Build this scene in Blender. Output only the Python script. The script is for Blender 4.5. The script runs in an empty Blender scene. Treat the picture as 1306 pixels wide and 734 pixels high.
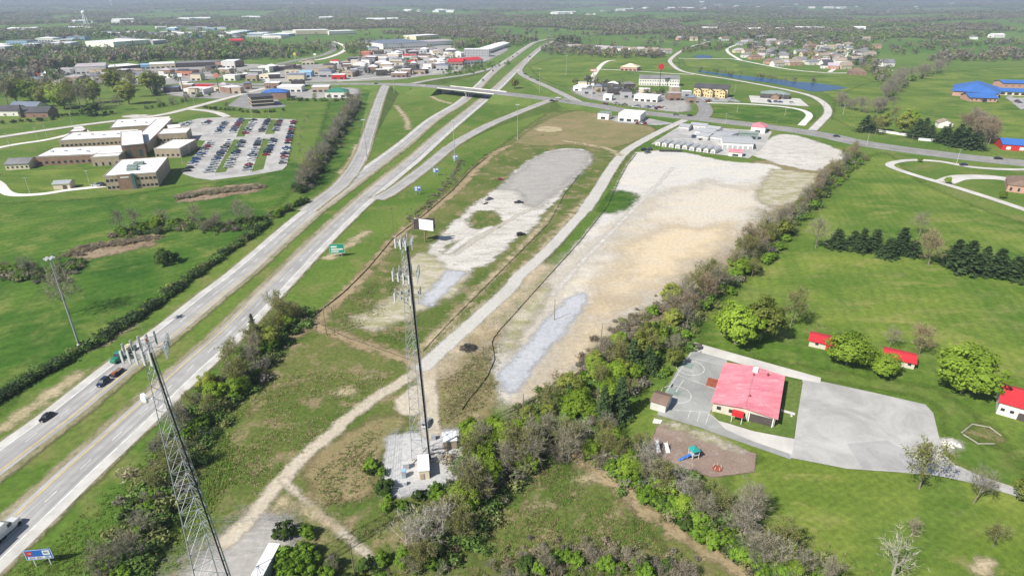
import bpy, math, random
import numpy as np
from mathutils import Vector, Matrix

# ---------------------------------------------------------------- camera, sky, sun, exposure
rng = random.Random(7)
nr = np.random.RandomState(11)
SC = bpy.context.scene
COL = SC.collection
F_PX, HOR, CAM_H = 785.0, -3.0, 114.0            # focal length and horizon row of a 1306 x 734 frame, flying height
PITCH = math.atan((367 - HOR) / F_PX)
cam_d = bpy.data.cameras.new('camera')
cam_d.sensor_width = 36.0
cam_d.lens = 36.0 * F_PX / 1306.0
cam_d.clip_start, cam_d.clip_end = 0.5, 60000.0
cam = bpy.data.objects.new('camera', cam_d)
cam.location = (0, 0, CAM_H)
cam.rotation_euler = (math.pi / 2 - PITCH, 0, 0)
COL.objects.link(cam)
SC.camera = cam

SUN_EL = math.radians(45.0)
SHADOW_AZ = math.radians(50.0)                    # shadows run this way, clockwise from +Y
world = bpy.data.worlds.new('World')
SC.world = world
world.use_nodes = True
wn = world.node_tree
sky = wn.nodes.new('ShaderNodeTexSky')
sky.sky_type = 'NISHITA'
sky.sun_disc = False
sky.sun_elevation = SUN_EL
sky.sun_rotation = SHADOW_AZ + math.pi
sky.altitude = 300
sky.air_density, sky.dust_density, sky.ozone_density = 1.0, 1.2, 1.0
wn.links.new(sky.outputs[0], wn.nodes['Background'].inputs[0])
wn.nodes['Background'].inputs[1].default_value = 0.075
sun_d = bpy.data.lights.new('sun', 'SUN')
sun_d.energy = 5.0
sun_d.angle = math.radians(0.53)
sun_d.color = (1.0, 0.955, 0.88)
sun = bpy.data.objects.new('sun', sun_d)
sdir = Vector((math.sin(SHADOW_AZ) * math.cos(SUN_EL), math.cos(SHADOW_AZ) * math.cos(SUN_EL), -math.sin(SUN_EL)))
sun.rotation_euler = sdir.to_track_quat('-Z', 'Y').to_euler()
sun.location = (-200, -200, 400)
COL.objects.link(sun)
SC.view_settings.view_transform = 'Standard'
SC.view_settings.look = 'None'
SC.view_settings.gamma = 1.0
SC.view_settings.exposure = 0.40
SC.render.engine = 'CYCLES'
cy = SC.cycles
cy.use_denoising = True
cy.max_bounces = 5
cy.diffuse_bounces = 2
cy.glossy_bounces = 2
cy.transmission_bounces = 2
cy.transparent_max_bounces = 24
cy.volume_bounces = 0
cy.caustics_reflective = cy.caustics_refractive = False
cy.sample_clamp_indirect = 4.0

# ---------------------------------------------------------------- site survey: photo point -> place on the ground
SP, CP = math.sin(PITCH), math.cos(PITCH)
def P(u, v, z=0.0):
    r, up = (u - 653) / F_PX, (367 - v) / F_PX
    t = (z - CAM_H) / (-SP + up * CP)
    return Vector((t * r, t * (CP + up * SP), z))
def PX(pts, z=0.0):
    return [P(u, v, z) for u, v in pts]
def ppm(u, v):                                    # photo pixels per metre at a ground point
    p = P(u, v)
    return F_PX / (p.y * CP + CAM_H * SP)

def hills(x, y):                                  # far rolling country; flat near the site
    x, y = np.asarray(x, float), np.asarray(y, float)
    r = np.hypot(x, y)
    ramp = np.clip((r - 1500) / 3500, 0, 1) ** 1.3
    w = (np.sin(x / 610 + 1.3) * np.cos(y / 740 + .4) + .6 * np.sin(x / 330 - y / 450 + 2.1)
         + .5 * np.cos(x / 1500 + y / 900) + .35 * np.sin(y / 260 + x / 900))
    far = np.clip((r - 6500) / 8000, 0, 1)
    return ramp * (10 * w + 4) + far ** 1.2 * (95 + 25 * np.sin(x / 1900 + 1) + 14 * np.sin(x / 700))
def hz(x, y):
    return float(hills(x, y))

# ---------------------------------------------------------------- object helpers
def tag(o, label=None, cat=None, group=None, kind=None):
    if label: o['label'] = label
    if cat: o['category'] = cat
    if group: o['group'] = group
    if kind: o['kind'] = kind
    return o
def link(name, data, parent=None, loc=(0, 0, 0), rz=0.0):
    o = bpy.data.objects.new(name, data)
    COL.objects.link(o)
    o.location = loc
    if rz: o.rotation_euler = (0, 0, rz)
    if parent is not None: o.parent = parent
    return o
def empty(name, loc, label, cat, group=None, rz=0.0):
    o = link(name, None, None, loc, rz)
    o.empty_display_size = .5
    return tag(o, label, cat, group)

class MB:
    def __init__(s):
        s.v, s.f, s.m = [], [], []
    def add(s, vs, fs, mi=0):
        b = len(s.v)
        s.v += [tuple(p) for p in vs]
        for q in fs:
            s.f.append([b + i for i in q]); s.m.append(mi)
        return s
    def box(s, x0, x1, y0, y1, z0, z1, mi=0):
        vs = [(x, y, z) for z in (z0, z1) for x, y in ((x0, y0), (x1, y0), (x1, y1), (x0, y1))]
        return s.add(vs, [(0, 3, 2, 1), (4, 5, 6, 7), (0, 1, 5, 4), (1, 2, 6, 5), (2, 3, 7, 6), (3, 0, 4, 7)], mi)
    def tube(s, a, b, ra, rb, n=6, mi=0, cap=True):
        a, b = Vector(a), Vector(b)
        d = b - a
        if d.length < 1e-6: return s
        d.normalize()
        x = d.orthogonal().normalized(); y = d.cross(x)
        vs = []
        for c, r in ((a, ra), (b, rb)):
            for i in range(n):
                t = 2 * math.pi * i / n
                vs.append(c + (x * math.cos(t) + y * math.sin(t)) * r)
        fs = [(i, (i + 1) % n, n + (i + 1) % n, n + i) for i in range(n)]
        if cap: fs += [tuple(range(n - 1, -1, -1)), tuple(range(n, 2 * n))]
        return s.add(vs, fs, mi)
    def loft(s, rings, mi=0, cap=True):
        n = len(rings[0]); vs = [p for r in rings for p in r]; fs = []
        for k in range(len(rings) - 1):
            for i in range(n):
                fs.append((k * n + i, k * n + (i + 1) % n, (k + 1) * n + (i + 1) % n, (k + 1) * n + i))
        if cap: fs += [tuple(range(n - 1, -1, -1)), tuple(range((len(rings) - 1) * n, len(rings) * n))]
        return s.add(vs, fs, mi)
    def mesh(s, name, mats):
        me = bpy.data.meshes.new(name)
        me.from_pydata(s.v, [], s.f)
        for m in (mats if isinstance(mats, (list, tuple)) else [mats]): me.materials.append(m)
        if any(s.m): me.polygons.foreach_set('material_index', s.m)
        me.update()
        return me
    def build(s, name, mats, parent=None, loc=(0, 0, 0), rz=0.0):
        return link(name, s.mesh(name, mats), parent, loc, rz)

# ---------------------------------------------------------------- materials
def new_mat(name):
    m = bpy.data.materials.new(name)
    m.use_nodes = True
    nt = m.node_tree
    return m, nt, nt.nodes['Principled BSDF'], nt.nodes['Material Output']
def node(nt, kind, **kw):
    n = nt.nodes.new(kind)
    for k, v in kw.items(): setattr(n, k, v)
    return n
def noise(nt, scale, detail=4, rough=.55, vec=None, dist=0.0):
    n = node(nt, 'ShaderNodeTexNoise')
    n.inputs['Scale'].default_value = scale
    n.inputs['Detail'].default_value = detail
    n.inputs['Roughness'].default_value = rough
    n.inputs['Distortion'].default_value = dist
    if vec is not None: nt.links.new(vec, n.inputs['Vector'])
    return n.outputs['Fac']
def ramp(nt, fac, a, b):
    n = node(nt, 'ShaderNodeMapRange', interpolation_type='SMOOTHSTEP')
    n.inputs[1].default_value, n.inputs[2].default_value = a, b
    nt.links.new(fac, n.inputs[0])
    return n.outputs[0]
def mixc(nt, fac, a, b, blend='MIX'):
    n = node(nt, 'ShaderNodeMix', data_type='RGBA', blend_type=blend)
    for sock, val in ((n.inputs[0], fac), (n.inputs[6], a), (n.inputs[7], b)):
        if hasattr(val, 'is_linked') or hasattr(val, 'links'): nt.links.new(val, sock)
        elif isinstance(val, (int, float)): sock.default_value = val
        else: sock.default_value = (*val, 1)
    return n.outputs[2]
def math_n(nt, op, a, b):
    n = node(nt, 'ShaderNodeMath', operation=op)
    for sock, val in ((n.inputs[0], a), (n.inputs[1], b)):
        if isinstance(val, (int, float)): sock.default_value = val
        else: nt.links.new(val, sock)
    return n.outputs[0]
def wpos(nt):
    return node(nt, 'ShaderNodeNewGeometry').outputs['Position']
def simple(name, col, rough=.75, var=.12, scale=.6, metal=0.0, spec=.3, fine=.08):
    m, nt, bs, out = new_mat(name)
    p = wpos(nt)
    lo = [c * (1 - var) for c in col]; hi = [min(1, c * (1 + var)) for c in col]
    c = mixc(nt, ramp(nt, noise(nt, scale, 5, .6, p), .3, .7), lo, hi)
    if fine:
        c = mixc(nt, 1.0, c, mixc(nt, noise(nt, scale * 9, 3, .6, p), (1 - fine,) * 3, (1 + fine,) * 3), 'MULTIPLY')
    nt.links.new(c, bs.inputs['Base Color'])
    bs.inputs['Roughness'].default_value = rough
    bs.inputs['Metallic'].default_value = metal
    bs.inputs['Specular IOR Level'].default_value = spec
    return m
def soil_color(nt, c1, c2, c3, s1=.02, s2=.12, s3=.9, t3=(.55, .7), fine=.25, stretch=None):
    """three ground colours mixed by broad, medium and fine noise in world coordinates"""
    p = wpos(nt)
    if stretch:
        mp = node(nt, 'ShaderNodeMapping')
        mp.inputs['Rotation'].default_value = (0, 0, stretch[0]); mp.inputs['Scale'].default_value = (1, stretch[1], 1)
        nt.links.new(p, mp.inputs[0]); q = mp.outputs[0]
    else: q = p
    c = mixc(nt, ramp(nt, noise(nt, s1, 5, .6, q, .4), .36, .64), c1, c2)
    c = mixc(nt, ramp(nt, noise(nt, s2, 6, .65, q, .3), *t3), c, c3)
    f = noise(nt, s3, 6, .72, p)
    c = mixc(nt, 1.0, c, mixc(nt, ramp(nt, f, .25, .75), (1 - fine,) * 3, (1 + fine,) * 3), 'MULTIPLY')
    return c, f
def ground_mat(name, c1, c2, c3, amp=None, soft=1.0, bump=.25, freq=.18, mow=None, **kw):
    """ground surface; with amp the edge of the patch frays along its 'sdf' attribute (metres inside the outline)"""
    m, nt, bs, out = new_mat(name)
    c, f = soil_color(nt, c1, c2, c3, **kw)
    nt.links.new(c, bs.inputs['Base Color'])
    bs.inputs['Roughness'].default_value = .95
    bs.inputs['Specular IOR Level'].default_value = .12
    if mow:
        pw = wpos(nt); mp = node(nt, 'ShaderNodeMapping'); mp.inputs['Rotation'].default_value = (0, 0, mow[0]); nt.links.new(pw, mp.inputs[0])
        wv = node(nt, 'ShaderNodeTexWave'); wv.inputs['Scale'].default_value = mow[1]; wv.inputs['Distortion'].default_value = 9; wv.inputs['Detail'].default_value = 4; wv.inputs['Detail Scale'].default_value = .25
        nt.links.new(mp.outputs[0], wv.inputs['Vector'])
        c = mixc(nt, 1.0, c, mixc(nt, wv.outputs['Fac'], (1 - mow[2],) * 3, (1 + mow[2], 1 + mow[2] * .9, 1 + mow[2] * .6)), 'MULTIPLY')
        big = ramp(nt, noise(nt, .022, 5, .6, pw, .8), .36, .64)
        c = mixc(nt, 1.0, c, mixc(nt, big, (.72, .82, .74), (1.24, 1.10, 1.15)), 'MULTIPLY')
        nt.links.new(c, bs.inputs['Base Color'])
    if bump:
        b = node(nt, 'ShaderNodeBump')
        b.inputs['Strength'].default_value = bump; b.inputs['Distance'].default_value = .4
        nt.links.new(f, b.inputs['Height']); nt.links.new(b.outputs[0], bs.inputs['Normal'])
    if amp is not None:
        at = node(nt, 'ShaderNodeAttribute', attribute_name='sdf')
        p = wpos(nt)
        n1 = math_n(nt, 'MULTIPLY', math_n(nt, 'SUBTRACT', noise(nt, freq, 6, .7, p), .5), amp * 2.4)
        n2 = math_n(nt, 'MULTIPLY', math_n(nt, 'SUBTRACT', noise(nt, 1.6, 4, .7, p), .5), soft * 1.6)
        sd = math_n(nt, 'ADD', math_n(nt, 'ADD', at.outputs['Fac'], n1), n2)
        mask = ramp(nt, sd, -soft, soft)
        tr = node(nt, 'ShaderNodeBsdfTransparent'); mx = node(nt, 'ShaderNodeMixShader')
        nt.links.new(mask, mx.inputs[0]); nt.links.new(tr.outputs[0], mx.inputs[1]); nt.links.new(bs.outputs[0], mx.inputs[2])
        nt.links.new(mx.outputs[0], out.inputs['Surface'])
    return m
def tint_mat(name, base=None, trans=.25, objvar=.0):
    """foliage: colour from the 'tint' attribute, some light let through the leaf"""
    m, nt, bs, out = new_mat(name)
    at = node(nt, 'ShaderNodeAttribute', attribute_name='tint')
    c = at.outputs['Color']
    if objvar:
        oi = node(nt, 'ShaderNodeObjectInfo')
        k = mixc(nt, oi.outputs['Random'], (1 - objvar, 1 - objvar, 1 - objvar), (1 + objvar, 1 + objvar * .8, 1 + objvar * .4))
        c = mixc(nt, 1.0, c, k, 'MULTIPLY')
    nt.links.new(c, bs.inputs['Base Color'])
    bs.inputs['Roughness'].default_value = .7
    bs.inputs['Specular IOR Level'].default_value = .2
    if trans:
        tl = node(nt, 'ShaderNodeBsdfTranslucent'); mx = node(nt, 'ShaderNodeMixShader')
        mx.inputs[0].default_value = trans
        nt.links.new(c, tl.inputs[0]); nt.links.new(bs.outputs[0], mx.inputs[1]); nt.links.new(tl.outputs[0], mx.inputs[2])
        nt.links.new(mx.outputs[0], out.inputs['Surface'])
    return m

M = {}
def S(name, col, **kw):
    M[name] = simple(name, col, **kw); return M[name]
S('concrete', (.55, .53, .49), scale=.08, var=.14); S('concrete_pale', (.72, .69, .63), scale=.06, var=.12)
S('white_wall', (.78, .76, .71), scale=.2, var=.06); S('white_roof', (.80, .80, .80), scale=.05, var=.08)
S('cream', (.68, .60, .44), scale=.2, var=.06); S('tan_brick', (.44, .35, .26), scale=.4, var=.12)
S('brown_brick', (.28, .18, .13), scale=.4, var=.15); S('dark_wall', (.09, .075, .07), var=.1)
S('grey_wall', (.40, .40, .41), var=.08); S('grey_roof', (.20, .20, .21), scale=.1, var=.18)
S('dark_roof', (.075, .075, .08), scale=.1, var=.15); S('blue_roof', (.05, .15, .44), scale=.06, var=.1, rough=.5)
S('slate_roof', (.17, .20, .26), scale=.03, var=.12); S('red_roof', (.52, .035, .045), scale=.06, var=.12, rough=.55)
S('faded_wall', (.60, .55, .45), scale=.4, var=.08); S('pink_roof', (.66, .25, .29), scale=.16, var=.2, rough=.5); S('green_roof', (.045, .20, .13), scale=.06, var=.1, rough=.6)
S('sage_roof', (.22, .28, .25), var=.1); S('brown_roof', (.21, .145, .11), scale=.3, var=.15); S('tan_roof', (.33, .27, .21), scale=.3, var=.15)
S('yellow_wall', (.66, .54, .29), var=.05); S('pink_brick', (.50, .30, .23), scale=.4, var=.08)
S('red_paint', (.55, .03, .035), var=.06, rough=.5); S('orange_paint', (.50, .20, .13), var=.06); S('blue_paint', (.03, .14, .50), var=.05, rough=.45)
S('green_paint', (.02, .30, .19), var=.05, rough=.5); S('yellow_paint', (.75, .50, .05), var=.05); S('white_paint', (.80, .80, .78), var=.05, rough=.5)
S('line_white', (.70, .70, .68), scale=.5, var=.22); S('line_yellow', (.62, .45, .12), scale=.5, var=.2)
S('pale_metal', (.40, .41, .42), var=.1, rough=.5); S('galv', (.40, .42, .44), rough=.5, metal=.2, var=.1); S('dark_steel', (.045, .045, .05), rough=.5, var=.1)
S('pole_white', (.54, .55, .56), rough=.4, var=.05); S('wood', (.22, .17, .12), scale=2, var=.2); S('rubber', (.02, .02, .02), var=.1, fine=0)
S('bark', (.23, .195, .165), scale=1.5, var=.25); S('bark_pale', (.36, .33, .29), scale=1.5, var=.2)
S('teal_paint', (.03, .30, .27), var=.05, rough=.4); S('shoulder', (.50, .485, .45), scale=.15, var=.16); S('silt_fabric', (.13, .115, .09), scale=.6, var=.3); S('rust', (.30, .09, .05), var=.2)
S('mauve_roof', (.45, .40, .42), scale=.05, var=.1); S('sky_canopy', (.28, .45, .62), var=.06); S('vinyl', (.62, .60, .56), var=.06)
def glass_mat(name, col=(.03, .04, .05)):
    m, nt, bs, out = new_mat(name)
    bs.inputs['Base Color'].default_value = (*col, 1); bs.inputs['Roughness'].default_value = .12
    bs.inputs['Specular IOR Level'].default_value = .6
    M[name] = m
glass_mat('glass'); glass_mat('glass_teal', (.08, .16, .17))
m, nt, bs, out = new_mat('car_paint')
oi = node(nt, 'ShaderNodeObjectInfo'); nt.links.new(oi.outputs['Color'], bs.inputs['Base Color'])
bs.inputs['Roughness'].default_value = .28; bs.inputs['Coat Weight'].default_value = .4; bs.inputs['Metallic'].default_value = .15
M['car_paint'] = m
m, nt, bs, out = new_mat('lamp_lens')
bs.inputs['Base Color'].default_value = (.8, .8, .78, 1); bs.inputs['Roughness'].default_value = .15
M['lamp_lens'] = m
M['leaf'] = tint_mat('leaf', trans=.42, objvar=.16)
M['twig'] = tint_mat('twig', trans=0, objvar=.15)
M['far_leaf'] = tint_mat('far_leaf', trans=.3)
def asphalt(name, base, crack=True, lanes=None):
    """worn pavement; 'cross' attribute = metres from the centre line"""
    m, nt, bs, out = new_mat(name)
    p = wpos(nt)
    c = mixc(nt, ramp(nt, noise(nt, .07, 6, .65, p, .6), .32, .68), [x * .78 for x in base], [x * 1.14 for x in base])
    c = mixc(nt, 1.0, c, mixc(nt, noise(nt, 2.2, 4, .7, p), (.82,) * 3, (1.18,) * 3), 'MULTIPLY')
    if lanes:
        at = node(nt, 'ShaderNodeAttribute', attribute_name='cross')
        al = node(nt, 'ShaderNodeAttribute', attribute_name='along')
        cv = node(nt, 'ShaderNodeCombineXYZ')
        nt.links.new(math_n(nt, 'MULTIPLY', at.outputs['Fac'], 1.0), cv.inputs[0])
        nt.links.new(math_n(nt, 'MULTIPLY', al.outputs['Fac'], .012), cv.inputs[1])
        st = ramp(nt, noise(nt, .9, 4, .6, cv.outputs[0]), .35, .68)
        c = mixc(nt, math_n(nt, 'MULTIPLY', st, .8), c, [x * .64 for x in base])
    if crack:
        vo = node(nt, 'ShaderNodeTexVoronoi', feature='DISTANCE_TO_EDGE'); vo.inputs['Scale'].default_value = .12
        nt.links.new(p, vo.inputs['Vector'])
        c = mixc(nt, math_n(nt, 'MULTIPLY', math_n(nt, 'LESS_THAN', vo.outputs[0], .006), .16), c, [x * .5 for x in base])
    nt.links.new(c, bs.inputs['Base Color'])
    bs.inputs['Roughness'].default_value = .9; bs.inputs['Specular IOR Level'].default_value = .15
    M[name] = m
m, nt, bs, out = new_mat('pink_roof_worn')
c, f = soil_color(nt, (.60, .19, .235), (.68, .27, .31), (.72, .46, .47), s1=.12, s2=.32, s3=1.4, t3=(.55, .75), fine=.14, stretch=(1.1, 3))
nt.links.new(c, bs.inputs['Base Color']); bs.inputs['Roughness'].default_value = .55
M['pink_roof'] = m
asphalt('highway_asphalt', (.41, .40, .385), crack=False, lanes=True)
asphalt('road_asphalt', (.30, .295, .29), crack=False, lanes=True)
asphalt('lot_asphalt', (.43, .42, .40), crack=True)
asphalt('town_asphalt', (.36, .35, .345), crack=False)
asphalt('court_asphalt', (.33, .335, .32), crack=True)

# ---------------------------------------------------------------- ground patches and ribbons
def sdf_poly(px, py, poly):
    A = np.array([(p[0], p[1]) for p in poly]); B = np.roll(A, -1, 0)
    d2 = np.full(px.shape, 1e18); ins = np.zeros(px.shape, bool)
    for (ax, ay), (bx, by) in zip(A, B):
        ex, ey = bx - ax, by - ay
        t = np.clip(((px - ax) * ex + (py - ay) * ey) / (ex * ex + ey * ey + 1e-9), 0, 1)
        d2 = np.minimum(d2, (px - ax - t * ex) ** 2 + (py - ay - t * ey) ** 2)
        c = ((ay > py) != (by > py)) & (px < (bx - ax) * (py - ay) / (by - ay + 1e-12) + ax)
        ins ^= c
    d = np.sqrt(d2)
    return np.where(ins, d, -d)
def sdf_line(px, py, pts, half):
    d2 = np.full(px.shape, 1e18)
    for a, b in zip(pts[:-1], pts[1:]):
        ex, ey = b[0] - a[0], b[1] - a[1]
        t = np.clip(((px - a[0]) * ex + (py - a[1]) * ey) / (ex * ex + ey * ey + 1e-9), 0, 1)
        d2 = np.minimum(d2, (px - a[0] - t * ex) ** 2 + (py - a[1] - t * ey) ** 2)
    return half - np.sqrt(d2)
def inside(px, py, poly):
    return sdf_poly(np.asarray(px, float), np.asarray(py, float), poly) > 0
def smooth(pts, n=6):
    pts = [Vector(p) for p in pts]
    q = [pts[0] * 2 - pts[1]] + pts + [pts[-1] * 2 - pts[-2]]
    out = []
    for i in range(1, len(q) - 2):
        p0, p1, p2, p3 = q[i - 1:i + 3]
        for k in range(n):
            t = k / n
            out.append(.5 * ((2 * p1) + (p2 - p0) * t + (2 * p0 - 5 * p1 + 4 * p2 - p3) * t * t + (3 * p1 - p0 - 3 * p2 + p3) * t ** 3))
    out.append(pts[-1])
    return out
LAYER = [0.01]
def set_attr(me, name, vals):
    a = me.attributes.new(name, 'FLOAT', 'POINT'); a.data.foreach_set('value', np.asarray(vals, np.float32))
def sheet(name, fn, bb, cell, mat, margin, z=None, kind='structure'):
    """a flat sheet over the cells where the signed distance reaches above -margin"""
    if z is None:
        LAYER[0] += .002; z = LAYER[0]
    x0, x1, y0, y1 = bb
    nx = max(2, min(260, int((x1 - x0) / cell) + 2)); ny = max(2, min(260, int((y1 - y0) / cell) + 2))
    gx, gy = np.meshgrid(np.linspace(x0, x1, nx), np.linspace(y0, y1, ny))
    s = fn(gx, gy)
    idx = np.arange(nx * ny).reshape(ny, nx)
    mx = np.maximum(np.maximum(s[:-1, :-1], s[1:, :-1]), np.maximum(s[:-1, 1:], s[1:, 1:]))
    keep = mx > -margin
    q = np.stack([idx[:-1, :-1][keep], idx[:-1, 1:][keep], idx[1:, 1:][keep], idx[1:, :-1][keep]], 1)
    used = np.unique(q); rm = np.full(nx * ny, -1); rm[used] = np.arange(len(used))
    vs = np.stack([gx.ravel()[used], gy.ravel()[used], np.full(len(used), z)], 1)
    me = bpy.data.meshes.new(name)
    me.from_pydata(vs.tolist(), [], rm[q].tolist()); me.materials.append(mat)
    set_attr(me, 'sdf', s.ravel()[used]); me.update()
    return tag(link(name, me), kind=kind)
def patch(name, px_pts, mat, cell=3.0, margin=4.0, z=None, cut=None, sm=True):
    w = PX(px_pts)
    if sm: w = smooth(w + [w[0]], 4)[:-1]
    xs, ys = [p.x for p in w], [p.y for p in w]
    bb = (min(xs) - margin, max(xs) + margin, min(ys) - margin, max(ys) + margin)
    cell = max(cell, (bb[1] - bb[0]) / 220, (bb[3] - bb[2]) / 220)
    def fn(x, y):
        s = sdf_poly(x, y, w)
        for c in (cut or []): s = np.minimum(s, -sdf_poly(x, y, c))
        return s
    return sheet(name, fn, bb, cell, mat, margin + cell, z)
def track(name, px_pts, width, mat, cell=1.5, margin=3.0, z=None):
    w = smooth(PX(px_pts), 5)
    xs, ys = [p.x for p in w], [p.y for p in w]
    h = width / 2 + margin
    bb = (min(xs) - h, max(xs) + h, min(ys) - h, max(ys) + h)
    cell = max(cell, (bb[1] - bb[0]) / 250, (bb[3] - bb[2]) / 250)
    return sheet(name, lambda x, y: sdf_line(x, y, w, width / 2), bb, cell, mat, margin + cell, z)
def ribbon_pts(line, o0, o1):
    L, R = [], []
    for i, p in enumerate(line):
        d = line[min(i + 1, len(line) - 1)] - line[max(i - 1, 0)]
        d.z = 0; d.normalize(); n = Vector((d.y, -d.x, 0))
        L.append(p + n * o0); R.append(p + n * o1)
    return L, R
def resample(line, step):
    out = [line[0].copy()]; acc = 0.0
    for a, b in zip(line[:-1], line[1:]):
        seg = (b - a).length
        while seg > 1e-9 and acc + seg >= step:
            t = (step - acc) / seg; a = a.lerp(b, t); out.append(a.copy()); seg = (b - a).length; acc = 0.0
        acc += seg
    out.append(line[-1].copy())
    return out
def ribbon(name, line, o0, o1, mat, dz=0.0, parent=None, nx=1, kind=None, skirt=0.0):
    L, R = ribbon_pts(line, o0, o1)
    vs, cr, al, fs = [], [], [], []
    s = 0.0
    for i, (a, b) in enumerate(zip(L, R)):
        if i: s += (line[i] - line[i - 1]).length
        for k in range(nx + 1):
            t = k / nx; p = a.lerp(b, t); vs.append((p.x, p.y, p.z + dz)); cr.append(o0 + (o1 - o0) * t); al.append(s)
    w = nx + 1
    for i in range(len(L) - 1):
        for k in range(nx): fs.append((i * w + k, i * w + k + 1, (i + 1) * w + k + 1, (i + 1) * w + k))
    me = bpy.data.meshes.new(name); me.from_pydata(vs, [], fs); me.materials.append(mat)
    set_attr(me, 'cross', cr); set_attr(me, 'along', al); me.update()
    o = link(name, me, parent)
    if kind: tag(o, kind=kind)
    return o
def dashes(name, line, off, width, on, period, mat, dz, parent):
    pts = resample(line, 1.0); mb = MB(); L, R = ribbon_pts(pts, off - width / 2, off + width / 2)
    k = 0
    while k + on < len(pts) - 1:
        j = int(k + on)
        mb.add([L[k] + Vector((0, 0, dz)), R[k] + Vector((0, 0, dz)), R[j] + Vector((0, 0, dz)), L[j] + Vector((0, 0, dz))], [(0, 1, 2, 3)])
        k += int(period)
    o = mb.build(name, mat, parent)
    return tag(o, kind='stuff')

# ---------------------------------------------------------------- value noise used to lay out woods
_tab = np.random.RandomState(5).rand(64, 64)
def vnoise(x, y, s):
    x, y = np.asarray(x, float) / s, np.asarray(y, float) / s
    xi, yi = np.floor(x).astype(int), np.floor(y).astype(int)
    fx, fy = x - xi, y - yi
    fx, fy = fx * fx * (3 - 2 * fx), fy * fy * (3 - 2 * fy)
    g = lambda a, b: _tab[a % 64, b % 64]
    return (g(xi, yi) * (1 - fx) + g(xi + 1, yi) * fx) * (1 - fy) + (g(xi, yi + 1) * (1 - fx) + g(xi + 1, yi + 1) * fx) * fy
WOOD_EDGE = PX([(-900, 52), (-300, 50), (0, 50), (70, 47), (140, 42), (190, 33), (285, 33), (330, 42), (380, 38), (450, 37), (500, 44), (560, 46), (610, 50),
                (650, 56), (715, 50), (745, 45), (860, 42), (930, 45), (1000, 47), (1100, 51), (1170, 53), (1306, 46), (1700, 44), (2300, 44)])
WOOD_AREA = [Vector((p.x, p.y, 0)) for p in WOOD_EDGE] + [Vector((26000, 16000, 0)), Vector((-26000, 16000, 0))]
FIELDS = [smooth(PX(q), 3) for q in (
    [(0, 57), (60, 52), (100, 49), (152, 51), (120, 56), (60, 62), (0, 65)], [(118, 35), (200, 33), (190, 38), (140, 42)],
    [(448, 38), (500, 35.5), (530, 38), (520, 43), (470, 42)], [(400, 12), (465, 11.5), (530, 13), (600, 16), (614, 20), (560, 21.5), (500, 15)],
    [(655, 19), (720, 12), (790, 10.5), (805, 15), (740, 20), (670, 23)], [(600, 34), (650, 33), (655, 37), (610, 37)],
    [(1050, 25), (1130, 20.5), (1200, 19.5), (1208, 23), (1130, 26)], [(1150, 33), (1230, 27), (1400, 23), (1400, 27), (1200, 36)],
    [(955, 26), (1040, 23), (1090, 27), (1000, 31)], [(60, 12), (130, 13), (150, 15), (80, 15)], [(270, 17), (330, 16), (340, 19), (280, 20)],
    [(1000, 12), (1080, 11), (1100, 13), (1020, 14)], [(1120, 9), (1210, 8.5), (1230, 10), (1150, 11)], [(690, 8), (760, 7.5), (780, 9), (700, 9.5)],
    [(160, 8), (230, 8), (240, 9.5), (170, 9.5)], [(860, 30), (905, 28), (915, 33), (870, 35)], [(1080, 38), (1150, 35), (1170, 39), (1100, 42)])]
def wood_mask(x, y):
    x, y = np.asarray(x, float), np.asarray(y, float)
    m = np.clip(sdf_poly(x, y, WOOD_AREA) / 60 + .5, 0, 1)
    n = .65 * vnoise(x + 300, y * .55, 420) + .35 * vnoise(x, y * .6 + 900, 150)
    m = m * np.clip((n - np.where(y < 7000, .40, .30)) / .05, 0, 1)
    for f in FIELDS: m = m * np.clip(.5 - sdf_poly(x, y, f) / 25, 0, 1)
    return m

# ---------------------------------------------------------------- ground sheet
ys = np.concatenate([np.linspace(-500, 1400, 60), 1400 * np.geomspace(1.03, 17.0, 190)])
ss = np.linspace(-1, 1, 231)
gy, gs = np.meshgrid(ys, ss, indexing='ij')
gx = gs * (900 + 1.15 * np.maximum(gy, 0))
gz = hills(gx, gy)
ny, nx = gx.shape
idx = np.arange(nx * ny).reshape(ny, nx)
quads = np.stack([idx[:-1, :-1].ravel(), idx[:-1, 1:].ravel(), idx[1:, 1:].ravel(), idx[1:, :-1].ravel()], 1)
me = bpy.data.meshes.new('ground')
me.from_pydata(np.stack([gx.ravel(), gy.ravel(), gz.ravel()], 1).tolist(), [], quads.tolist())
set_attr(me, 'wood', wood_mask(gx.ravel(), gy.ravel()))
m, nt, bs, out = new_mat('grass_ground')
near, fine = soil_color(nt, (.075, .145, .020), (.125, .185, .034), (.18, .19, .06), s1=.012, s2=.05, s3=.5, t3=(.48, .72), fine=.28)
far, _ = soil_color(nt, (.085, .165, .03), (.13, .205, .045), (.17, .18, .07), s1=.0022, s2=.006, s3=.05, t3=(.55, .7), fine=.15)
sx = node(nt, 'ShaderNodeSeparateXYZ'); nt.links.new(wpos(nt), sx.inputs[0])
c = mixc(nt, ramp(nt, sx.outputs[1], 900, 1600), near, far)
flo, _ = soil_color(nt, (.13, .11, .075), (.10, .105, .05), (.15, .12, .09), s1=.004, s2=.02, s3=.2, fine=.2)
wa = node(nt, 'ShaderNodeAttribute', attribute_name='wood')
c = mixc(nt, wa.outputs['Fac'], c, flo)
nt.links.new(c, bs.inputs['Base Color']); bs.inputs['Roughness'].default_value = .95; bs.inputs['Specular IOR Level'].default_value = .1
b = node(nt, 'ShaderNodeBump'); b.inputs['Strength'].default_value = .3; b.inputs['Distance'].default_value = .35
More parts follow.
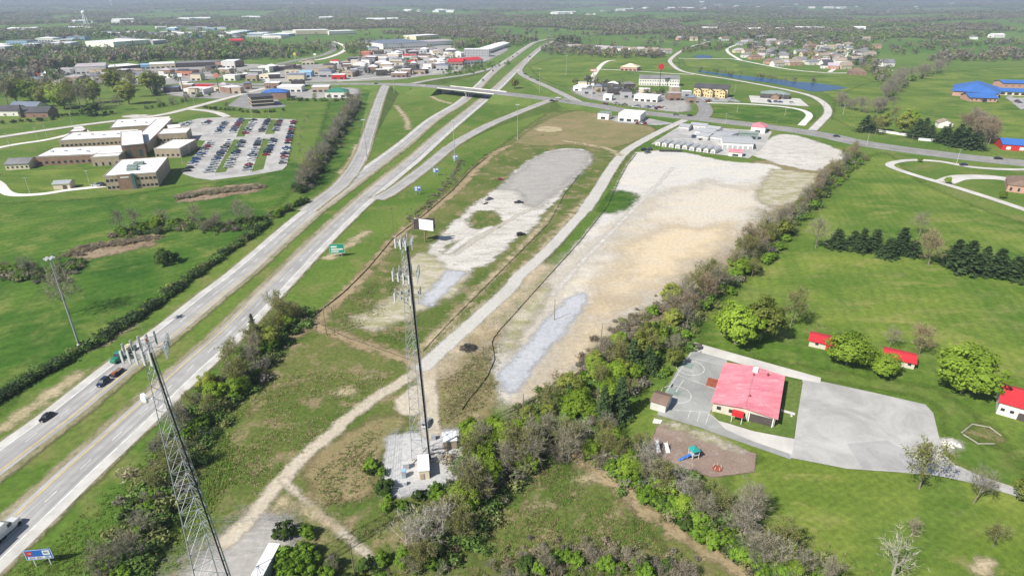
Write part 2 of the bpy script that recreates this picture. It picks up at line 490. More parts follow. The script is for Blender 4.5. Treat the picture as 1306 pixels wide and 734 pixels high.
nt.links.new(fine, b.inputs['Height']); nt.links.new(b.outputs[0], bs.inputs['Normal'])
me.materials.append(m); me.update()
ground = tag(link('ground', me), kind='structure')

# ---------------------------------------------------------------- ground materials
G = {}
def GM(name, *a, **kw):
    G[name] = ground_mat(name, *a, **kw)
GM('lush', (.045, .115, .014), (.080, .160, .020), (.130, .180, .040), mow=(.9, .05, .07), amp=6, soft=4, s1=.02, s2=.05, s3=.5, t3=(.46, .66), fine=.3)
GM('lawn', (.105, .170, .024), (.150, .210, .038), (.200, .225, .064), mow=(1.1, .16, .05), amp=3, soft=2, s1=.018, s2=.06, s3=.6, fine=.26, stretch=(.4, 3))
GM('meadow', (.085, .160, .020), (.140, .205, .034), (.200, .225, .066), mow=(.3, .07, .05), amp=6, soft=4, s1=.012, s2=.05, s3=.5, t3=(.46, .74), fine=.26, stretch=(.2, 2.4))
GM('rough', (.080, .125, .022), (.140, .155, .045), (.245, .195, .11), amp=7, soft=3, s1=.035, s2=.11, s3=.8, t3=(.50, .66), fine=.36)
GM('dry', (.26, .205, .11), (.185, .18, .07), (.33, .265, .16), amp=4, soft=2, s1=.04, s2=.2, s3=1.2, fine=.3)
GM('tan_earth', (.36, .28, .17), (.27, .215, .12), (.16, .17, .06), amp=6, soft=1.6, s1=.05, s2=.16, s3=1.2, t3=(.56, .7), fine=.25)
GM('marsh', (.24, .175, .11), (.31, .24, .16), (.14, .10, .07), amp=9, soft=2, freq=.1, s1=.08, s2=.3, s3=1.0, t3=(.5, .65), fine=.35)
GM('gravel', (.50, .475, .43), (.58, .555, .51), (.40, .37, .31), amp=6, soft=1.8, freq=.12, s1=.03, s2=.10, s3=.7, t3=(.48, .66), fine=.22, bump=.1, stretch=(-.9, 2.6))
GM('pale_gravel', (.55, .53, .50), (.60, .56, .49), (.47, .46, .44), amp=4, soft=2, s1=.02, s2=.07, s3=.6, t3=(.5, .7), fine=.18, bump=.1, stretch=(-.9, 3))
GM('sand', (.60, .49, .33), (.58, .49, .36), (.55, .49, .40), amp=18, soft=13, s1=.03, s2=.09, s3=.6, fine=.18, bump=.1, freq=.06, stretch=(-.9, 3))
GM('beige', (.58, .515, .41), (.555, .515, .44), (.60, .55, .47), amp=18, soft=14, s1=.03, s2=.09, s3=.6, fine=.20, bump=.1, freq=.07, stretch=(-.9, 3))
GM('blue_gravel', (.40, .415, .44), (.46, .47, .49), (.36, .365, .375), amp=3.5, soft=1.8, s1=.05, s2=.2, s3=.7, fine=.18, bump=.1)
GM('pad_gravel', (.43, .43, .425), (.48, .475, .465), (.38, .375, .365), amp=2, soft=1, s1=.06, s2=.2, s3=.9, fine=.18, bump=.1)
GM('grey_lot', (.32, .305, .285), (.37, .355, .33), (.44, .42, .385), amp=9, soft=5, freq=.08, s1=.04, s2=.12, s3=.6, t3=(.5, .66), fine=.16, bump=.05, stretch=(-.95, 6))
GM('weedy', (.46, .42, .33), (.30, .29, .16), (.55, .50, .42), amp=5, soft=3, s1=.09, s2=.25, s3=1.3, fine=.25, stretch=(.6, 2))
GM('track_earth', (.50, .44, .345), (.45, .40, .31), (.52, .47, .385), amp=1.8, soft=.9, s1=.08, s2=.3, s3=.9, fine=.22, bump=.15)
GM('road_stone', (.50, .48, .445), (.46, .44, .405), (.54, .50, .43), amp=1.1, soft=.7, s1=.04, s2=.15, s3=.8, fine=.16, bump=.1)
GM('verge', (.33, .29, .20), (.24, .22, .13), (.15, .16, .06), amp=1.6, soft=1.0, s1=.05, s2=.2, s3=1.2, t3=(.5, .68), fine=.25)
GM('mulch', (.30, .225, .185), (.25, .185, .15), (.35, .28, .24), amp=.4, soft=.3, s1=.08, s2=.3, s3=1.5, fine=.2)
GM('bare_spot', (.46, .38, .25), (.34, .30, .17), (.17, .19, .07), amp=6, soft=2.5, s1=.1, s2=.3, s3=1.2, fine=.3)
GM('town_ground', (.30, .29, .275), (.38, .365, .34), (.22, .215, .20), amp=8, soft=5, s1=.012, s2=.04, s3=.5, fine=.12, bump=0)

# fields and rough ground
patch('field', [(-60, 262), (130, 252), (240, 236), (330, 226), (376, 208), (384, 228), (345, 270), (260, 340), (150, 415), (60, 470), (-60, 520)], G['lush'], margin=14)
patch('field', [(0, 222), (40, 217), (120, 215), (150, 216), (134, 236), (90, 241), (50, 246), (15, 246), (-8, 238)], G['lawn'], margin=6)
patch('field', [(420, 130), (470, 118), (483, 122), (470, 150), (455, 190), (410, 238), (385, 245), (400, 200)], G['lush'], margin=8)
patch('field', [(1015, 300), (1090, 215), (1130, 195), (1180, 235), (1306, 285), (1500, 340), (1500, 700), (1380, 734), (1306, 600), (1200, 500), (1040, 470), (900, 440), (930, 380)], G['meadow'], margin=14)
patch('lawn', [(850, 450), (885, 440), (1050, 484), (1190, 512), (1210, 580), (1300, 620), (1500, 670), (1500, 900), (1120, 780), (1060, 725), (940, 640), (930, 605), (968, 580), (830, 560), (790, 560)], G['lawn'], margin=6)
patch('field', [(675, 85), (720, 72), (850, 70), (862, 88), (812, 92), (760, 100), (730, 112), (690, 100)], G['meadow'], margin=15, cell=6)
patch('field', [(870, 75), (905, 72), (960, 86), (1060, 97), (1100, 98), (1130, 120), (1085, 140), (1050, 118), (1000, 102), (940, 92), (880, 86)], G['meadow'], margin=12, cell=6)
patch('field', [(898, 136), (1020, 139), (1026, 158), (900, 148)], G['lush'], margin=6, cell=5)
patch('field', [(1060, 150), (1075, 120), (1140, 100), (1306, 85), (1500, 90), (1500, 190), (1260, 175), (1120, 172)], G['meadow'], margin=15, cell=6)
patch('rough_ground', [(60, 790), (180, 640), (280, 520), (360, 450), (440, 372), (520, 290), (600, 214), (640, 185), (690, 150), (720, 140), (830, 160), (815, 184), (770, 240), (700, 330), (610, 440), (560, 500), (600, 560),
      (700, 560), (830, 640), (990, 790), (500, 850)], G['rough'], margin=10, cell=3.5)
patch('dry_grass', [(655, 182), (680, 163), (710, 148), (745, 142), (800, 156), (836, 165), (815, 178), (770, 190), (730, 184), (690, 186)], G['dry'], margin=10)
patch('dry_grass', [(960, 205), (1000, 205), (1045, 216), (1085, 200), (1100, 195), (1050, 240), (1010, 275), (975, 300), (930, 330), (935, 300), (985, 255)], G['dry'], margin=8)
patch('dry_grass', [(560, 470), (610, 425), (640, 415), (650, 440), (640, 500), (620, 530), (590, 540), (556, 545), (553, 500)], G['dry'], margin=6)
patch('dry_grass', [(400, 640), (392, 595), (420, 565), (490, 530), (520, 535), (500, 560), (480, 600), (475, 630), (440, 640)], G['dry'], margin=5)
patch('dry_grass', [(700, 610), (760, 590), (800, 640), (840, 700), (760, 734), (640, 734), (600, 690), (640, 640)], G['rough'], margin=6)
patch('scrub_ground', [(905, 328), (870, 356), (842, 388), (800, 408), (762, 440), (735, 474), (700, 500), (680, 530), (700, 545), (740, 520), (790, 475), (840, 430), (890, 390), (930, 350), (960, 310)], G['marsh'], margin=8)
patch('marsh_reeds', [(88, 322), (110, 312), (150, 306), (182, 300), (205, 300), (196, 312), (165, 318), (140, 326), (105, 331), (95, 330)], G['marsh'], margin=6)
patch('reed_bank', [(225, 248), (260, 240), (300, 236), (332, 234), (330, 243), (290, 250), (235, 258)], G['marsh'], margin=4)
track('ditch_earth', [(372, 428), (410, 402), (440, 372), (470, 344), (505, 302), (545, 272), (585, 240), (605, 218), (630, 196), (650, 186)], 5.5, G['tan_earth'], margin=6, cell=2.2)
track('ditch_earth', [(396, 412), (440, 430), (480, 445), (530, 462)], 5, G['tan_earth'], margin=5)
track('ditch_earth', [(735, 580), (790, 620), (830, 655), (880, 690), (940, 725), (1000, 770)], 4.5, G['tan_earth'], margin=4)
for q, w in (([(400, 270), (405, 262)], 6), ([(420, 328), (445, 312), (468, 296)], 5), ([(120, 440), (140, 425), (160, 416)], 7), ([(5, 545), (40, 520), (100, 478)], 5), ([(505, 135), (518, 152), (520, 165)], 5),
             ([(460, 185), (452, 205), (440, 220)], 10), ([(548, 122), (560, 128), (575, 132)], 6), ([(230, 475), (210, 492), (160, 540)], 3)):
    track('bare_strip', q, w, G['bare_spot'], margin=5, cell=2)
for u, v, ru, rv in ((505, 395, 30, 16), (470, 410, 26, 10), (440, 500, 10, 6), (470, 480, 8, 5), (700, 165, 18, 4), (1255, 722, 14, 8), (690, 645, 12, 6), (745, 610, 10, 6)):
    patch('bare_spot', [(u + ru * math.cos(t), v + rv * math.sin(t)) for t in np.linspace(0, 2 * math.pi, 9)[:-1]], G['bare_spot'], margin=6, cell=2)

# left lot with its grass island
ISLAND = smooth(PX([(619 + 23 * math.cos(t), 281 + 12.5 * math.sin(t)) for t in np.linspace(0, 2 * math.pi, 13)[:-1]]), 2)
patch('gravel_lot', [(541, 335), (548, 316), (563, 299), (581, 281), (604, 261), (627, 245), (644, 232), (656, 219), (677, 203), (703, 192), (735, 189.5), (753, 196), (750, 210), (740, 221), (723, 240), (708, 258), (690, 273), (686, 286), (652, 309), (630, 331), (600, 346), (575, 362), (560, 360)],
      G['gravel'], margin=6, cell=2.5, cut=[ISLAND])
patch('asphalt_apron', [(640, 240), (660, 219), (680, 204), (703, 194), (735, 191), (751, 196), (748, 210), (735, 224), (715, 240), (690, 262), (672, 262), (660, 245)], G['grey_lot'], margin=6)
patch('weedy_gravel', [(520, 330), (545, 322), (575, 345), (600, 350), (580, 375), (540, 395), (500, 415), (470, 420), (450, 405), (500, 380)], G['weedy'], margin=8)
patch('weedy_patch', [(567, 318), (580, 308), (590, 312), (578, 322), (570, 324)], G['rough'], margin=3)
patch('concrete_slab', [(533, 386), (551, 391), (594, 348), (572, 344)], G['blue_gravel'], margin=2, sm=False)
# right lot
RLOT = [(812, 194), (801, 209), (790, 229), (780, 252), (776, 264), (740, 307), (690, 363), (660, 400), (640, 430), (630, 455), (634, 490), (645, 512), (668, 512), (705, 494), (735, 465), (760, 430), (800, 402), (835, 385), (862, 352), (895, 332), (935, 305), (958, 275), (985, 242), (1000, 222), (985, 210), (930, 206), (880, 196), (850, 192)]
patch('gravel_lot', RLOT, G['pale_gravel'], margin=7, cell=2.5)
patch('sandy_ground', [(905, 232), (960, 240), (985, 228), (995, 240), (950, 300), (925, 318), (880, 345), (845, 378), (790, 405), (750, 440), (720, 480), (670, 508), (700, 440), (735, 395), (690, 400), (668, 440), (648, 450), (690, 372), (740, 330), (790, 290), (840, 250)], G['beige'], margin=30, cell=3)
patch('sandy_ground', [(850, 285), (890, 290), (930, 288), (925, 315), (880, 340), (840, 372), (790, 385), (765, 372), (790, 340), (800, 312)], G['sand'], margin=30, cell=3)
patch('sandy_ground', [(760, 390), (800, 388), (770, 425), (735, 465), (700, 490), (680, 498), (700, 470), (740, 430)], G['sand'], margin=14, cell=3)
patch('weedy_gravel', [(985, 215), (1045, 222), (1062, 225), (1020, 255), (985, 262), (965, 250)], G['weedy'], margin=8)
patch('weedy_gravel', [(652, 400), (690, 365), (702, 372), (670, 420), (650, 450), (640, 440)], G['weedy'], margin=5)
patch('grass_tongue', [(764, 268), (775, 250), (790, 243), (812, 250), (800, 266), (778, 272)], G['lush'], margin=5)
patch('grey_stone', [(641, 496), (640, 474), (672, 440), (690, 415), (720, 385), (742, 372), (748, 384), (722, 420), (690, 455), (668, 490), (655, 502)], G['blue_gravel'], margin=5)
patch('gravel_lot', [(958, 198), (975, 180), (1002, 171), (1040, 180), (1078, 196), (1068, 210), (1046, 218), (1010, 213), (985, 207)], G['gravel'], margin=4)
# worn wheel tracks across the lots
GM('wheel_track', (.52, .48, .41), (.50, .46, .40), (.54, .50, .43), amp=2.5, soft=1.6, s1=.05, s2=.2, s3=.8, fine=.2, bump=0)
GM('pale_track', (.61, .58, .53), (.58, .55, .50), (.55, .52, .47), amp=2.5, soft=1.6, s1=.05, s2=.2, s3=.8, fine=.15, bump=0)
for q, w, mt in (([(704, 376), (750, 326), (800, 275), (836, 238), (858, 214)], 2.2, 'pale_track'),
                 
                 ([(572, 322), (600, 302), (626, 290)], 4.0, 'pale_track'), ([(580, 325), (610, 304), (660, 275), (690, 262)], 2.2, 'wheel_track')):
    track('wheel_track', q, w, G[mt], margin=4, cell=2)
for q, w in (([(745, 255), (700, 308), (660, 350)], 3.5), ([(712, 262), (680, 300), (640, 340), (590, 392)], 3.0), ([(585, 400), (560, 425), (535, 445)], 3)):
    track('worn_verge', q, w, G['bare_spot'], margin=5, cell=2)
# tower compound, yard, dirt tracks
patch('gravel_pad', [(494, 553), (592, 547), (602, 606), (596, 626), (540, 632), (485, 633)], G['pad_gravel'], margin=2.5, sm=False, cell=2)
patch('gravel_yard', [(300, 668), (340, 648), (362, 660), (366, 690), (360, 740), (330, 800), (180, 800), (225, 735), (255, 695)], G['grey_lot'], margin=4, cell=2)
FRONT_LOW = [(290, 690), (316, 664), (331, 645), (346, 627), (364, 608), (389, 580), (427, 550), (433, 541), (478, 508), (518, 483), (548, 462)]
track('dirt_road', FRONT_LOW, 4.4, G['track_earth'], margin=3)
track('dirt_road', [(545, 462), (545, 490), (547, 520), (549, 552)], 6.0, G['track_earth'], margin=2.5)
track('dirt_track', [(362, 612), (378, 628), (395, 645), (412, 660), (432, 676), (455, 694), (478, 718), (500, 750)], 2.1, G['track_earth'], margin=3, cell=1.2)
track('dirt_track', [(360, 640), (380, 645), (400, 655), (420, 672)], 2.5, G['bare_spot'], margin=3, cell=1.2)
patch('sandy_ground', [(500, 515), (530, 490), (540, 500), (540, 525), (515, 530)], G['track_earth'], margin=4)
patch('playground_mulch', [(840, 539), (826, 571), (838, 582), (870, 596), (908, 609), (962, 602), (965, 579), (924, 564), (888, 551)], G['mulch'], margin=1, sm=False, cell=1.5)
patch('gravel_strip', [(846, 533), (870, 543), (900, 553), (940, 570), (936, 574), (895, 560), (850, 544)], G['weedy'], margin=2, cell=1.5)
patch('dirt_ring', [(1226, 552), (1240, 541), (1262, 545), (1277, 555), (1268, 566), (1246, 565)], G['rough'], margin=3, cell=1.5)
patch('stone_heap_ground', [(1202, 563), (1214, 560), (1225, 566), (1216, 573), (1206, 571)], G['gravel'], margin=2, cell=1)

# ---------------------------------------------------------------- roads
RZ = .26
def frayed(name, line, half, mat, dz):
    offs = [-half - 3, -half - 1, -half + 1.5, 0, half - 1.5, half + 1, half + 3]
    vs, sd, fs = [], [], []
    cols = [ribbon_pts(line, o, o)[0] for o in offs]
    for i in range(len(line)):
        for c, o in zip(cols, offs):
            vs.append((c[i].x, c[i].y, c[i].z + dz)); sd.append(half - abs(o))
    w = len(offs)
    for i in range(len(line) - 1):
        for k in range(w - 1): fs.append((i * w + k, i * w + k + 1, (i + 1) * w + k + 1, (i + 1) * w + k))
    me = bpy.data.meshes.new(name); me.from_pydata(vs, [], fs); me.materials.append(mat); set_attr(me, 'sdf', sd); me.update()
    return tag(link(name, me), kind='structure')
def extend(pts, d):
    e = (pts[0] - pts[1]).normalized()
    return [pts[0] + e * d * k / 6 for k in (6, 5, 4, 3, 2, 1)] + pts
SB = smooth(extend(PX([(32, 563), (82, 526), (150, 471), (220, 417.6), (270, 377), (314.5, 342), (379, 285), (413, 258), (447, 234), (488, 204), (518, 181.5), (553, 152), (589, 130), (612, 108.6), (628, 92.5), (643, 81), (658, 70), (670, 61.5), (683, 54), (700, 50), (716, 48.8)], RZ), 120), 6)
NB = smooth(extend(PX([(57, 640), (102, 598), (143, 561), (179, 528), (236, 475), (285.5, 431), (306, 411), (360, 356), (397, 318), (435, 281), (472, 247.5), (503, 222), (528, 202), (555, 178), (581, 156), (611.5, 131), (635, 111), (651.5, 95), (666, 81.5), (681, 68), (693, 58.5), (704, 53.5), (716, 51)], RZ), 120), 6)
road_objs = {}
for nm, line, sgn in (('highway_carriageway', SB, 1), ('highway_carriageway', NB, -1)):
    frayed('gravel_shoulder', line, 7.6, G['verge'], -.012)
    inner, outer = (3.66 + 1.6, -3.66 - 3.2) if sgn > 0 else (-3.66 - 1.6, 3.66 + 3.2)
    a, bb = min(inner, outer), max(inner, outer)
    r = ribbon(nm, line, a, bb, M['highway_asphalt'], nx=10, kind='structure')
    ribbon('shoulder_pavement', line, (-3.66 - 3.2) if sgn > 0 else 3.8, -3.8 if sgn > 0 else 3.66 + 3.2, M['shoulder'], .006, r)
    ribbon('edge_line', line, sgn * 3.66 - .17, sgn * 3.66 + .17, M['line_yellow'], .012, r)
    ribbon('edge_line', line, -sgn * 3.66 - .17, -sgn * 3.66 + .17, M['line_white'], .012, r)
    dashes('lane_dashes', line, 0, .22, 4, 12.2, M['line_white'], .012, r)
    road_objs[sgn] = r
def road(name, line, width, mat, shoulder=2.0, dz=0.0, lines=True, yellow=True):
    if shoulder: frayed('gravel_shoulder', line, width / 2 + shoulder, G['verge'], dz - .012)
    r = ribbon(name, line, -width / 2, width / 2, mat, dz, nx=6, kind='structure')
    if lines:
        for s in (-1, 1): ribbon('edge_line', line, s * (width / 2 - .9) - .1, s * (width / 2 - .9) + .1, M['line_white'], dz + .006, r)
        if yellow: ribbon('centre_line', line, -.15, .15, M['line_yellow'], dz + .006, r)
    return r
def PZ(pts):
    return [P(u, v, z + RZ) for u, v, z in pts]
# the cross road and its overpass
MAIN_W = smooth(PZ([(238, 107, 0), (276, 107.3, 0), (318, 107.5, 0), (385, 107.2, 0), (430, 107, 1.0), (470, 107, 3.5), (505, 107.6, 6), (540, 109.3, 7.5), (566, 111.4, 7.5)]), 6)
MAIN_E = smooth(PZ([(638, 119, 7.5), (665, 122, 7.2), (690, 125, 6), (728, 130, 3.2), (765, 135.5, 1.0), (804, 142, 0), (879, 150, 0), (982, 162, 0), (1052, 172.5, 0), (1102, 183, 0), (1203, 197, 0), (1306, 208, 0), (1420, 219, 0)]), 6)
BRIDGE = smooth([MAIN_W[-2], MAIN_W[-1], MAIN_E[0], MAIN_E[1]], 8)[8:17]
def embank(name, line, half):
    vs, fs = [], []
    a1, b1 = ribbon_pts(line, -half - .8, half + .8)
    for p, l, r_ in zip(line, a1, b1):
        h = max(.02, p.z - .04)
        n = (r_ - l).normalized()
        vs += [(*(l - n * 2.2 * h).xy, .0), (l.x, l.y, h), (r_.x, r_.y, h), (*(r_ + n * 2.2 * h).xy, .0)]
    for i in range(len(line) - 1):
        for k in range(3): fs.append((i * 4 + k, i * 4 + k + 1, i * 4 + 5 + k, i * 4 + 4 + k))
    fs += [(0, 1, 2, 3), tuple(len(vs) - 4 + k for k in (3, 2, 1, 0))]
    me = bpy.data.meshes.new(name); me.from_pydata(vs, [], fs); me.materials.append(m_bank); me.update()
    return tag(link(name, me), kind='structure')
m_bank = ground_mat('bank_grass', (.085, .145, .026), (.125, .175, .042), (.16, .165, .06), s1=.03, s2=.1, s3=.8)
for line in (MAIN_W, MAIN_E):
    embank('embankment', line, 13)
    r = ribbon('cross_road', line, -12, 12, M['road_asphalt'], 0, nx=10, kind='structure')
    for o in (-1, 1):
        ribbon('edge_line', line, o * 10.4 - .15, o * 10.4 + .15, M['line_white'], .012, r)
        ribbon('centre_line', line, o * 1.9 - .12, o * 1.9 + .12, M['line_yellow'], .012, r)
        dashes('lane_dashes', line, o * 5.8, .25, 4, 12, M['line_white'], .012, r)
bo = BRIDGE[len(BRIDGE) // 2].copy(); bo.z = 0
br = empty('overpass_bridge', bo, 'long concrete road bridge crossing over both highway carriageways', 'bridge')
def along(line, o0, o1, z0, z1, name, mat, parent, org):
    L, R = ribbon_pts(line, o0, o1)
    mb = MB(); rings = []
    for l, r_ in zip(L, R):
        rings.append([(l.x - org.x, l.y - org.y, l.z + z0), (r_.x - org.x, r_.y - org.y, r_.z + z0), (r_.x - org.x, r_.y - org.y, r_.z + z1), (l.x - org.x, l.y - org.y, l.z + z1)])
    mb.loft(rings); return mb.build(name, mat, parent)
along(BRIDGE, -13, 13, -.35, 0.01, 'deck', M['road_asphalt'], br, bo)
for o in (-13, 12.6): along(BRIDGE, o, o + .4, .012, 1.0, 'parapet', M['concrete_pale'], br, bo)
for o in (-11, -6.5, -2, 2, 6.5, 11): along(BRIDGE, o - .3, o + .3, -1.7, -.352, 'girder', M['sage_roof'], br, bo)
bd = (BRIDGE[-1] - BRIDGE[0]); bd.z = 0; bd.normalize(); brz = math.atan2(bd.y, bd.x)
mid = BRIDGE[len(BRIDGE) // 2]
for k in (-10, -5, 0, 5, 10):
    n = Vector((-bd.y, bd.x, 0)) * k
    MB().tube((n.x, n.y, 0), (n.x, n.y, 5.0), .55, .55, 10).build('pier_column', M['concrete'], br)
MB().box(-.7, .7, -12, 12, 5.0, mid.z - 1.71).build('pier_cap', M['concrete'], br, rz=brz)
for e in (BRIDGE[0], BRIDGE[-1]):
    MB().box(-.6, .6, -13.2, 13.2, 0, mid.z - .36).build('abutment', M['concrete_pale'], br, (e.x - bo.x, e.y - bo.y, 0), brz)
# ramps
ramps = (('highway_ramp', [(493, 108.6, 5.6), (490, 112.5, 5.5), (484, 128, 4.0), (478, 146, 2), (468, 177, .0), (463, 193, 0), (452, 214, 0), (434, 236, 0), (412, 253, 0), (392, 268.5, 0)], 10),
         ('highway_ramp', [(480, 254, 0), (503, 242, 0), (546, 210.5, 0), (579, 184, 0), (619, 161.5, 1), (656, 145.5, 3), (685, 134, 5), (704, 127, 5.6)], 9),
         ('highway_ramp', [(516, 108.5, 6.3), (555, 101, 5), (596, 95, 2), (621, 89, .3), (637, 82.5, 0), (652, 73, 0)], 9),
         ('highway_ramp', [(672, 78, 0), (664, 86, 0), (662.5, 91.5, 0), (668, 96.5, 0.3), (683, 104, 1.5), (701, 112, 3), (722, 122, 4), (738, 130, 2.6)], 9))
for nm, pts, w in ramps:
    line = smooth(PZ(pts), 8)
    hi = [q for q in line if q.z > .5]
    if len(hi) > 3: embank('embankment', hi, w / 2 + 1)
    road(nm, line, w, M['highway_asphalt'], 1.5, .021, True, False)
# other roads: name, points, width
def froad(name, pts, w, mat='road_asphalt', sh=1.5, lines=False, dz=-.03):
    return road(name, smooth(PX(pts, RZ), 6), w, M[mat], sh, dz, lines)
track('road_verge', [(548, 470), (580, 446), (625, 405), (665, 366), (690, 340)], 5, G['sand'], margin=4, cell=2)
FRONT_UP = [(540, 468), (568, 442), (604, 410), (652, 366), (660, 354), (697, 321), (725, 291), (746, 268), (763, 243), (778, 218), (796, 195), (819, 180), (850, 164), (876, 152)]
track('frontage_road', FRONT_UP[:8], 6.2, G['road_stone'], cell=1.5)
track('frontage_road', FRONT_UP[7:], 8.0, G['road_stone'], cell=2)
track('side_track', [(720, 180), (745, 184), (775, 190), (790, 198)], 5, G['bare_spot'], margin=4)
froad('town_road', [(-80, 186), (0, 174.5), (50, 167), (96, 160.5), (140, 155), (182, 150), (215, 144.5), (243, 137.5), (275, 129), (305, 121), (335, 113), (360, 108.5)], 9, 'concrete')
froad('town_road', [(240, 139), (262, 141), (278, 144), (290, 149)], 8, 'concrete', dz=-.036)
froad('town_road', [(243, 104), (257, 101), (304, 91.7), (345, 84), (381, 76.2), (406, 72), (421, 66.5), (427, 61), (421, 55.5), (405, 51)], 12, 'road_asphalt')
froad('town_road', [(381, 78.5), (410, 75.5), (432, 68.5), (441, 62), (437, 57.5), (425, 53), (408, 49)], 10, 'concrete_pale', dz=-.036)
froad('town_road', [(560, 92), (520, 96), (470, 100), (430, 104)], 8, 'concrete', dz=-.036)
froad('school_drive', [(-40, 222), (-5, 232), (12, 247), (50, 247.5), (88, 242), (136, 237)], 6, 'concrete_pale', 0)
froad('school_drive', [(-20, 192), (20, 184), (60, 178), (95, 169), (100, 161.5)], 7, 'concrete_pale', 0, dz=-.036)
froad('school_drive', [(100, 161.5), (112, 169), (128, 172), (150, 172.5)], 6, 'concrete_pale', 0, dz=-.038)
froad('hill_road', [(893, 152), (900, 142), (896, 133), (880, 124), (868, 117)], 14, 'road_asphalt', 1)
froad('hill_road', [(1036, 166), (1047, 155), (1056, 144), (1052, 133), (1036, 123), (1010, 116), (975, 109), (930, 101), (890, 95), (868, 90), (857, 82), (855, 76), (866, 67), (880, 60), (905, 53)], 7.5, 'concrete', 1)
froad('hill_road', [(865, 74.5), (905, 75), (930, 75), (945, 77), (975, 83), (1010, 89), (1055, 93), (1085, 93)], 7, 'concrete_pale', 0, dz=-.036)
froad('hill_road', [(945, 77), (930, 68), (928, 62), (940, 57)], 7, 'concrete_pale', 0, dz=-.038)
froad('hill_road', [(1058, 92), (1072, 82), (1080, 72), (1085, 63)], 7, 'concrete_pale', 0, dz=-.04)
froad('hill_road', [(1086, 83), (1110, 86), (1140, 90)], 6, 'concrete_pale', 0, dz=-.042)
froad('hill_road', [(754, 112), (755, 100), (766, 84), (775, 78), (785, 77)], 8, 'concrete_pale', 0, dz=-.036)
froad('hill_road', [(757, 88), (800, 90), (860, 94), (885, 95)], 6, 'concrete_pale', 0, dz=-.044)
froad('hill_road', [(1022, 160), (1032, 146), (1012, 138), (960, 133), (898, 131)], 7, 'concrete_pale', 0, dz=-.044)
froad('loop_drive', [(1330, 215), (1290, 216), (1240, 213), (1200, 206), (1165, 204), (1140, 207), (1136, 212), (1160, 221), (1190, 230), (1230, 242), (1280, 258), (1330, 275)], 6, 'concrete', 0)
froad('loop_drive', [(1205, 232), (1225, 226), (1265, 226), (1300, 231)], 12, 'concrete', 0, dz=-.036)
froad('far_highway', [(716, 49), (760, 42), (800, 36), (832, 28), (860, 21), (895, 17)], 16, 'concrete_pale', 0) if False else None

def flat(name, px_pts, mat, z, kind='structure', parent=None):
    w = PX(px_pts); cx = sum((p for p in w), Vector()) / len(w)
    me = bpy.data.meshes.new(name); me.from_pydata([(p.x, p.y, z) for p in w], [], [list(range(len(w)))]); me.materials.append(mat); me.update()
    o = link(name, me, parent)
    return tag(o, kind=kind) if kind else o
# school yard paving on the right
flat('school_court', [(884, 445), (928, 458), (912, 516), (905, 527), (925, 548), (960, 563), (1012, 580), (1008, 586), (950, 566), (894, 546), (838, 529), (848, 500), (865, 470)], M['court_asphalt'], .21)
flat('parking_lot', [(1023, 484), (1050, 487), (1110, 500), (1180, 516), (1190, 527), (1197, 556), (1203, 578), (1216, 592), (1250, 607), (1330, 634), (1325, 642), (1240, 616), (1195, 607), (1140, 602), (1080, 598), (1050, 592), (1008, 584), (1006, 577), (1013, 560)], M['lot_asphalt'], .222)
flat('service_drive', [(905, 527), (915, 536), (960, 550), (1013, 560), (1010, 580), (960, 563), (925, 548)], M['concrete'], .234)
flat('asphalt_patch', [(1080, 566), (1130, 562), (1165, 580), (1160, 601), (1100, 598)], M['town_asphalt'], .226)
flat('concrete_walk', [(881, 440), (886, 437), (950, 455), (1047, 482), (1046, 489), (1020, 484), (998, 479), (950, 466), (884, 447)], M['concrete'], .24)
flat('yard_grass', [(908, 526), (916, 524), (990, 545), (998, 550), (992, 556), (950, 546), (916, 537)], m_bank, .246)
flat('yard_grass', [(1004, 484), (1024, 487), (1012, 560), (990, 555), (996, 520)], m_bank, .25)
flat('concrete_walk', [(996, 522), (1014, 527), (1013.5, 530), (996, 525)], M['concrete'], .256)
# school car park on the left
flat('car_park', [(283, 150), (377, 152.5), (366, 211), (360, 217), (327, 223), (271, 230), (250, 227.5), (233, 222), (255, 190), (262, 180), (246, 178), (240, 160), (256, 151)], M['lot_asphalt'], .2)
flat('car_park', [(224, 158), (256, 151), (246, 178), (222, 168)], M['lot_asphalt'], .205)
for q in ([(274, 221), (288, 219.5), (310, 179), (299, 178)], [(321, 219.5), (336, 216), (346, 178), (336, 177)], [(301, 175), (312, 174.5), (321, 152), (311, 152)], [(338, 171.5), (350, 171), (355, 153), (346, 152.5)]):
    flat('grass_island', q, m_bank, .225)
# town ground and parking
patch('town_lots', [(0, 100), (95, 92), (200, 86), (320, 82), (345, 86), (300, 95), (250, 104), (200, 108), (90, 106), (60, 112), (0, 108)], G['town_ground'], margin=14, cell=7)
patch('town_lots', [(205, 112), (330, 110), (360, 112), (380, 118), (350, 124), (320, 120), (285, 126), (220, 122)], G['town_ground'], margin=12, cell=6)
patch('town_lots', [(330, 100), (380, 84), (430, 80), (470, 68), (520, 60), (575, 58), (590, 66), (640, 60), (645, 66), (590, 90), (540, 97), (500, 102), (400, 105), (340, 105)], G['town_ground'], margin=14, cell=7)
patch('town_lots', [(196, 42), (280, 38), (345, 44), (450, 42), (450, 47), (380, 48), (300, 46), (210, 46)], G['town_ground'], margin=16, cell=12)
patch('town_lots', [(728, 112), (800, 112), (830, 118), (868, 122), (880, 140), (850, 142), (760, 128), (735, 120)], G['town_ground'], margin=8, cell=5)
patch('town_lots', [(360, 116), (450, 112), (452, 124), (420, 126), (360, 124)], G['town_ground'], margin=8, cell=5)
flat('car_park', [(310, 121), (345, 120), (365, 136), (325, 140), (290, 135)], M['road_asphalt'], .19)
flat('car_park', [(770, 150), (800, 146), (862, 158), (838, 160), (790, 157)], M['town_asphalt'], .19)
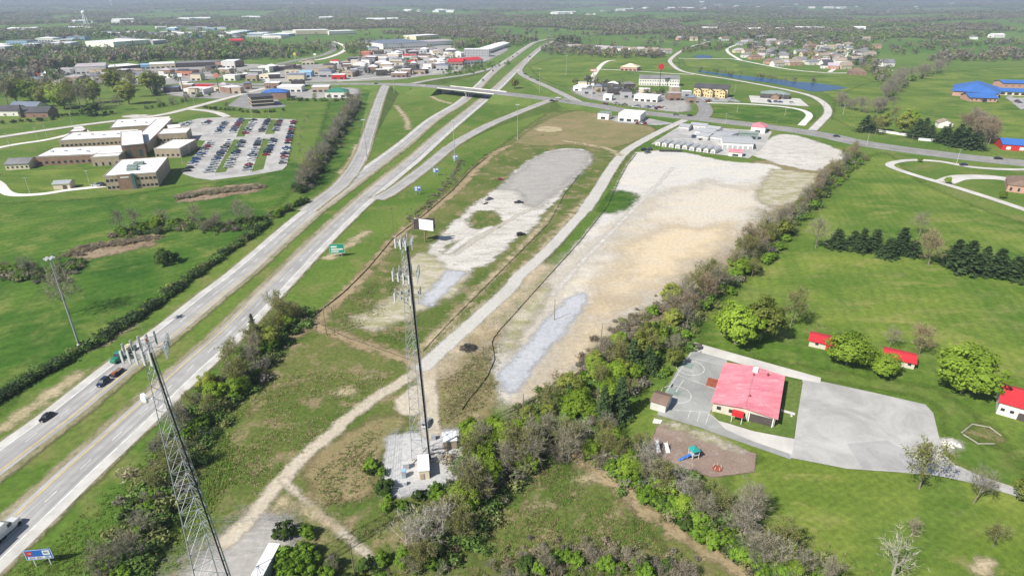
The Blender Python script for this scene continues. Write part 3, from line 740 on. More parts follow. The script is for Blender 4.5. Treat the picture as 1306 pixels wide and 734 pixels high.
flat('car_park', [(955, 122), (1020, 126), (1032, 136), (1000, 134), (958, 131)], M['concrete'], .19)
flat('car_park', [(872, 120), (930, 124), (945, 130), (895, 130)], M['town_asphalt'], .185)
flat('car_park', [(1290, 125), (1340, 124), (1340, 142), (1310, 140)], M['town_asphalt'], .19)
flat('car_park', [(1282, 124), (1290, 122), (1310, 138), (1302, 140)], M['town_asphalt'], .18)
flat('storage_yard', [(830, 184), (868, 160), (985, 168), (972, 190), (955, 202), (905, 196)], M['lot_asphalt'], .17)
patch('bare_spot', [(155, 148), (175, 146.5), (195, 147.5), (180, 150), (160, 150)], G['gravel'], margin=3)
# ponds
m, nt, bs, out = new_mat('pond_water')
bs.inputs['Base Color'].default_value = (.014, .07, .17, 1); bs.inputs['Roughness'].default_value = .25; bs.inputs['Specular IOR Level'].default_value = .08  # deep blue of the mirrored sky put into the base colour, specular held low
for q in ([(890, 90), (905, 92), (940, 96), (960, 98), (985, 101), (1010, 104), (1040, 106), (1078, 111.5), (1074, 113.5), (1060, 115.5), (1038, 117), (1020, 113.5), (990, 107.5), (965, 104), (940, 100.5), (915, 96), (893, 92.5)], [(884, 71.5), (895, 70.2), (908, 72), (905, 74.2), (890, 74.5)]):
    w = smooth(PX(q + q[:1]), 3)[:-1]
    me = bpy.data.meshes.new('pond'); me.from_pydata([(p.x, p.y, .2) for p in w], [], [list(range(len(w)))]); me.materials.append(m); me.update()
    tag(link('pond', me), kind='structure')

# ---------------------------------------------------------------- trees
def tinted(name, vs, fs, tint, mats, mi=None):
    me = bpy.data.meshes.new(name)
    vs = np.asarray(vs, np.float32); fs = np.asarray(fs, np.int32)
    n, k = fs.shape
    me.vertices.add(len(vs)); me.vertices.foreach_set('co', vs.ravel())
    me.loops.add(n * k); me.loops.foreach_set('vertex_index', fs.ravel())
    me.polygons.add(n); me.polygons.foreach_set('loop_start', np.arange(0, n * k, k, dtype=np.int32))
    try: me.polygons.foreach_set('loop_total', np.full(n, k, np.int32))
    except Exception: pass
    a = me.attributes.new('tint', 'FLOAT_COLOR', 'POINT')
    t4 = np.ones((len(vs), 4), np.float32); t4[:, :3] = tint
    a.data.foreach_set('color', t4.ravel())
    me.materials.append(mats); me.update(); me.validate()
    return me
def rand_dirs(r, n):
    d = r.normal(size=(n, 3)); return d / np.linalg.norm(d, axis=1, keepdims=True)
def cards(r, cen, size, nrm, tint):
    """small four-sided leaves, folded a little, around the centres"""
    n = len(cen)
    t = np.cross(nrm, rand_dirs(r, n)); t /= np.linalg.norm(t, axis=1, keepdims=True) + 1e-9
    b = np.cross(nrm, t)
    s = size[:, None]
    p = np.stack([cen + t * s, cen + b * s * .7 + nrm * s * .2, cen - t * s, cen - b * s * .7 + nrm * s * .15], 1).reshape(-1, 3)
    f = np.arange(4 * n).reshape(n, 4)
    return p, f, np.repeat(tint, 4, 0)
def skeleton(r, h, spread, lift, levels=3, trunk=.35, first=.3, nb=7):
    """segments (a, b, ra, rb, level) of a branching tree"""
    seg = []; tips = []
    def grow(a, d, L, ra, lev):
        n = 3 if lev == 0 else 2
        p = a; r0 = ra
        pts = [p]
        for i in range(n):
            d = d + Vector(r.normal(size=3)) * (.05 if lev == 0 else .14) + Vector((0, 0, .06 * lift)); d.normalize()
            q = p + d * (L / n); r1 = r0 * (.74 if lev == 0 else .6)
            seg.append((p, q, r0, r1, lev)); p, r0 = q, r1; pts.append(p)
        if lev >= levels: tips.append((pts[0], p)); return
        k = nb if lev == 0 else (5 if lev == 1 else 4)
        for j in range(k):
            t = (first + (1 - first) * (j + .5) / k) if lev == 0 else (.25 + .75 * (j + r.rand()) / k)
            i = min(n - 1, int(t * n)); base = pts[i].lerp(pts[i + 1], t * n - i)
            ang = 2.4 * j + r.rand() * 1.2
            side = d.orthogonal().normalized(); side = Matrix.Rotation(ang, 3, d) @ side
            tilt = spread * (1.15 - .45 * t) if lev == 0 else .75
            nd = (d * math.cos(tilt) + side * math.sin(tilt)).normalized()
            rl = ra * (1 - .6 * t) * .5
            grow(base, nd, L * (.62 - .22 * t if lev == 0 else .55) * (.8 + .4 * r.rand()), rl, lev + 1)
        if lev == 0: tips.append((pts[-2], pts[-1]))
    grow(Vector((0, 0, 0)), Vector((0, 0, 1)), h * .8, trunk, 0)
    return seg, tips
def wood_mesh(name, seg, maxlev, mat):
    mb = MB()
    for a, b, ra, rb, lev in seg:
        if lev <= maxlev: mb.tube(a, b, ra, max(rb, .012), 5 if lev == 0 else (4 if lev == 1 else 3), cap=False)
    return mb.mesh(name, mat)
def twig_mesh(name, r, tips, seg, n, L, w, col, mat):
    V, Fc, T = [], [], []
    src = [s for s in seg if s[4] >= 2] + [(a, b, 0, 0, 3) for a, b in tips]
    for i in range(n):
        a, b = src[r.randint(len(src))][:2]
        p = a.lerp(b, r.rand()); d = ((b - a).normalized() + Vector(r.normal(size=3)) * .55 + Vector((0, 0, .15))).normalized()
        q = p + d * L * (.5 + r.rand()); s = d.cross(Vector(r.normal(size=3))).normalized() * w
        k = len(V); V += [tuple(p - s), tuple(p + s), tuple(q)]; Fc.append((k, k + 1, k + 2))
        c = np.array(col) * (.75 + .5 * r.rand()); T += [c] * 3
    return tinted(name, V, Fc, np.array(T), mat)
PROTO = {}
def proto_bare(key, seed, h=10, spread=.75, col=(.245, .23, .17), bark='bark', n=1150, w=.04, lift=1.0, nb=9, trunk=.22, L=1.3, bud=None):
    r = np.random.RandomState(seed)
    seg, tips = skeleton(r, h, spread, lift, 3, trunk, .25, nb)
    me = twig_mesh('twigs', r, tips, seg, n, L, w, col, M['twig'])
    parts = [('trunk', wood_mesh('trunk', seg, 3, M[bark])), ('crown', me)]
    if bud:
        cen = np.array([tuple(a.lerp(b, r.rand())) for a, b in [tips[r.randint(len(tips))] for _ in range(bud[0])]]) + r.normal(size=(bud[0], 3)) * .35
        tint = np.array(bud[1]) * (.7 + .6 * r.rand(bud[0], 1))
        p, f, t = cards(r, cen, bud[2] * (.6 + .8 * r.rand(bud[0])), rand_dirs(r, bud[0]), tint)
        parts.append(('foliage', tinted('foliage', p, f, t, M['leaf'])))
    PROTO.setdefault(key, []).append((h, parts))
def proto_leafy(key, seed, h=11, w=11, cols=((.21, .33, .03), (.34, .48, .06)), nc=150, per=54, leaf=.28, base=.05, flat_=.9):
    r = np.random.RandomState(seed)
    seg, tips = skeleton(r, h * .8, .8, .6, 2, .3, .2, 8)
    V, Fc, T = [], [], []; k = 0
    # clumps spread through an uneven crown
    for i in range(nc):
        d = rand_dirs(r, 1)[0]; d[2] = d[2] * .95 + .05
        rad = (r.rand() ** .35) * (.78 + .3 * math.sin(3 * math.atan2(d[1], d[0]) + seed) * .5 + .15 * r.rand())
        c = np.array([d[0] * w / 2 * rad, d[1] * w / 2 * rad, h * (base + (1 - base) / 2) + d[2] * h * (1 - base) / 2 * flat_ * rad])
        cr = (.07 + .07 * r.rand()) * w
        dd = rand_dirs(r, per)
        cen = c + dd * cr * (.45 + .6 * r.rand(per, 1)) * np.array([1, 1, .7])
        nrm = .5 * dd + .6 * d + np.array([-.25, -.2, .6]) + .45 * rand_dirs(r, per); nrm /= np.linalg.norm(nrm, axis=1, keepdims=True)
        mixv = r.rand(); tint = (np.array(cols[0]) * (1 - mixv) + np.array(cols[1]) * mixv) * (.8 + .4 * r.rand(per, 1))
        p, f, t = cards(r, cen, leaf * (.6 + .8 * r.rand(per)), nrm, tint)
        V.append(p); Fc.append(f + k); T.append(t); k += len(p)
    me = tinted('crown', np.concatenate(V), np.concatenate(Fc), np.concatenate(T), M['leaf'])
    PROTO.setdefault(key, []).append((h, [('trunk', wood_mesh('trunk', seg, 1, M['bark'])), ('crown', me)]))
def proto_cedar(key, seed, h=9, w=5.2):
    r = np.random.RandomState(seed)
    V, Fc, T = [], [], []; k = 0
    mb = MB(); mb.tube((0, 0, 0), (0, 0, h * .95), .22, .03, 6)
    z = .7
    while z < h:
        R = w / 2 * (1 - z / h) ** .7 * (.85 + .3 * r.rand())
        nb = max(4, int(9 * (1 - z / h)) + 3)
        for j in range(nb):
            a = 2 * math.pi * (j + r.rand() * .7) / nb; Rj = R * (.7 + .5 * r.rand())
            m_ = int(10 + 26 * Rj / w)
            t = r.rand(m_) ** .7
            cen = np.stack([np.cos(a) * Rj * t, np.sin(a) * Rj * t, z + .25 * t - .5 * t * t * Rj * .3], 1) + r.normal(size=(m_, 3)) * np.array([.22, .22, .1]) * (1.2 - .3 * t[:, None])
            nrm = np.array([.3 * np.cos(a), .3 * np.sin(a), 1]) + .5 * rand_dirs(r, m_); nrm /= np.linalg.norm(nrm, axis=1, keepdims=True)
            tint = np.array((.068, .115, .046)) * (.7 + .8 * r.rand(m_, 1)) + np.array((.012, .02, .004)) * t[:, None]
            p, f, tt = cards(r, cen, .26 * (.7 + .7 * r.rand(m_)), nrm, tint)
            V.append(p); Fc.append(f + k); T.append(tt); k += len(p)
        z += .5 + .12 * r.rand()
    PROTO.setdefault(key, []).append((h, [('trunk', mb.mesh('trunk', M['bark'])), ('crown', tinted('crown', np.concatenate(V), np.concatenate(Fc), np.concatenate(T), M['leaf']))]))
for s in (1, 2, 3, 4): proto_bare('bare_tree', s, 10, .8)
for s in (5, 6): proto_bare('pale_tree', s, 11, .7, (.44, .40, .35), 'bark_pale', 420, .035, nb=7, trunk=.3)
for s in (7, 8, 9): proto_bare('budding_tree', s, 11, .7, (.28, .23, .16), 'bark', 500, .035, bud=(1500, (.25, .275, .07), .19))
for s in (10, 11): proto_bare('brown_tree', s, 9, .75, (.28, .225, .15), 'bark', 1300, .04, bud=(500, (.30, .21, .11), .16))
for s in (12, 13, 14): proto_leafy('leafy_tree', s)
for s in (15, 16): proto_leafy('olive_tree', s, 11, 9, ((.23, .28, .05), (.35, .39, .09)), 110, 44, .26)
for s in (17, 18, 19): proto_leafy('green_shrub', s, 4, 5.5, ((.15, .28, .026), (.26, .42, .05)), 44, 50, .21, .02, 1.0)
for s in (20, 21): proto_leafy('dark_shrub', s, 3.2, 4.6, ((.055, .105, .022), (.095, .165, .032)), 36, 50, .2, .0, 1.0)
for s in (22, 23, 24): proto_bare('bare_shrub', s, 4.6, 1.0, (.25, .225, .165), 'bark', 700, .034, nb=9, trunk=.09, L=.8)
proto_cedar('cedar_tree', 25); proto_cedar('cedar_tree', 26, 9, 6.2); proto_cedar('cedar_tree', 27, 8, 6.8); proto_cedar('cedar_tree', 28, 10, 4.4)
NAMES = {'pale_tree': 'bare_tree', 'brown_tree': 'bare_tree', 'olive_tree': 'leafy_tree'}
CATS = {'green_shrub': 'shrub', 'dark_shrub': 'shrub', 'bare_shrub': 'shrub'}
def plant(key, x, y, h, label, group=None, z=None, wide=1.0):
    h0, parts = rng.choice(PROTO[key])
    e = empty(NAMES.get(key, key), (x, y, hz(x, y) if z is None else z), label, CATS.get(key, 'tree'), group, rng.random() * 6.28)
    s = h / h0; e.scale = (s * wide, s * wide, s)
    for nm, me in parts: link(nm, me, e)
    return e
def plant_px(key, u, v, h, label, group=None, wide=1.0):
    p = P(u, v); return plant(key, p.x, p.y, h, label, group, wide=wide)
EDGE = 'in the hedgerow between the lots and the right fields'
LOOK = {'bare_tree': 'grey-brown leafless tree', 'pale_tree': 'pale-barked leafless tree', 'budding_tree': 'tree just budding yellow-green', 'brown_tree': 'reddish-brown bare tree', 'leafy_tree': 'bright green leafy tree',
        'olive_tree': 'olive-green leafy tree', 'green_shrub': 'bright green leafy shrub', 'dark_shrub': 'dark green shrub', 'bare_shrub': 'leafless twiggy shrub', 'cedar_tree': 'dark green cedar'}
def thicket(px_pts, width, n, mix, where, hs=(5, 9), jit=1.0):
    """n plants along a strip; mix = {kind: weight}"""
    line = resample(smooth(PX(px_pts), 4), 1.0)
    mix = dict(mix)
    if where != EDGE and 'grey thicket' not in where and 'hedgerow left' not in where:
        for k_ in ('bare_tree', 'bare_shrub'):
            if k_ in mix: mix[k_] *= .55
    ks, ws = list(mix), list(mix.values())
    for i in range(n):
        p = line[min(len(line) - 1, int((i + rng.random()) / n * len(line)))]
        k = rng.choices(ks, ws)[0]
        a, b = rng.gauss(0, .35) * width, rng.gauss(0, .35) * width
        h = rng.uniform(*hs) * 1.08 * (.45 if 'shrub' in k else 1.0) * (.8 if k == 'leafy_tree' else 1)
        plant(k, p.x + a, p.y + b, h, LOOK[k] + ' ' + where, where)
# single trees with their own look: kind, base point, height, label
for k, u, v, h, lab in (
    ('leafy_tree', 938, 438, 17, 'broad bright green tree beside the small black cart, left of two'), ('olive_tree', 970, 432, 18, 'tall olive tree behind the broad bright green one by the field edge'),
    ('budding_tree', 1008, 416, 14, 'slender yellow-green budding tree standing alone in the lawn by the cabins'),
    ('leafy_tree', 1079, 466, 14, 'round green tree in front of the left red-roofed cabin'), ('leafy_tree', 1124, 479, 9.5, 'low spreading bright green tree left of the right cabin'),
    ('leafy_tree', 1226, 500, 18, 'largest bright green tree, alone on the lawn near the red-roofed barn'), ('brown_tree', 1172, 452, 10, 'brown bare tree leaning right, beside the right cabin'),
    ('bare_tree', 1134, 443, 7, 'small bare tree behind the right cabin'), ('budding_tree', 1172, 623, 13, 'tall slender pale-budding tree at the edge of the parking lot drive'),
    ('bare_tree', 1242, 641, 9, 'small bare tree on the lawn below the parking lot drive'), ('olive_tree', 1310, 640, 9, 'half-leafed tree cut by the right frame edge below the drive'),
    ('budding_tree', 1266, 697, 6, 'flat-topped small tree alone in the lower right lawn'), ('bare_shrub', 1162, 682, 4, 'tiny bare sapling on a pale earth spot in the lawn'),
    ('brown_tree', 1184, 338, 14, 'round reddish-brown bare tree in the middle of the cedar row'), ('bare_tree', 1172, 300, 11, 'grey bare tree behind the cedar row'), ('bare_tree', 1040, 316, 14, 'wide grey bare tree at the left end of the cedar row'),
    ('bare_tree', 88, 400, 17, 'tall bare tree in the left field behind the high mast pole'), ('dark_shrub', 212, 336, 8, 'large round dark shrub alone in the left field'),
    ('leafy_tree', 1173, 207, 4, 'small round green tree at the turn of the loop drive'), ('leafy_tree', 1208, 234, 5, 'small round green tree beside the loop drive parking'), ('leafy_tree', 1278, 253, 5, 'small round green tree by the brown-roofed church'),
    ('olive_tree', 656, 113, 16, 'lone olive tree between the highway and the ramp beyond the overpass'), ('cedar_tree', 325, 428, 9, 'spiky dark pine beside the right highway shoulder'),
    ('pale_tree', 537, 712, 12, 'pale dead tree with spreading white limbs below the tower compound'), ('pale_tree', 520, 705, 10, 'white forked dead trunk left of the pale dead tree below the compound'), ('pale_tree', 566, 690, 11, 'thin pale leafless tree right of the dead trunks'),
    ('pale_tree', 1132, 748, 12, 'large pale-limbed leafless tree at the bottom edge'), ('leafy_tree', 835, 436, 9, 'round vivid green tree in the thicket beside the sandy lot'), ('cedar_tree', 826, 470, 9, 'dark cedar left of the basketball court'),
    ('cedar_tree', 790, 532, 14, 'tall dark cedar casting shade on the lawn left of the brown shed'), ('cedar_tree', 768, 540, 13, 'dark cedar left of the tallest one near the brown shed'), ('cedar_tree', 805, 470, 11, 'dark cedar above the lawn strip left of the court'),
    ('olive_tree', 858, 466, 8, 'olive tree at the corner of the basketball court')):
    plant_px(k, u, v, h, lab, wide={'leafy_tree': 1.08, 'olive_tree': 1.1}.get(k, 1.0) if h > 8 else 1.0)
for i, (u, v, h) in enumerate([(1066, 316, 10), (1088, 311, 7), (1097, 321, 12), (1114, 319, 11), (1131, 328, 10), (1147, 323, 13), (1163, 326, 8), (1216, 337, 12), (1231, 346, 14.5), (1252, 343, 11), (1268, 352, 13), (1292, 353, 10), (1308, 356, 13)]):
    plant_px('cedar_tree', u, v, h, 'dark green cedar, %s from the left in the row across the right field' % 'first second third fourth fifth sixth seventh eighth ninth tenth eleventh twelfth thirteenth'.split()[i], 'cedar row in the right field', rng.uniform(1.5, 2.1))
for u, v, h in [(1103, 168, 12), (1112, 165, 10), (1200, 182, 11), (1185, 178, 10), (1168, 176, 13), (1178, 170, 11), (1216, 186, 12), (1230, 188, 13), (1242, 190, 12), (1222, 180, 12), (1208, 174, 9)]:
    plant_px('cedar_tree', u, v, h * 1.25, 'dark green cedar screening the farmhouse by the main road', 'cedars round the farmhouse', 1.8)
for u, v, h, k in [(1124, 168, 15, 'olive_tree'), (1150, 172, 17, 'olive_tree'), (1160, 160, 13, 'leafy_tree'), (1140, 155, 10, 'budding_tree'), (1116, 172, 12, 'budding_tree')]:
    plant_px(k, u, v, h * 1.3, LOOK[k] + ' among the farmhouse cedars', 'trees round the farmhouse')
EDGE = 'in the hedgerow between the lots and the right fields'
thicket([(1095, 196), (1060, 226), (1020, 266), (990, 295)], 6, 46, {'bare_tree': 5, 'brown_tree': 3, 'budding_tree': 3, 'olive_tree': 1, 'green_shrub': 5}, EDGE, (6, 10))
thicket([(990, 295), (955, 330), (920, 362), (885, 395), (850, 425)], 10, 62, {'bare_tree': 6, 'brown_tree': 1, 'budding_tree': 4, 'olive_tree': 1.5, 'leafy_tree': 1, 'green_shrub': 6, 'bare_shrub': 2, 'cedar_tree': 1}, EDGE, (7, 11))
thicket([(1098, 206), (1062, 240), (1022, 282), (990, 320), (965, 352)], 3, 26, {'green_shrub': 3, 'dark_shrub': 2}, 'along the field side of the right hedgerow', (5, 9))
thicket([(850, 425), (815, 455), (775, 485), (735, 520), (690, 550)], 15, 64, {'bare_tree': 2.5, 'budding_tree': 4, 'olive_tree': 3, 'leafy_tree': 4, 'green_shrub': 7, 'bare_shrub': 2, 'cedar_tree': 1.5}, 'in the thicket beside the sandy lot', (6, 10))
thicket([(690, 550), (650, 585), (615, 610), (590, 650)], 11, 46, {'bare_tree': 3.5, 'budding_tree': 4, 'leafy_tree': 4, 'green_shrub': 7, 'dark_shrub': 2, 'bare_shrub': 2}, 'in the thicket right of the tower compound', (6, 10))
thicket([(600, 560), (622, 575), (640, 555)], 6, 12, {'leafy_tree': 3, 'green_shrub': 3}, 'at the right corner of the tower compound', (6, 10))
thicket([(590, 650), (565, 690), (545, 730), (530, 770)], 8, 22, {'bare_tree': 3, 'green_shrub': 5, 'dark_shrub': 3, 'budding_tree': 2}, 'below the tower compound', (5, 8))
thicket([(640, 600), (700, 580), (745, 575)], 7, 22, {'bare_tree': 5, 'bare_shrub': 5, 'budding_tree': 2}, 'in the grey thicket above the lower meadow', (6, 9))
thicket([(750, 560), (795, 590), (840, 620), (890, 650), (935, 680), (985, 715), (1040, 750)], 8, 70, {'bare_tree': 6, 'pale_tree': 1, 'budding_tree': 3, 'green_shrub': 6, 'bare_shrub': 5, 'leafy_tree': 1}, 'in the diagonal hedgerow below the playground', (6, 9))
thicket([(770, 590), (815, 625), (860, 655), (910, 690), (970, 730), (1010, 755)], 3, 34, {'green_shrub': 5, 'dark_shrub': 1}, 'along the lower side of the diagonal hedgerow', (5, 9))
thicket([(640, 745), (700, 725), (760, 715), (820, 725), (880, 745)], 6, 52, {'bare_shrub': 8, 'green_shrub': 2, 'dark_shrub': 1}, 'in the brushy bottom edge of the meadow', (4, 8))
thicket([(375, 400), (350, 425), (325, 455), (300, 485), (275, 510)], 9, 48, {'bare_tree': 2.5, 'budding_tree': 4, 'green_shrub': 7, 'bare_shrub': 2, 'dark_shrub': 2, 'olive_tree': 2, 'leafy_tree': 1}, 'in the thicket between highway and grassy slope', (6, 10))
thicket([(275, 510), (250, 550), (225, 590), (205, 625)], 8, 34, {'bare_tree': 3, 'budding_tree': 3, 'green_shrub': 5, 'bare_shrub': 3, 'dark_shrub': 2}, 'in the thicket behind the left lattice tower', (5, 9))
thicket([(200, 640), (170, 690), (140, 730), (110, 770)], 9, 30, {'bare_tree': 4, 'bare_shrub': 4, 'green_shrub': 5, 'dark_shrub': 2}, 'in the roadside brush right of the blue sign', (5, 8))
thicket([(382, 690), (372, 720), (360, 760)], 6, 16, {'green_shrub': 5, 'dark_shrub': 2}, 'beside the parked white trailer', (6, 10))
thicket([(400, 735), (450, 745), (500, 740), (520, 715)], 8, 20, {'green_shrub': 4, 'dark_shrub': 3, 'bare_shrub': 3}, 'at the bottom edge near the dirt track', (5, 8))
thicket([(462, 585), (480, 605), (500, 650), (540, 640), (575, 640)], 3.5, 18, {'green_shrub': 5, 'dark_shrub': 2}, 'round the front of the tower compound', (4, 8))
thicket([(150, 298), (195, 292), (240, 288), (290, 290), (325, 282)], 8, 46, {'bare_tree': 3, 'green_shrub': 5, 'dark_shrub': 4, 'bare_shrub': 4, 'leafy_tree': 1}, 'in the scrub above the left marsh', (7, 11))
thicket([(-20, 345), (20, 348), (60, 352), (90, 340)], 8, 34, {'bare_tree': 2, 'bare_shrub': 5, 'green_shrub': 4, 'dark_shrub': 3}, 'in the scrub at the left of the marsh', (5, 8))
thicket([(455, 132), (438, 160), (420, 190), (400, 222), (382, 246)], 6, 84, {'bare_tree': 8, 'dark_shrub': 5, 'green_shrub': 2, 'budding_tree': 1}, 'in the dark hedgerow left of the on-ramp', (8, 12))
thicket([(390, 258), (372, 266), (352, 276), (330, 286)], 3, 22, {'dark_shrub': 3, 'green_shrub': 4, 'bare_shrub': 1}, 'between the dark hedgerow and the long hedge', (6, 9))
for u, v in [(388, 157), (386, 167), (384, 178), (382, 188), (383, 196), (393, 152)]:
    plant_px('bare_shrub', u, v, 3.5, 'bare sapling in the line beside the school car park', 'saplings by the school car park')
BELT = 'in the tree belt left of the mall'
for u, v, h, k in [(10, 134, 20, 'bare_tree'), (22, 131, 20, 'olive_tree'), (41, 131, 17, 'leafy_tree'), (58, 136, 18, 'olive_tree'), (70, 138, 16, 'budding_tree'), (83, 139, 19, 'leafy_tree'), (92, 143, 20, 'budding_tree'), (104, 141, 15, 'bare_tree'), (113, 138, 16, 'bare_tree'),
                   (120, 132, 20, 'olive_tree'), (128, 127, 16, 'bare_tree'), (145, 117, 20, 'olive_tree'), (152, 112, 15, 'budding_tree'), (165, 133, 19, 'olive_tree'), (172, 124, 17, 'budding_tree'), (193, 119, 20, 'olive_tree'), (200, 122, 15, 'cedar_tree'), (205, 116, 16, 'olive_tree'),
                   (30, 150, 8, 'cedar_tree'), (50, 136, 12, 'cedar_tree'), (118, 148, 9, 'dark_shrub'), (132, 146, 9, 'bare_tree'), (150, 141, 9, 'bare_tree')]:
    plant_px(k, u, v, h * 1.6, LOOK[k] + ' ' + BELT, BELT)
thicket([(0, 158), (30, 156), (60, 154), (80, 149), (110, 147), (140, 146)], 3, 26, {'dark_shrub': 5, 'bare_shrub': 2}, 'in the hedge along the left town road', (6, 8))
thicket([(182, 140), (215, 135), (240, 128), (262, 122)], 9, 30, {'bare_shrub': 5, 'bare_tree': 3, 'green_shrub': 3}, 'in the scrub beside the town road', (6, 9))
thicket([(258, 138), (290, 141), (330, 144), (360, 142)], 5, 30, {'bare_shrub': 4, 'green_shrub': 4, 'budding_tree': 1, 'dark_shrub': 3}, 'between the hotel and the school car park', (5, 8))
thicket([(370, 128), (400, 129), (430, 129), (452, 126)], 5, 24, {'green_shrub': 6, 'budding_tree': 2, 'dark_shrub': 2}, 'behind the red and white restaurant', (6, 10))
thicket([(1128, 130), (1140, 115), (1150, 105), (1180, 98), (1200, 90)], 12, 44, {'bare_tree': 7, 'green_shrub': 2}, 'in the hedge left of the blue-roofed school', (14, 19))
thicket([(1066, 134), (1085, 140), (1110, 145), (1130, 138)], 8, 26, {'bare_tree': 6, 'bare_shrub': 3}, 'in the scrub below the large pond', (9, 13))
thicket([(1225, 165), (1245, 172), (1262, 185), (1240, 160)], 8, 22, {'bare_tree': 6, 'brown_tree': 2}, 'in the bare grove behind the farmhouse', (11, 16))

# ---------------------------------------------------------------- masses of far trees
def crown_template(r, n, bare, fs=1.0):
    d = rand_dirs(r, n); rad = r.rand(n, 1) ** .4 * (1 + .25 * np.sin(4 * np.arctan2(d[:, 1:2], d[:, :1])))
    c = d * rad * np.array([.5, .5, .42]) + np.array([0, 0, .56])
    s = fs * (.15 if not bare else .11) * (.6 + .8 * r.rand(n))
    nrm = d + .8 * rand_dirs(r, n); nrm /= np.linalg.norm(nrm, axis=1, keepdims=True)
    t = np.cross(nrm, rand_dirs(r, n)); t /= np.linalg.norm(t, axis=1, keepdims=True); b = np.cross(nrm, t)
    tri = np.stack([c + t * s[:, None] * 1.3, c - t * s[:, None] * .8 + b * s[:, None], c - t * s[:, None] * .8 - b * s[:, None]], 1)
    return tri
PAL = {'grey': (.235, .22, .17), 'brown': (.26, .21, .14), 'olive': (.22, .245, .085), 'green': (.14, .235, .05), 'dark': (.055, .09, .035), 'tan': (.32, .27, .18)}
def tree_mass(name, pts, label, n=26, kind='stuff', fs=1.0):
    """pts: rows x, y, z, height, width, palette index"""
    r = np.random.RandomState(len(pts))
    keys = list(PAL)
    tem = [crown_template(r, n, i % 2, fs) for i in range(6)]
    pts = np.asarray(pts, float); N = len(pts)
    T = np.stack(tem)[r.randint(0, 6, N)]                      # N, n, 3, 3
    a = r.rand(N) * 6.28; ca, sa = np.cos(a), np.sin(a)
    x = T[..., 0] * ca[:, None, None] - T[..., 1] * sa[:, None, None]; y = T[..., 0] * sa[:, None, None] + T[..., 1] * ca[:, None, None]
    V = np.stack([x * pts[:, 4, None, None] + pts[:, 0, None, None], y * pts[:, 4, None, None] + pts[:, 1, None, None], T[..., 2] * pts[:, 3, None, None] + pts[:, 2, None, None]], -1).reshape(-1, 3)
    base = np.array([PAL[k] for k in keys])[pts[:, 5].astype(int)] * (.8 + .4 * r.rand(N, 1))
    tint = (np.repeat(base, n, 0) * (.75 + .5 * r.rand(N * n, 1))).repeat(3, 0)
    me = tinted(name, V, np.arange(len(V)).reshape(-1, 3), tint, M['far_leaf'])
    o = link(name, me)
    return tag(o, label, 'trees', kind=kind)
KI = {k: i for i, k in enumerate(PAL)}
def pick(r, n, mix):
    ks = list(mix); w = np.array([mix[k] for k in ks], float); return np.array([KI[k] for k in ks])[r.choice(len(ks), n, p=w / w.sum())]
# far woodland: spacing grows with distance
r = np.random.RandomState(3)
rows = []
yy = 1500.0
while yy < 15500:
    step = yy * .0052 if yy < 4000 else yy * .0085
    sp = yy * .0060
    half = .95 * yy + 250
    n = int(2 * half / sp)
    x = (np.arange(n) - n / 2) * sp + r.rand(n) * sp * 1.2; y = yy + r.rand(n) * step * 1.4
    k = r.rand(n) < wood_mask(x, y) * .93 + .015
    x, y = x[k], y[k]
    h = np.clip(11 + 4 * r.rand(len(x)) + yy * .0006, 10, 20); w = np.maximum(9 + 4 * r.rand(len(x)), sp * 1.25)
    region = vnoise(x, y, 260)
    c = np.where(region + .3 * r.rand(len(x)) > .72, pick(r, len(x), {'olive': 4, 'green': 4, 'grey': 1}), pick(r, len(x), {'grey': 6, 'brown': 3, 'tan': 1, 'olive': 2, 'dark': .5}))
    rows.append(np.stack([x, y, hills(x, y) - 1, h, w, c], 1))
    yy += step
tree_mass('distant_woodland', np.concatenate(rows), 'far grey-brown woods with green patches rolling to the horizon')
def area(px_poly, n, hs, mix, name, label, wf=.9, tri=60):
    w = PX(px_poly); xs = [p.x for p in w]; ys_ = [p.y for p in w]; r = np.random.RandomState(n)
    x = r.uniform(min(xs), max(xs), n * 6); y = r.uniform(min(ys_), max(ys_), n * 6)
    k = inside(x, y, w); x, y = x[k][:n], y[k][:n]
    h = r.uniform(hs[0], hs[1], len(x)) * 1.5
    return tree_mass(name, np.stack([x, y, hills(x, y) - .5, h, h * wf * r.uniform(.8, 1.2, len(x)), pick(r, len(x), mix)], 1), label, tri, fs=.8)
MIX = {'olive': 4, 'green': 3, 'grey': 4, 'brown': 1.5, 'dark': 1}
area([(0, 75), (60, 66), (130, 70), (240, 68), (300, 64), (340, 62), (345, 72), (280, 80), (220, 80), (140, 82), (90, 88), (0, 95)], 520, (9, 16), MIX, 'tree_belt', 'mixed green and brown tree belt behind the strip mall')
area([(-40, 48), (60, 47), (130, 49), (60, 52), (0, 56), (-40, 58)], 260, (10, 15), MIX, 'tree_belt', 'trees above the far left field')
area([(300, 57), (345, 62), (420, 60), (415, 68), (350, 78), (310, 76)], 130, (7, 12), MIX, 'tree_belt', 'trees inside the curve of the divided town road')
area([(440, 64), (455, 55), (480, 54), (470, 66), (462, 76), (450, 76)], 50, (8, 13), MIX, 'tree_belt', 'trees between the curving road and the big store')
area([(575, 62), (600, 56), (650, 52), (690, 52), (660, 60), (645, 58), (600, 64)], 160, (8, 13), MIX, 'tree_belt', 'trees behind the white hotel')
area([(693, 62), (715, 56), (740, 62), (800, 68), (850, 70), (850, 75), (780, 74), (720, 72), (690, 70)], 230, (6, 10), {'grey': 5, 'brown': 3, 'olive': 2}, 'tree_belt', 'brown scrub in front of the pale townhouse row')
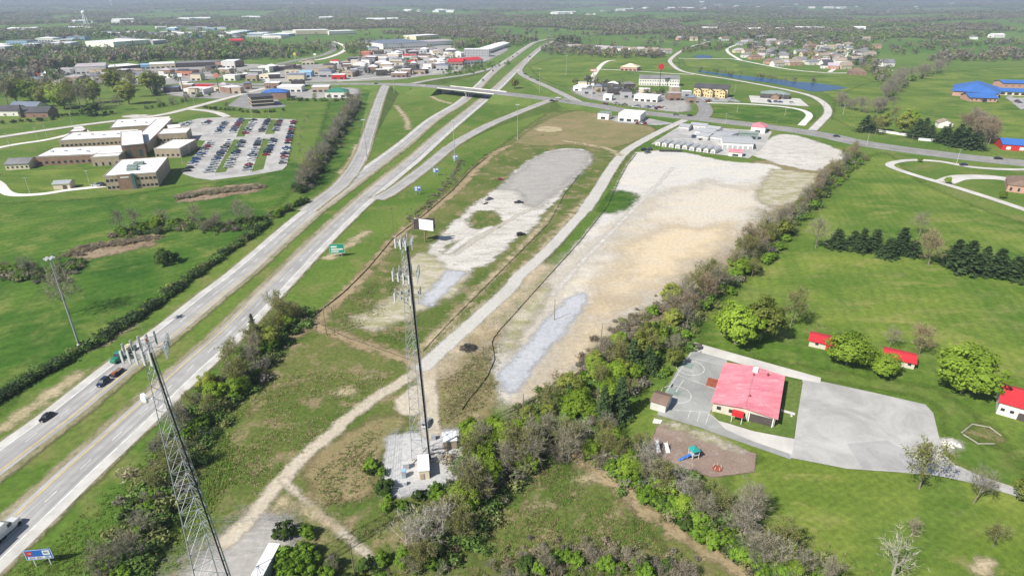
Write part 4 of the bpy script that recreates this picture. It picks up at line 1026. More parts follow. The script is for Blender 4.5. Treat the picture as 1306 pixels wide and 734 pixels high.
area([(712, 52), (735, 50), (740, 58), (725, 62), (710, 58)], 60, (9, 15), {'grey': 4, 'dark': 3, 'olive': 2}, 'tree_belt', 'dark trees beside the highway bend')
area([(950, 52), (1100, 52), (1125, 72), (1100, 88), (1060, 80), (1000, 82), (960, 72)], 330, (5, 9), MIX, 'garden_trees', 'garden trees among the subdivision houses')
area([(1080, 75), (1120, 78), (1140, 95), (1125, 110), (1105, 92)], 60, (6, 10), {'grey': 4, 'olive': 2}, 'tree_belt', 'bare trees right of the subdivision')
area([(1170, 76), (1290, 66), (1340, 72), (1340, 82), (1240, 78), (1190, 82)], 110, (7, 12), {'grey': 5, 'brown': 2, 'olive': 1}, 'tree_belt', 'bare trees across the upper right pasture')
area([(380, 96), (520, 80), (590, 66), (580, 84), (500, 98)], 60, (4, 9), MIX, 'street_trees', 'small trees among the shops beside the highway')
area([(70, 100), (300, 92), (330, 98), (230, 106), (90, 110)], 50, (4, 8), MIX, 'street_trees', 'small trees among the mall parking lots')
area([(560, 92), (640, 78), (650, 82), (600, 96), (570, 98)], 60, (3, 6), {'green': 4, 'olive': 2}, 'tree_belt', 'green shrubs along the upper left ramp')
area([(730, 108), (760, 102), (790, 108), (830, 118), (868, 124), (862, 132), (800, 122), (740, 116)], 60, (4, 8), MIX, 'street_trees', 'small trees round the motels and filling stations')
area([(60, 50), (200, 44), (300, 46), (330, 58), (240, 62), (160, 52)], 180, (8, 13), MIX, 'tree_belt', 'trees round the far left factories')

# hedge along the left highway: one clipped thing, undergrowth under the thickets
def hedge(px_pts, width, n, hs, mix, label, name='hedge', kind=None, tri=70):
    line = resample(smooth(PX(px_pts), 4), .5); r = np.random.RandomState(n); rows = []
    for i in range(n):
        p = line[min(len(line) - 1, int((i + r.rand()) / n * len(line)))]
        h = r.uniform(*hs); rows.append([p.x + r.normal() * width * .4, p.y + r.normal() * width * .4, -.15 * h, h, h * r.uniform(1.1, 1.7), pick(r, 1, mix)[0]])
    o = tree_mass(name, rows, label, 170, fs=.5)
    o['category'] = 'hedge' if name == 'hedge' else 'brush'
    if kind is None: del o['kind']
    return o
hedge([(340, 286), (290, 322), (240, 358), (190, 395), (140, 428), (95, 453), (45, 483), (-20, 520)], 2.0, 330, (1.4, 4.2), {'dark': 5, 'green': 4, 'olive': 1}, 'long dark clipped hedge between the left field and the highway')
UN = {'olive': 3, 'green': 6, 'grey': 1.5, 'tan': .6, 'dark': 1.5}
hedge([(1098, 200), (1060, 230), (1020, 270), (990, 300), (955, 335), (920, 368), (885, 400), (850, 430)], 7, 420, (1.5, 4.5), UN, 'undergrowth beneath the right hedgerow', 'undergrowth', 'stuff')
hedge([(850, 430), (815, 458), (775, 490), (735, 525), (690, 555), (650, 590), (615, 615), (588, 655), (560, 700)], 11, 700, (1.2, 3.6), UN, 'undergrowth beneath the middle thicket', 'undergrowth', 'stuff')
hedge([(750, 562), (795, 592), (840, 622), (890, 652), (935, 682), (985, 717), (1040, 752)], 8, 420, (1.2, 3.6), UN, 'undergrowth beneath the diagonal hedgerow', 'undergrowth', 'stuff')
hedge([(640, 745), (700, 722), (760, 712), (820, 722), (880, 745)], 7, 280, (.7, 1.9), {'tan': 4, 'grey': 4, 'olive': 4}, 'brown brush along the bottom edge', 'undergrowth', 'stuff')
hedge([(378, 402), (350, 428), (325, 458), (300, 488), (275, 515), (250, 552), (225, 595), (205, 630), (175, 690), (140, 735)], 9, 700, (1.2, 3.8), UN, 'undergrowth beneath the roadside thicket', 'undergrowth', 'stuff')
hedge([(88, 326), (115, 316), (150, 311), (195, 304)], 6, 300, (.8, 1.9), {'tan': 6, 'brown': 3, 'grey': 1}, 'tan reeds filling the left marsh', 'undergrowth', 'stuff')
hedge([(455, 132), (438, 160), (420, 190), (400, 222), (382, 246)], 7, 420, (2, 5.5), {'dark': 4, 'grey': 4, 'olive': 2}, 'undergrowth beneath the dark hedgerow', 'undergrowth', 'stuff')
hedge([(150, 300), (195, 294), (240, 290), (290, 292), (325, 284)], 8, 260, (1.2, 3.5), UN, 'undergrowth above the left marsh', 'undergrowth', 'stuff')
hedge([(-20, 348), (20, 350), (60, 354), (95, 338)], 8, 220, (1.2, 3.5), UN, 'undergrowth left of the marsh', 'undergrowth', 'stuff')
hedge([(228, 252), (270, 246), (332, 239)], 4.5, 330, (1.4, 2.6), {'tan': 5, 'grey': 2, 'olive': 1}, 'tan reeds on the bank above the left field', 'undergrowth', 'stuff')
hedge([(590, 205), (570, 235), (545, 262), (520, 282)], 5, 160, (.6, 1.8), {'grey': 4, 'brown': 2, 'olive': 2}, 'brown brush in the ditch by the blue signs', 'undergrowth', 'stuff')

area([(-60, 100), (60, 96), (90, 104), (60, 116), (20, 124), (-60, 130)], 70, (9, 14), MIX, 'tree_belt', 'trees at the left edge below the mall')
area([(1130, 62), (1180, 58), (1306, 54), (1400, 54), (1400, 60), (1250, 60), (1180, 66), (1140, 76)], 120, (8, 12), {'grey': 5, 'olive': 2, 'green': 1}, 'tree_belt', 'trees along the top of the right pasture')
area([(860, 66), (900, 58), (940, 58), (935, 64), (880, 70)], 40, (6, 9), MIX, 'tree_belt', 'trees beside the winding hill road')
area([(840, 45), (1000, 47), (1100, 52), (1090, 58), (960, 54), (850, 52)], 200, (8, 12), {'grey': 5, 'olive': 2, 'green': 2, 'dark': 1}, 'tree_belt', 'trees behind the subdivision')
area([(890, 88), (930, 93), (1000, 102), (1040, 104), (1040, 106.5), (1000, 105), (930, 97), (890, 91)], 26, (3, 6), {'olive': 3, 'grey': 2}, 'pond_trees', 'thin young trees along the pond shore')

hedge([(870, 372), (835, 398), (800, 418), (768, 448), (745, 474)], 6, 330, (.8, 2.4), {'grey': 4, 'tan': 3, 'brown': 3, 'olive': 2}, 'brown scrub along the sandy lot edge', 'undergrowth', 'stuff')
hedge([(700, 505), (680, 525), (650, 545), (625, 560)], 5, 200, (.8, 2.2), {'green': 4, 'olive': 3, 'tan': 1}, 'low green scrub at the foot of the sandy lot', 'undergrowth', 'stuff')

# ---------------------------------------------------------------- buildings
_wm = {}
def win_mesh(w, h, mat, d=.12):
    k = (round(w, 2), round(h, 2), mat)
    if k not in _wm: _wm[k] = MB().box(-w / 2, w / 2, -d, .05, 0, h).mesh('window', M[mat])
    return _wm[k]
def block(e, a, b, depth, h, wall, roof, kind='flat', rh=2.2, over=.5, win=None, door=None, z0=0.0, parapet=.0, band=None, names=('wall', 'roof'), side_win=False):
    """a building volume: front foot from a to b (world points), running back by depth. e: the thing that owns it"""
    org = e.location
    d = (b - a); L = d.length; rz = math.atan2(d.y, d.x)
    loc = (a.x - org.x, a.y - org.y, z0)
    MB().box(0, L, 0, depth, 0, h).build(names[0], M[wall], e, loc, rz)
    o = over
    mb = MB()
    if kind == 'flat':
        mb.box(-.15, L + .15, -.15, depth + .15, h + .002, h + .35)
        ro = mb.build(names[1], M[roof], e, loc, rz)
        if parapet:
            for q in ((-.2, L + .2, -.2, .15), (-.2, L + .2, depth - .15, depth + .2), (-.2, .15, .152, depth - .152), (L - .15, L + .2, .152, depth - .152)):
                MB().box(*q, h + .36, h + .36 + parapet).build('parapet', M[wall], ro)
    elif kind in ('gable', 'gable_y'):
        if kind == 'gable': sec = [(-o, h), (depth / 2, h + rh), (depth + o, h)]; rng_ = (-o, L + o); f = lambda x, s: (x, s[0], s[1])
        else: sec = [(-o, h), (L / 2, h + rh), (L + o, h)]; rng_ = (-o, depth + o); f = lambda x, s: (s[0], x, s[1])
        th = .22
        ring = lambda x: [f(x, sec[0]), f(x, sec[1]), f(x, sec[2]), f(x, (sec[2][0], sec[2][1] + th)), f(x, (sec[1][0], sec[1][1] + th)), f(x, (sec[0][0], sec[0][1] + th))]
        mb.loft([ring(rng_[0]), ring(rng_[1])])
        ro = mb.build(names[1], M[roof], e, loc, rz)
        if kind == 'gable':
            for x in (.0, L): MB().add([(x, 0, h), (x, depth, h), (x, depth / 2, h + rh)], [(0, 1, 2)]).build('gable_end', M[wall], e, loc, rz)
        else:
            for y in (.0, depth): MB().add([(0, y, h), (L, y, h), (L / 2, y, h + rh)], [(0, 1, 2)]).build('gable_end', M[wall], e, loc, rz)
    else:
        ins = min(L, depth) / 2
        if L >= depth: r0, r1 = (ins, depth / 2, h + rh), (L - ins, depth / 2, h + rh)
        else: r0, r1 = (L / 2, ins, h + rh), (L / 2, depth - ins, h + rh)
        c = [(-o, -o, h), (L + o, -o, h), (L + o, depth + o, h), (-o, depth + o, h)]
        fs = [(0, 1, 5, 4), (1, 2, 5), (2, 3, 4, 5), (3, 0, 4), (3, 2, 1, 0)] if L >= depth else [(0, 1, 4), (1, 2, 5, 4), (2, 3, 5), (3, 0, 4, 5), (3, 2, 1, 0)]
        ro = mb.add(c + [r0, r1], fs).build(names[1], M[roof], e, loc, rz)
    R = Matrix.Rotation(rz, 3, 'Z')
    def put(me, nm, x, y, z, ex=0.0):
        p = R @ Vector((x, y, z)); q = link(nm, me, e, (loc[0] + p.x, loc[1] + p.y, z0 + z), rz + ex); return q
    if win:
        rows, cols, ww, wh, sill, mt = win
        me = win_mesh(ww, wh, mt)
        for j in range(rows):
            zz = sill + j * (h / rows)
            for i in range(cols): put(me, 'window', L * (i + .5) / cols, 0, zz)
            if side_win:
                nc = max(1, int(cols * depth / L))
                for i in range(nc): put(me, 'window', 0, depth * (i + .5) / nc, zz, -math.pi / 2)
    if door:
        put(win_mesh(door[0], door[1], door[2], .14), 'door', L * door[3], 0, .0)
    if band:
        for zb, hb, mt in band: MB().box(-.1, L + .1, -.3, depth + .1, zb, zb + hb).build('trim_band', M[mt], e, loc, rz)
    return ro
def bld(name, label, cat, a, b, depth, h, wall, roof, kind='flat', group=None, **kw):
    A, B = P(*a), P(*b)
    z = hz(A.x, A.y)
    e = empty(name, (A.x, A.y, z), label, cat, group)
    block(e, A, B, depth, h, wall, roof, kind, **kw)
    return e
def units(e, n, a, b, depth, h):                   # roof-top air units
    d = B_(b) - B_(a)
    for i in range(n):
        p = B_(a) + d * ((i + .6) / (n + .3)); rz = math.atan2(d.y, d.x); nv = Vector((-math.sin(rz), math.cos(rz), 0)) * depth * rng.uniform(.3, .7)
        MB().box(-1, 1, -.8, .8, 0, 1.1).build('air_unit', M['galv'], e, (p.x + nv.x - e.location.x, p.y + nv.y - e.location.y, h + .36), rz)
B_ = lambda q: P(*q)

# the school left of the highway
A = P(137.7, 243)
sch = empty('school_building', (A.x, A.y, 0), 'sprawling flat-roofed brick school with white roofs and two-storey front block', 'school')
def wing(a, b, depth, h, wall='tan_brick', **kw):
    ro = block(sch, B_(a), B_(b), depth, h, wall, 'white_roof', parapet=.35, **kw)
    return ro
wing((137.7, 243), (203, 238), 46, 9.2, win=(2, 12, 1.6, 1.5, 1.1, 'glass'), side_win=True)
# brick panel, glass stair strip and roof well on the front block
a_, b_ = B_((137.7, 243)), B_((203, 238)); d_ = (b_ - a_).normalized(); L_ = (b_ - a_).length; rz_ = math.atan2(d_.y, d_.x)
off = lambda x, y: (a_.x - A.x + math.cos(rz_) * x - math.sin(rz_) * y, a_.y - A.y + math.sin(rz_) * x + math.cos(rz_) * y)
MB().box(0, L_ * .27, -.5, 0, 0, 9.9).build('brick_panel', M['brown_brick'], sch, (*off(L_ * .24, 0), 0), rz_)
MB().box(0, L_ * .06, -1.2, 0, 0, 10.2).build('stair_glazing', M['glass_teal'], sch, (*off(L_ * .515, 0), 0), rz_)
MB().box(0, 5, -.56, -.5, 7.6, 8.5).build('lettering_board', M['white_paint'], sch, (*off(L_ * .3, 0), 0), rz_)
for x, y in ((L_ * .42, 20), (L_ * .5, 28), (L_ * .47, 12)):
    MB().box(-3, 3, -2.5, 2.5, 9.56, 11.3).build('roof_plant', M['sage_roof'], sch, (*off(x, y), 0), rz_)
wing((49, 211.5), (157, 206.6), 30, 6.5, 'brown_brick', win=(1, 14, 1.8, 1.6, 1.4, 'glass'))
wing((119, 212), (154, 210), 24, 6.3, 'tan_brick', win=(1, 4, 1.2, 2.2, .3, 'glass'))
wing((159, 204), (188, 201), 62, 10.5, 'brown_brick', win=(1, 2, 2, 5, 2, 'glass_teal'))
wing((166, 196), (190, 194.5), 120, 6.8, 'tan_brick')
wing((199, 201.5), (231, 201), 34, 6.8, win=(1, 5, 1.6, 1.6, 1.4, 'glass'))
wing((204, 183), (240, 181), 24, 7.5, win=(1, 8, 1.6, 1.6, 2, 'glass'))
wing((78, 189), (168, 184), 34, 6, 'tan_brick', win=(1, 16, 1.8, 1.6, 1.3, 'glass'))
wing((143, 172), (215, 167), 44, 6)
wing((90, 176.5), (108, 175.5), 12, 5.5, 'brown_brick')
wing((216, 174), (233, 172.5), 20, 6.5, 'brown_brick')
units(sch, 4, (49, 211.5), (120, 208.5), 30, 6.5); units(sch, 4, (84, 188), (160, 184), 34, 6); units(sch, 4, (143, 172), (215, 167), 44, 6)
bld('school_annex', 'cream annex with grey gabled roof at the left end of the school', 'building', (8, 217), (38, 215.5), 18, 4, 'cream', 'grey_roof', 'gable', rh=2.5, win=(1, 5, 1.2, 1.3, 1.2, 'glass'))
bld('shed', 'small tan shed with grey metal roof on the school lawn', 'shed', (69, 242), (90, 241), 8, 3.6, 'cream', 'galv', 'gable', rh=1.5, door=(2.5, 2.6, 'dark_wall', .7))

# the red-roofed school on the right
A = P(908, 524.5); Bq = P(986.5, 545)
rs = empty('school_building', (A.x, A.y, 0), 'cream school hall with broad faded red metal roof beside the court', 'school')
ro = block(rs, A, Bq, 23.6, 3.5, 'faded_wall', 'pink_roof', 'gable_y', rh=1.1, over=.7, win=(1, 5, 1.2, 1.1, 1.4, 'glass'))
d_ = Bq - A; L_ = d_.length; rz_ = math.atan2(d_.y, d_.x); R_ = Matrix.Rotation(rz_, 3, 'Z')
def loc_(x, y, z=0): p = R_ @ Vector((x, y, 0)); return (p.x, p.y, z)
for i in range(32):                                # standing seams of the metal roof, both slopes
    for s in (0, 1):
        y = -.66 + i * 24.9 / 31
        mb = MB(); x0, x1 = (-.7, L_ / 2) if s == 0 else (L_ + .7, L_ / 2)
        mb.loft([[(x0, y - .05, 3.70), (x0, y + .05, 3.70), (x0, y + .05, 3.79), (x0, y - .05, 3.79)], [(x1, y - .05, 4.80), (x1, y + .05, 4.80), (x1, y + .05, 4.89), (x1, y - .05, 4.89)]])
        mb.build('roof_seam', M['pink_roof'], ro)
MB().box(L_ / 2 - .35, L_ / 2 + .35, -.72, 24.32, 4.84, 4.93).build('ridge_cap', M['pink_roof'], ro)
for x, y, w in ((L_ * .53, 22, .8),): MB().box(-w, w, -1.6, 1.6, 4.5, 5.1).build('skylight', M['white_paint'], ro, (x, y, 0))
for x, y in ((L_ * .52, 18.5), (L_ * .54, 6), (L_ * .75, 21)): MB().tube((0, 0, 4.4), (0, 0, 5.4), .3, .25, 8).build('roof_vent', M['rust'], ro, (x, y, 0))
MB().box(-1.6, 1.6, -3.2, .0, 2.6, 2.85).build('entry_canopy', M['red_paint'], rs, loc_(L_ * .42, 0), rz_)
for s in (-1.4, 1.4): MB().tube((0, 0, 0), (0, 0, 2.6), .09, .09, 6).build('canopy_post', M['white_paint'], rs, loc_(L_ * .42 + s, -3))
MB().box(0, 7.0, -.2, .06, 0, 2.9).build('porch_opening', M['dark_wall'], rs, loc_(L_ - 7.4, 0), rz_)
for s in (.3, 6.9): MB().box(-.15, .15, -.5, -.21, 0, 3.39).build('porch_post', M['white_paint'], rs, loc_(L_ - 7.4 + s, 0), rz_)
for y in (20, 14, 8): MB().box(-.6, -.0, -1.6, 1.6, .6, 2.6).build('side_window', M['glass_teal'], rs, loc_(0, y), rz_)
for i, y in enumerate((14, 16.4)): MB().box(-4.2, -1.0, -.9, .9, .25, .9).build('bench_box', M['rust'], None, tuple(Vector(loc_(0, y)) + A), rz_)
for o, w_ in zip([o for o in COL.objects if o.name.startswith('bench_box')], ('upper', 'lower')):
    tag(o, f'rust-red low wooden planter against the red-roofed hall, {w_} of two', 'planter')
bld('shed', 'small open shed with brown roof beside the basketball court', 'shed', (829, 521), (848, 527), 6, 2.9, 'vinyl', 'brown_roof', 'gable', rh=1.2, over=.3)
A = P(1031, 441)
bld('cabin', 'left of two small red-roofed white cabins in the right lawn', 'cabin', (1031, 441), (1070, 450), 7, 2.3, 'faded_wall', 'red_roof', 'gable', rh=1.1, win=(1, 2, 1, .9, 1.2, 'glass'), door=(1.1, 2.2, 'red_paint', .6))
bld('cabin', 'right of two small red-roofed white cabins, behind the low green tree', 'cabin', (1126, 462), (1165, 471), 7, 2.3, 'faded_wall', 'red_roof', 'gable', rh=1.1, win=(1, 3, 1, .9, 1.2, 'glass'))
bld('barn', 'red-roofed white barn cut off by the right frame edge', 'barn', (1270, 527), (1318, 541), 12, 4.2, 'white_wall', 'red_roof', 'gable', rh=2.6, win=(1, 4, 1, .9, 1.6, 'glass'), door=(3.2, 2.4, 'dark_wall', .72))
bld('church', 'low brown-roofed brick church at the right edge by the loop drive', 'church', (1283, 244), (1345, 252), 26, 4.5, 'pink_brick', 'brown_roof', 'hip', rh=5, win=(1, 6, 1.2, 2, 1, 'glass'))
# blue-roofed school
A = P(1220, 122)
bs_ = empty('school_building', (A.x, A.y, 0), 'brick school with bright blue metal roofs on the upper right hill', 'school')
block(bs_, P(1214, 122), P(1272, 126), 75, 6, 'pink_brick', 'blue_roof', 'hip', rh=9, over=1.5)
block(bs_, P(1236, 129.5), P(1271, 130.5), 26, 4.6, 'pink_brick', 'blue_roof', 'gable', rh=4, over=1.2, win=(1, 6, 1.5, 1.4, 1.6, 'glass'), door=(5, 3.5, 'glass', .55))
block(bs_, P(1265, 121), P(1345, 124), 20, 4.5, 'cream', 'blue_roof', 'gable', rh=3.4, over=1, win=(1, 9, 5, 2.6, .8, 'glass'))
block(bs_, P(1278, 114), P(1345, 115), 24, 8, 'pink_brick', 'blue_roof', 'gable', rh=3, over=1, win=(1, 8, 3, 1.5, 4, 'brown_brick'))
bld('store', 'low red-fronted building with blue roof at the right edge by the main road', 'store', (1277, 191), (1345, 196), 24, 4.5, 'red_paint', 'blue_roof', 'gable', rh=3, win=(1, 4, 3, 2.4, .6, 'white_paint'))
bld('farmhouse', 'pale farmhouse half hidden behind cedars near the main road', 'house', (1196, 163), (1214, 164), 12, 4.5, 'white_wall', 'tan_roof', 'gable_y', rh=3)
bld('fence', 'long white board fence in front of the farmhouse', 'fence', (1099, 165), (1172, 176), .3, 1.8, 'white_paint', 'white_paint', over=0)
bld('fence', 'short white board fence right of the long one by the farmhouse', 'fence', (1171, 179), (1208, 182), .3, 1.8, 'white_paint', 'white_paint', over=0)

# town: label, a, b, depth, height, wall, roof, roof kind, roof height
def T(label, a, b, dep, h, wall, roof, kind='flat', rh=2.0, name='store', cat='store', **kw):
    if 'win' not in kw:
        L = (P(*b) - P(*a)).length
        n = max(1, int(L / 7)); kw['win'] = (1, n, min(4.5, L / n * .72), min(2.4, h * .5), .5, 'glass')
    if 'storage' in name or 'kiosk' in name: return bld(name, label, cat, a, b, dep * 1.15, h * 1.15, wall, roof, kind, rh=rh, **kw)
    return bld(name, label, cat, a, b, dep * 1.35, h * 1.35, wall, roof, kind, rh=rh * 1.3, **kw)
T('large mauve-roofed store with white left wall in the strip mall', (97, 94.8), (136, 93), 50, 8, 'white_wall', 'mauve_roof')
T('dark-fronted white-roofed shop unit next to the mauve-roofed store', (141, 92), (180, 88.4), 30, 5.5, 'dark_wall', 'white_roof')
T('shop unit under a pale blue canopy in the strip mall', (180, 88.5), (192, 88), 22, 5, 'sky_canopy', 'sky_canopy')
T('cream-roofed shop unit right of the blue canopy', (192, 88), (224, 86.6), 30, 5.5, 'cream', 'white_roof')
T('long dark-fronted shop row at the right of the strip mall', (225, 86.5), (283, 84.5), 30, 5.5, 'dark_wall', 'grey_roof')
T('tall white store near the right end of the strip mall', (283, 86.8), (300, 86.6), 30, 8, 'white_wall', 'white_roof')
T('dark red store at the right end of the strip mall', (300, 86.4), (312, 84.5), 30, 7, 'brown_brick', 'dark_roof')
T('green-roofed restaurant left of the mauve-roofed store', (60, 105), (82, 105), 16, 4.5, 'grey_wall', 'green_roof', 'hip', 3, 'restaurant', 'restaurant')
T('small red-roofed shop beside the green-roofed restaurant', (48, 100), (60, 99.5), 16, 4, 'white_wall', 'red_roof', 'gable')
T('red-fronted restaurant with dark side in the mall car park', (224, 96.8), (246, 97), 16, 5.5, 'orange_paint', 'dark_roof', name='restaurant', cat='restaurant')
T('dark square restaurant below the tall white store', (270, 90.3), (285, 89), 16, 5, 'dark_wall', 'dark_roof', name='restaurant', cat='restaurant')
T('white shop with dark canopy beside the bypass road', (307, 100.6), (324, 99.4), 16, 4.5, 'dark_wall', 'white_roof')
T('cream-yellow filling station building by the bypass road', (331, 100.6), (343, 101), 12, 4.5, 'cream', 'cream')
T('dark brown shop right of the cream filling station', (343, 101), (358, 100.4), 14, 5, 'dark_wall', 'white_roof')
T('blue-grey roofed shop between two sign masts', (209, 118.5), (229, 117.6), 18, 4.5, 'dark_wall', 'slate_roof')
T('white workshop with dark right side by the town road', (234, 120), (260, 120.5), 18, 4.5, 'white_wall', 'white_roof')
T('small red-roofed shop behind the white workshop', (246, 114), (268, 114.5), 10, 4, 'red_paint', 'red_roof')
T('low pale shop right of the white workshop', (267, 116.2), (281, 116.6), 12, 4.5, 'cream', 'tan_roof')
T('dark brown shop with white roof at the town road junction', (294, 119.5), (309, 117.6), 16, 5.5, 'brown_brick', 'white_roof')
e = T('two-storey dark brick hotel with cream bands and blue roof', (322, 137), (350, 135), 22, 8, 'dark_wall', 'dark_roof', name='hotel', cat='hotel', win=(2, 9, 2, 1.6, 1.2, 'glass'), band=((3.2, .9, 'cream'), (7.0, .9, 'cream'), (0, .5, 'cream')))
block(e, P(334, 127), P(366, 126.5), 22, 8, 'brown_brick', 'blue_roof', 'hip', rh=3.5)
T('white flat-roofed diner right of the blue-roofed hotel', (354, 117.8), (385, 117.4), 18, 5, 'white_wall', 'white_roof')
e = T('white restaurant with red centre panel and green roof', (415, 124.6), (442, 124.4), 16, 5, 'white_wall', 'green_roof', 'hip', 3, 'restaurant', 'restaurant')
T('red and white filling station canopy by the main road', (423, 101.5), (440, 101.4), 10, 5, 'red_paint', 'white_roof', name='filling_station', cat='filling station')
T('sky-blue roofed car wash near the main road', (382, 98.5), (397, 98.5), 14, 5, 'sky_canopy', 'sky_canopy', 'gable')
T('purple-grey long shop behind the sky-blue car wash', (347, 90.5), (385, 88), 16, 4.5, 'brown_brick', 'mauve_roof')
T('arched cream shop beside the divided road', (385, 82.8), (401, 82.4), 16, 5, 'cream', 'tan_roof', 'gable_y')
T('small pink-roofed restaurant by the divided road', (421, 82.6), (432, 82.6), 12, 5, 'white_wall', 'red_roof', 'hip')
T('orange-red roofed store left of the big store', (458, 72.5), (472, 72.5), 24, 6, 'orange_paint', 'orange_paint', 'hip')
T('large big-box store with wide blue-grey roof and white front', (489, 63), (549, 60), 110, 9, 'white_wall', 'slate_roof')
T('pale stepped plaza right of the big-box store', (549, 59), (582, 57), 45, 8, 'white_wall', 'mauve_roof')
T('cream-fronted stores behind the big-box plaza', (531, 51), (560, 49), 40, 8, 'cream', 'white_roof')
T('long red-roofed store beside the highway', (588, 83), (616, 80.5), 22, 5, 'white_wall', 'red_roof', 'gable', 3)
T('brick front of the long red-roofed store', (571, 83.6), (590, 83.8), 24, 5, 'brown_brick', 'red_roof', 'gable', 3)
T('three-storey pale hotel block above the red-roofed store', (592, 72.5), (624, 72.6), 18, 11, 'grey_wall', 'white_roof', name='hotel', cat='hotel', win=(3, 9, 1.8, 1.6, 1.2, 'glass'))
T('long white metal building right of the pale hotel', (625, 68), (650, 59), 24, 6, 'white_wall', 'white_roof', 'gable')
T('upper small red-roofed restaurant left of the pale hotel', (514, 75.6), (533, 75.2), 14, 5, 'white_wall', 'red_roof', 'hip')
T('lower small red-roofed restaurant left of the pale hotel', (516, 83.6), (529, 83.8), 14, 5, 'cream', 'red_roof', 'hip')
T('long white plaza on the far hill left of centre', (378, 46), (420, 45), 50, 11, 'cream', 'white_roof')
T('right half of the long white far plaza', (420, 45.2), (454, 44), 45, 8, 'white_wall', 'white_roof')
T('big white warehouse at the far left', (146, 61), (196, 57), 70, 9, 'white_wall', 'white_roof', name='warehouse', cat='warehouse')
T('lower white warehouse wing at the far left', (196, 57.5), (214, 56), 50, 7, 'grey_wall', 'white_roof', name='warehouse', cat='warehouse')
T('red far barn right of the white warehouse', (293, 58), (311, 57.6), 24, 8, 'red_paint', 'red_roof', 'gable', 3, 'barn', 'barn')
T('white restaurant just right of the upper ramp junction', (731, 116), (748, 117), 14, 4.5, 'white_wall', 'white_roof', name='restaurant', cat='restaurant')
T('long dark-grey roofed restaurant beside the hill road', (764, 117), (795, 116.2), 18, 4.5, 'grey_wall', 'dark_roof', 'hip', 2.5, 'restaurant', 'restaurant')
T('small white shop in front of the dark-roofed restaurant', (769, 128), (780, 128.5), 10, 4.5, 'white_wall', 'white_roof')
T('white filling station canopy right of the small white shop', (808, 129), (838, 131), 14, 5, 'white_wall', 'white_roof', name='filling_station', cat='filling station')
T('brick clubhouse with pale hipped roof in the green field', (791, 90), (812, 91), 18, 4.5, 'pink_brick', 'cream', 'hip', 4, 'clubhouse', 'building')
T('long white two-storey motel with grey roof', (815, 109), (866, 110), 15, 7, 'white_wall', 'grey_roof', 'gable', 3, 'motel', 'motel', win=(2, 16, 1.5, 1.4, 1.1, 'glass'))
e = T('yellow two-storey motel with dark gabled roof', (884, 122.5), (927, 125), 15, 7.5, 'yellow_wall', 'dark_roof', 'gable', 3.5, 'motel', 'motel', win=(2, 12, 1.5, 1.5, 1.1, 'glass'))
for u, v in ((886, 123.4), (901, 124.3), (917, 125.2)): block(e, P(u, v), P(u + 7, v + .45), 8, 7.5, 'yellow_wall', 'dark_roof', 'gable_y', rh=3, win=(2, 2, 1.4, 1.5, 1.1, 'glass'))
e = T('low dark bank with grey-green roof and brick gable', (969, 125), (1006, 127), 16, 4, 'dark_wall', 'sage_roof', 'hip', 2.5, 'bank', 'bank')
block(e, P(983, 127), P(993, 127.6), 12, 4, 'brown_brick', 'brown_roof', 'gable_y', rh=2.5)
T('white flat store on the near side of the main road', (788, 154.5), (816, 156.5), 20, 5.5, 'white_wall', 'white_roof')
T('white canopy left of the flat white store', (762, 152), (776, 153), 10, 4.5, 'white_wall', 'sage_roof', name='filling_station', cat='filling station')
# storage sheds beside the right lot
for i, (u, v) in enumerate([(836, 185.5), (844, 186.8), (853, 188), (861, 189.3), (870, 190.2), (879, 192), (888, 193.4), (897, 194.4), (906, 195.6)]):
    T(f'small grey-roofed white storage shed, number {("one two three four five six seven eight nine").split()[i]} from the left in the lower row', (u, v), (u + 5.6, v + .8), 12, 2.6, 'white_wall', 'pale_metal', 'gable_y', 1.0, 'storage_shed', 'shed', group='storage sheds', win=None, door=(2.4, 2.2, 'grey_wall', .5))
for lab, a, b, dep in (('white-fronted storage building at the left of the upper storage row', (866, 166.5), (878, 167.5), 14), ('long grey-roofed storage row behind the shed row', (886, 172), (908, 175), 16), ('grey-roofed storage row left of the big storage hall', (903, 179), (917, 181), 28), ('second grey-roofed storage row beside the big storage hall', (913, 180.5), (922, 182), 34),
                       ('pale storage block at the upper left of the storage yard', (880, 164), (900, 166), 10), ('grey-roofed storage block behind the long storage row', (888, 178), (902, 180), 14), ('small pale office among the storage rows', (900, 168), (916, 170), 9)):
    T(lab, a, b, dep, 3.2, 'white_wall', 'pale_metal', 'gable', 1.4, 'storage_building', 'storage', win=(1, 4, 2.4, 2.2, .1, 'grey_wall'))
T('big grey-roofed white storage hall in the storage yard', (921, 189), (960, 191), 26, 4.2, 'white_wall', 'pale_metal', 'gable', 1.5, 'storage_hall', 'storage', win=(1, 6, 2.8, 2.6, .1, 'grey_wall'))
T('long green-grey roofed shed behind the big storage hall', (941, 177), (966, 178.5), 8, 4.5, 'sage_roof', 'sage_roof', 'gable', 1, 'storage_building', 'storage')
T('red-roofed shop at the upper right of the storage yard', (957, 169), (975, 170.5), 14, 4, 'white_wall', 'pink_roof', 'hip', 2)
T('small red-roofed kiosk below the big storage hall', (929, 199), (946, 200.5), 8, 3, 'white_wall', 'pink_roof', 'gable', 1.2, 'kiosk', 'kiosk')
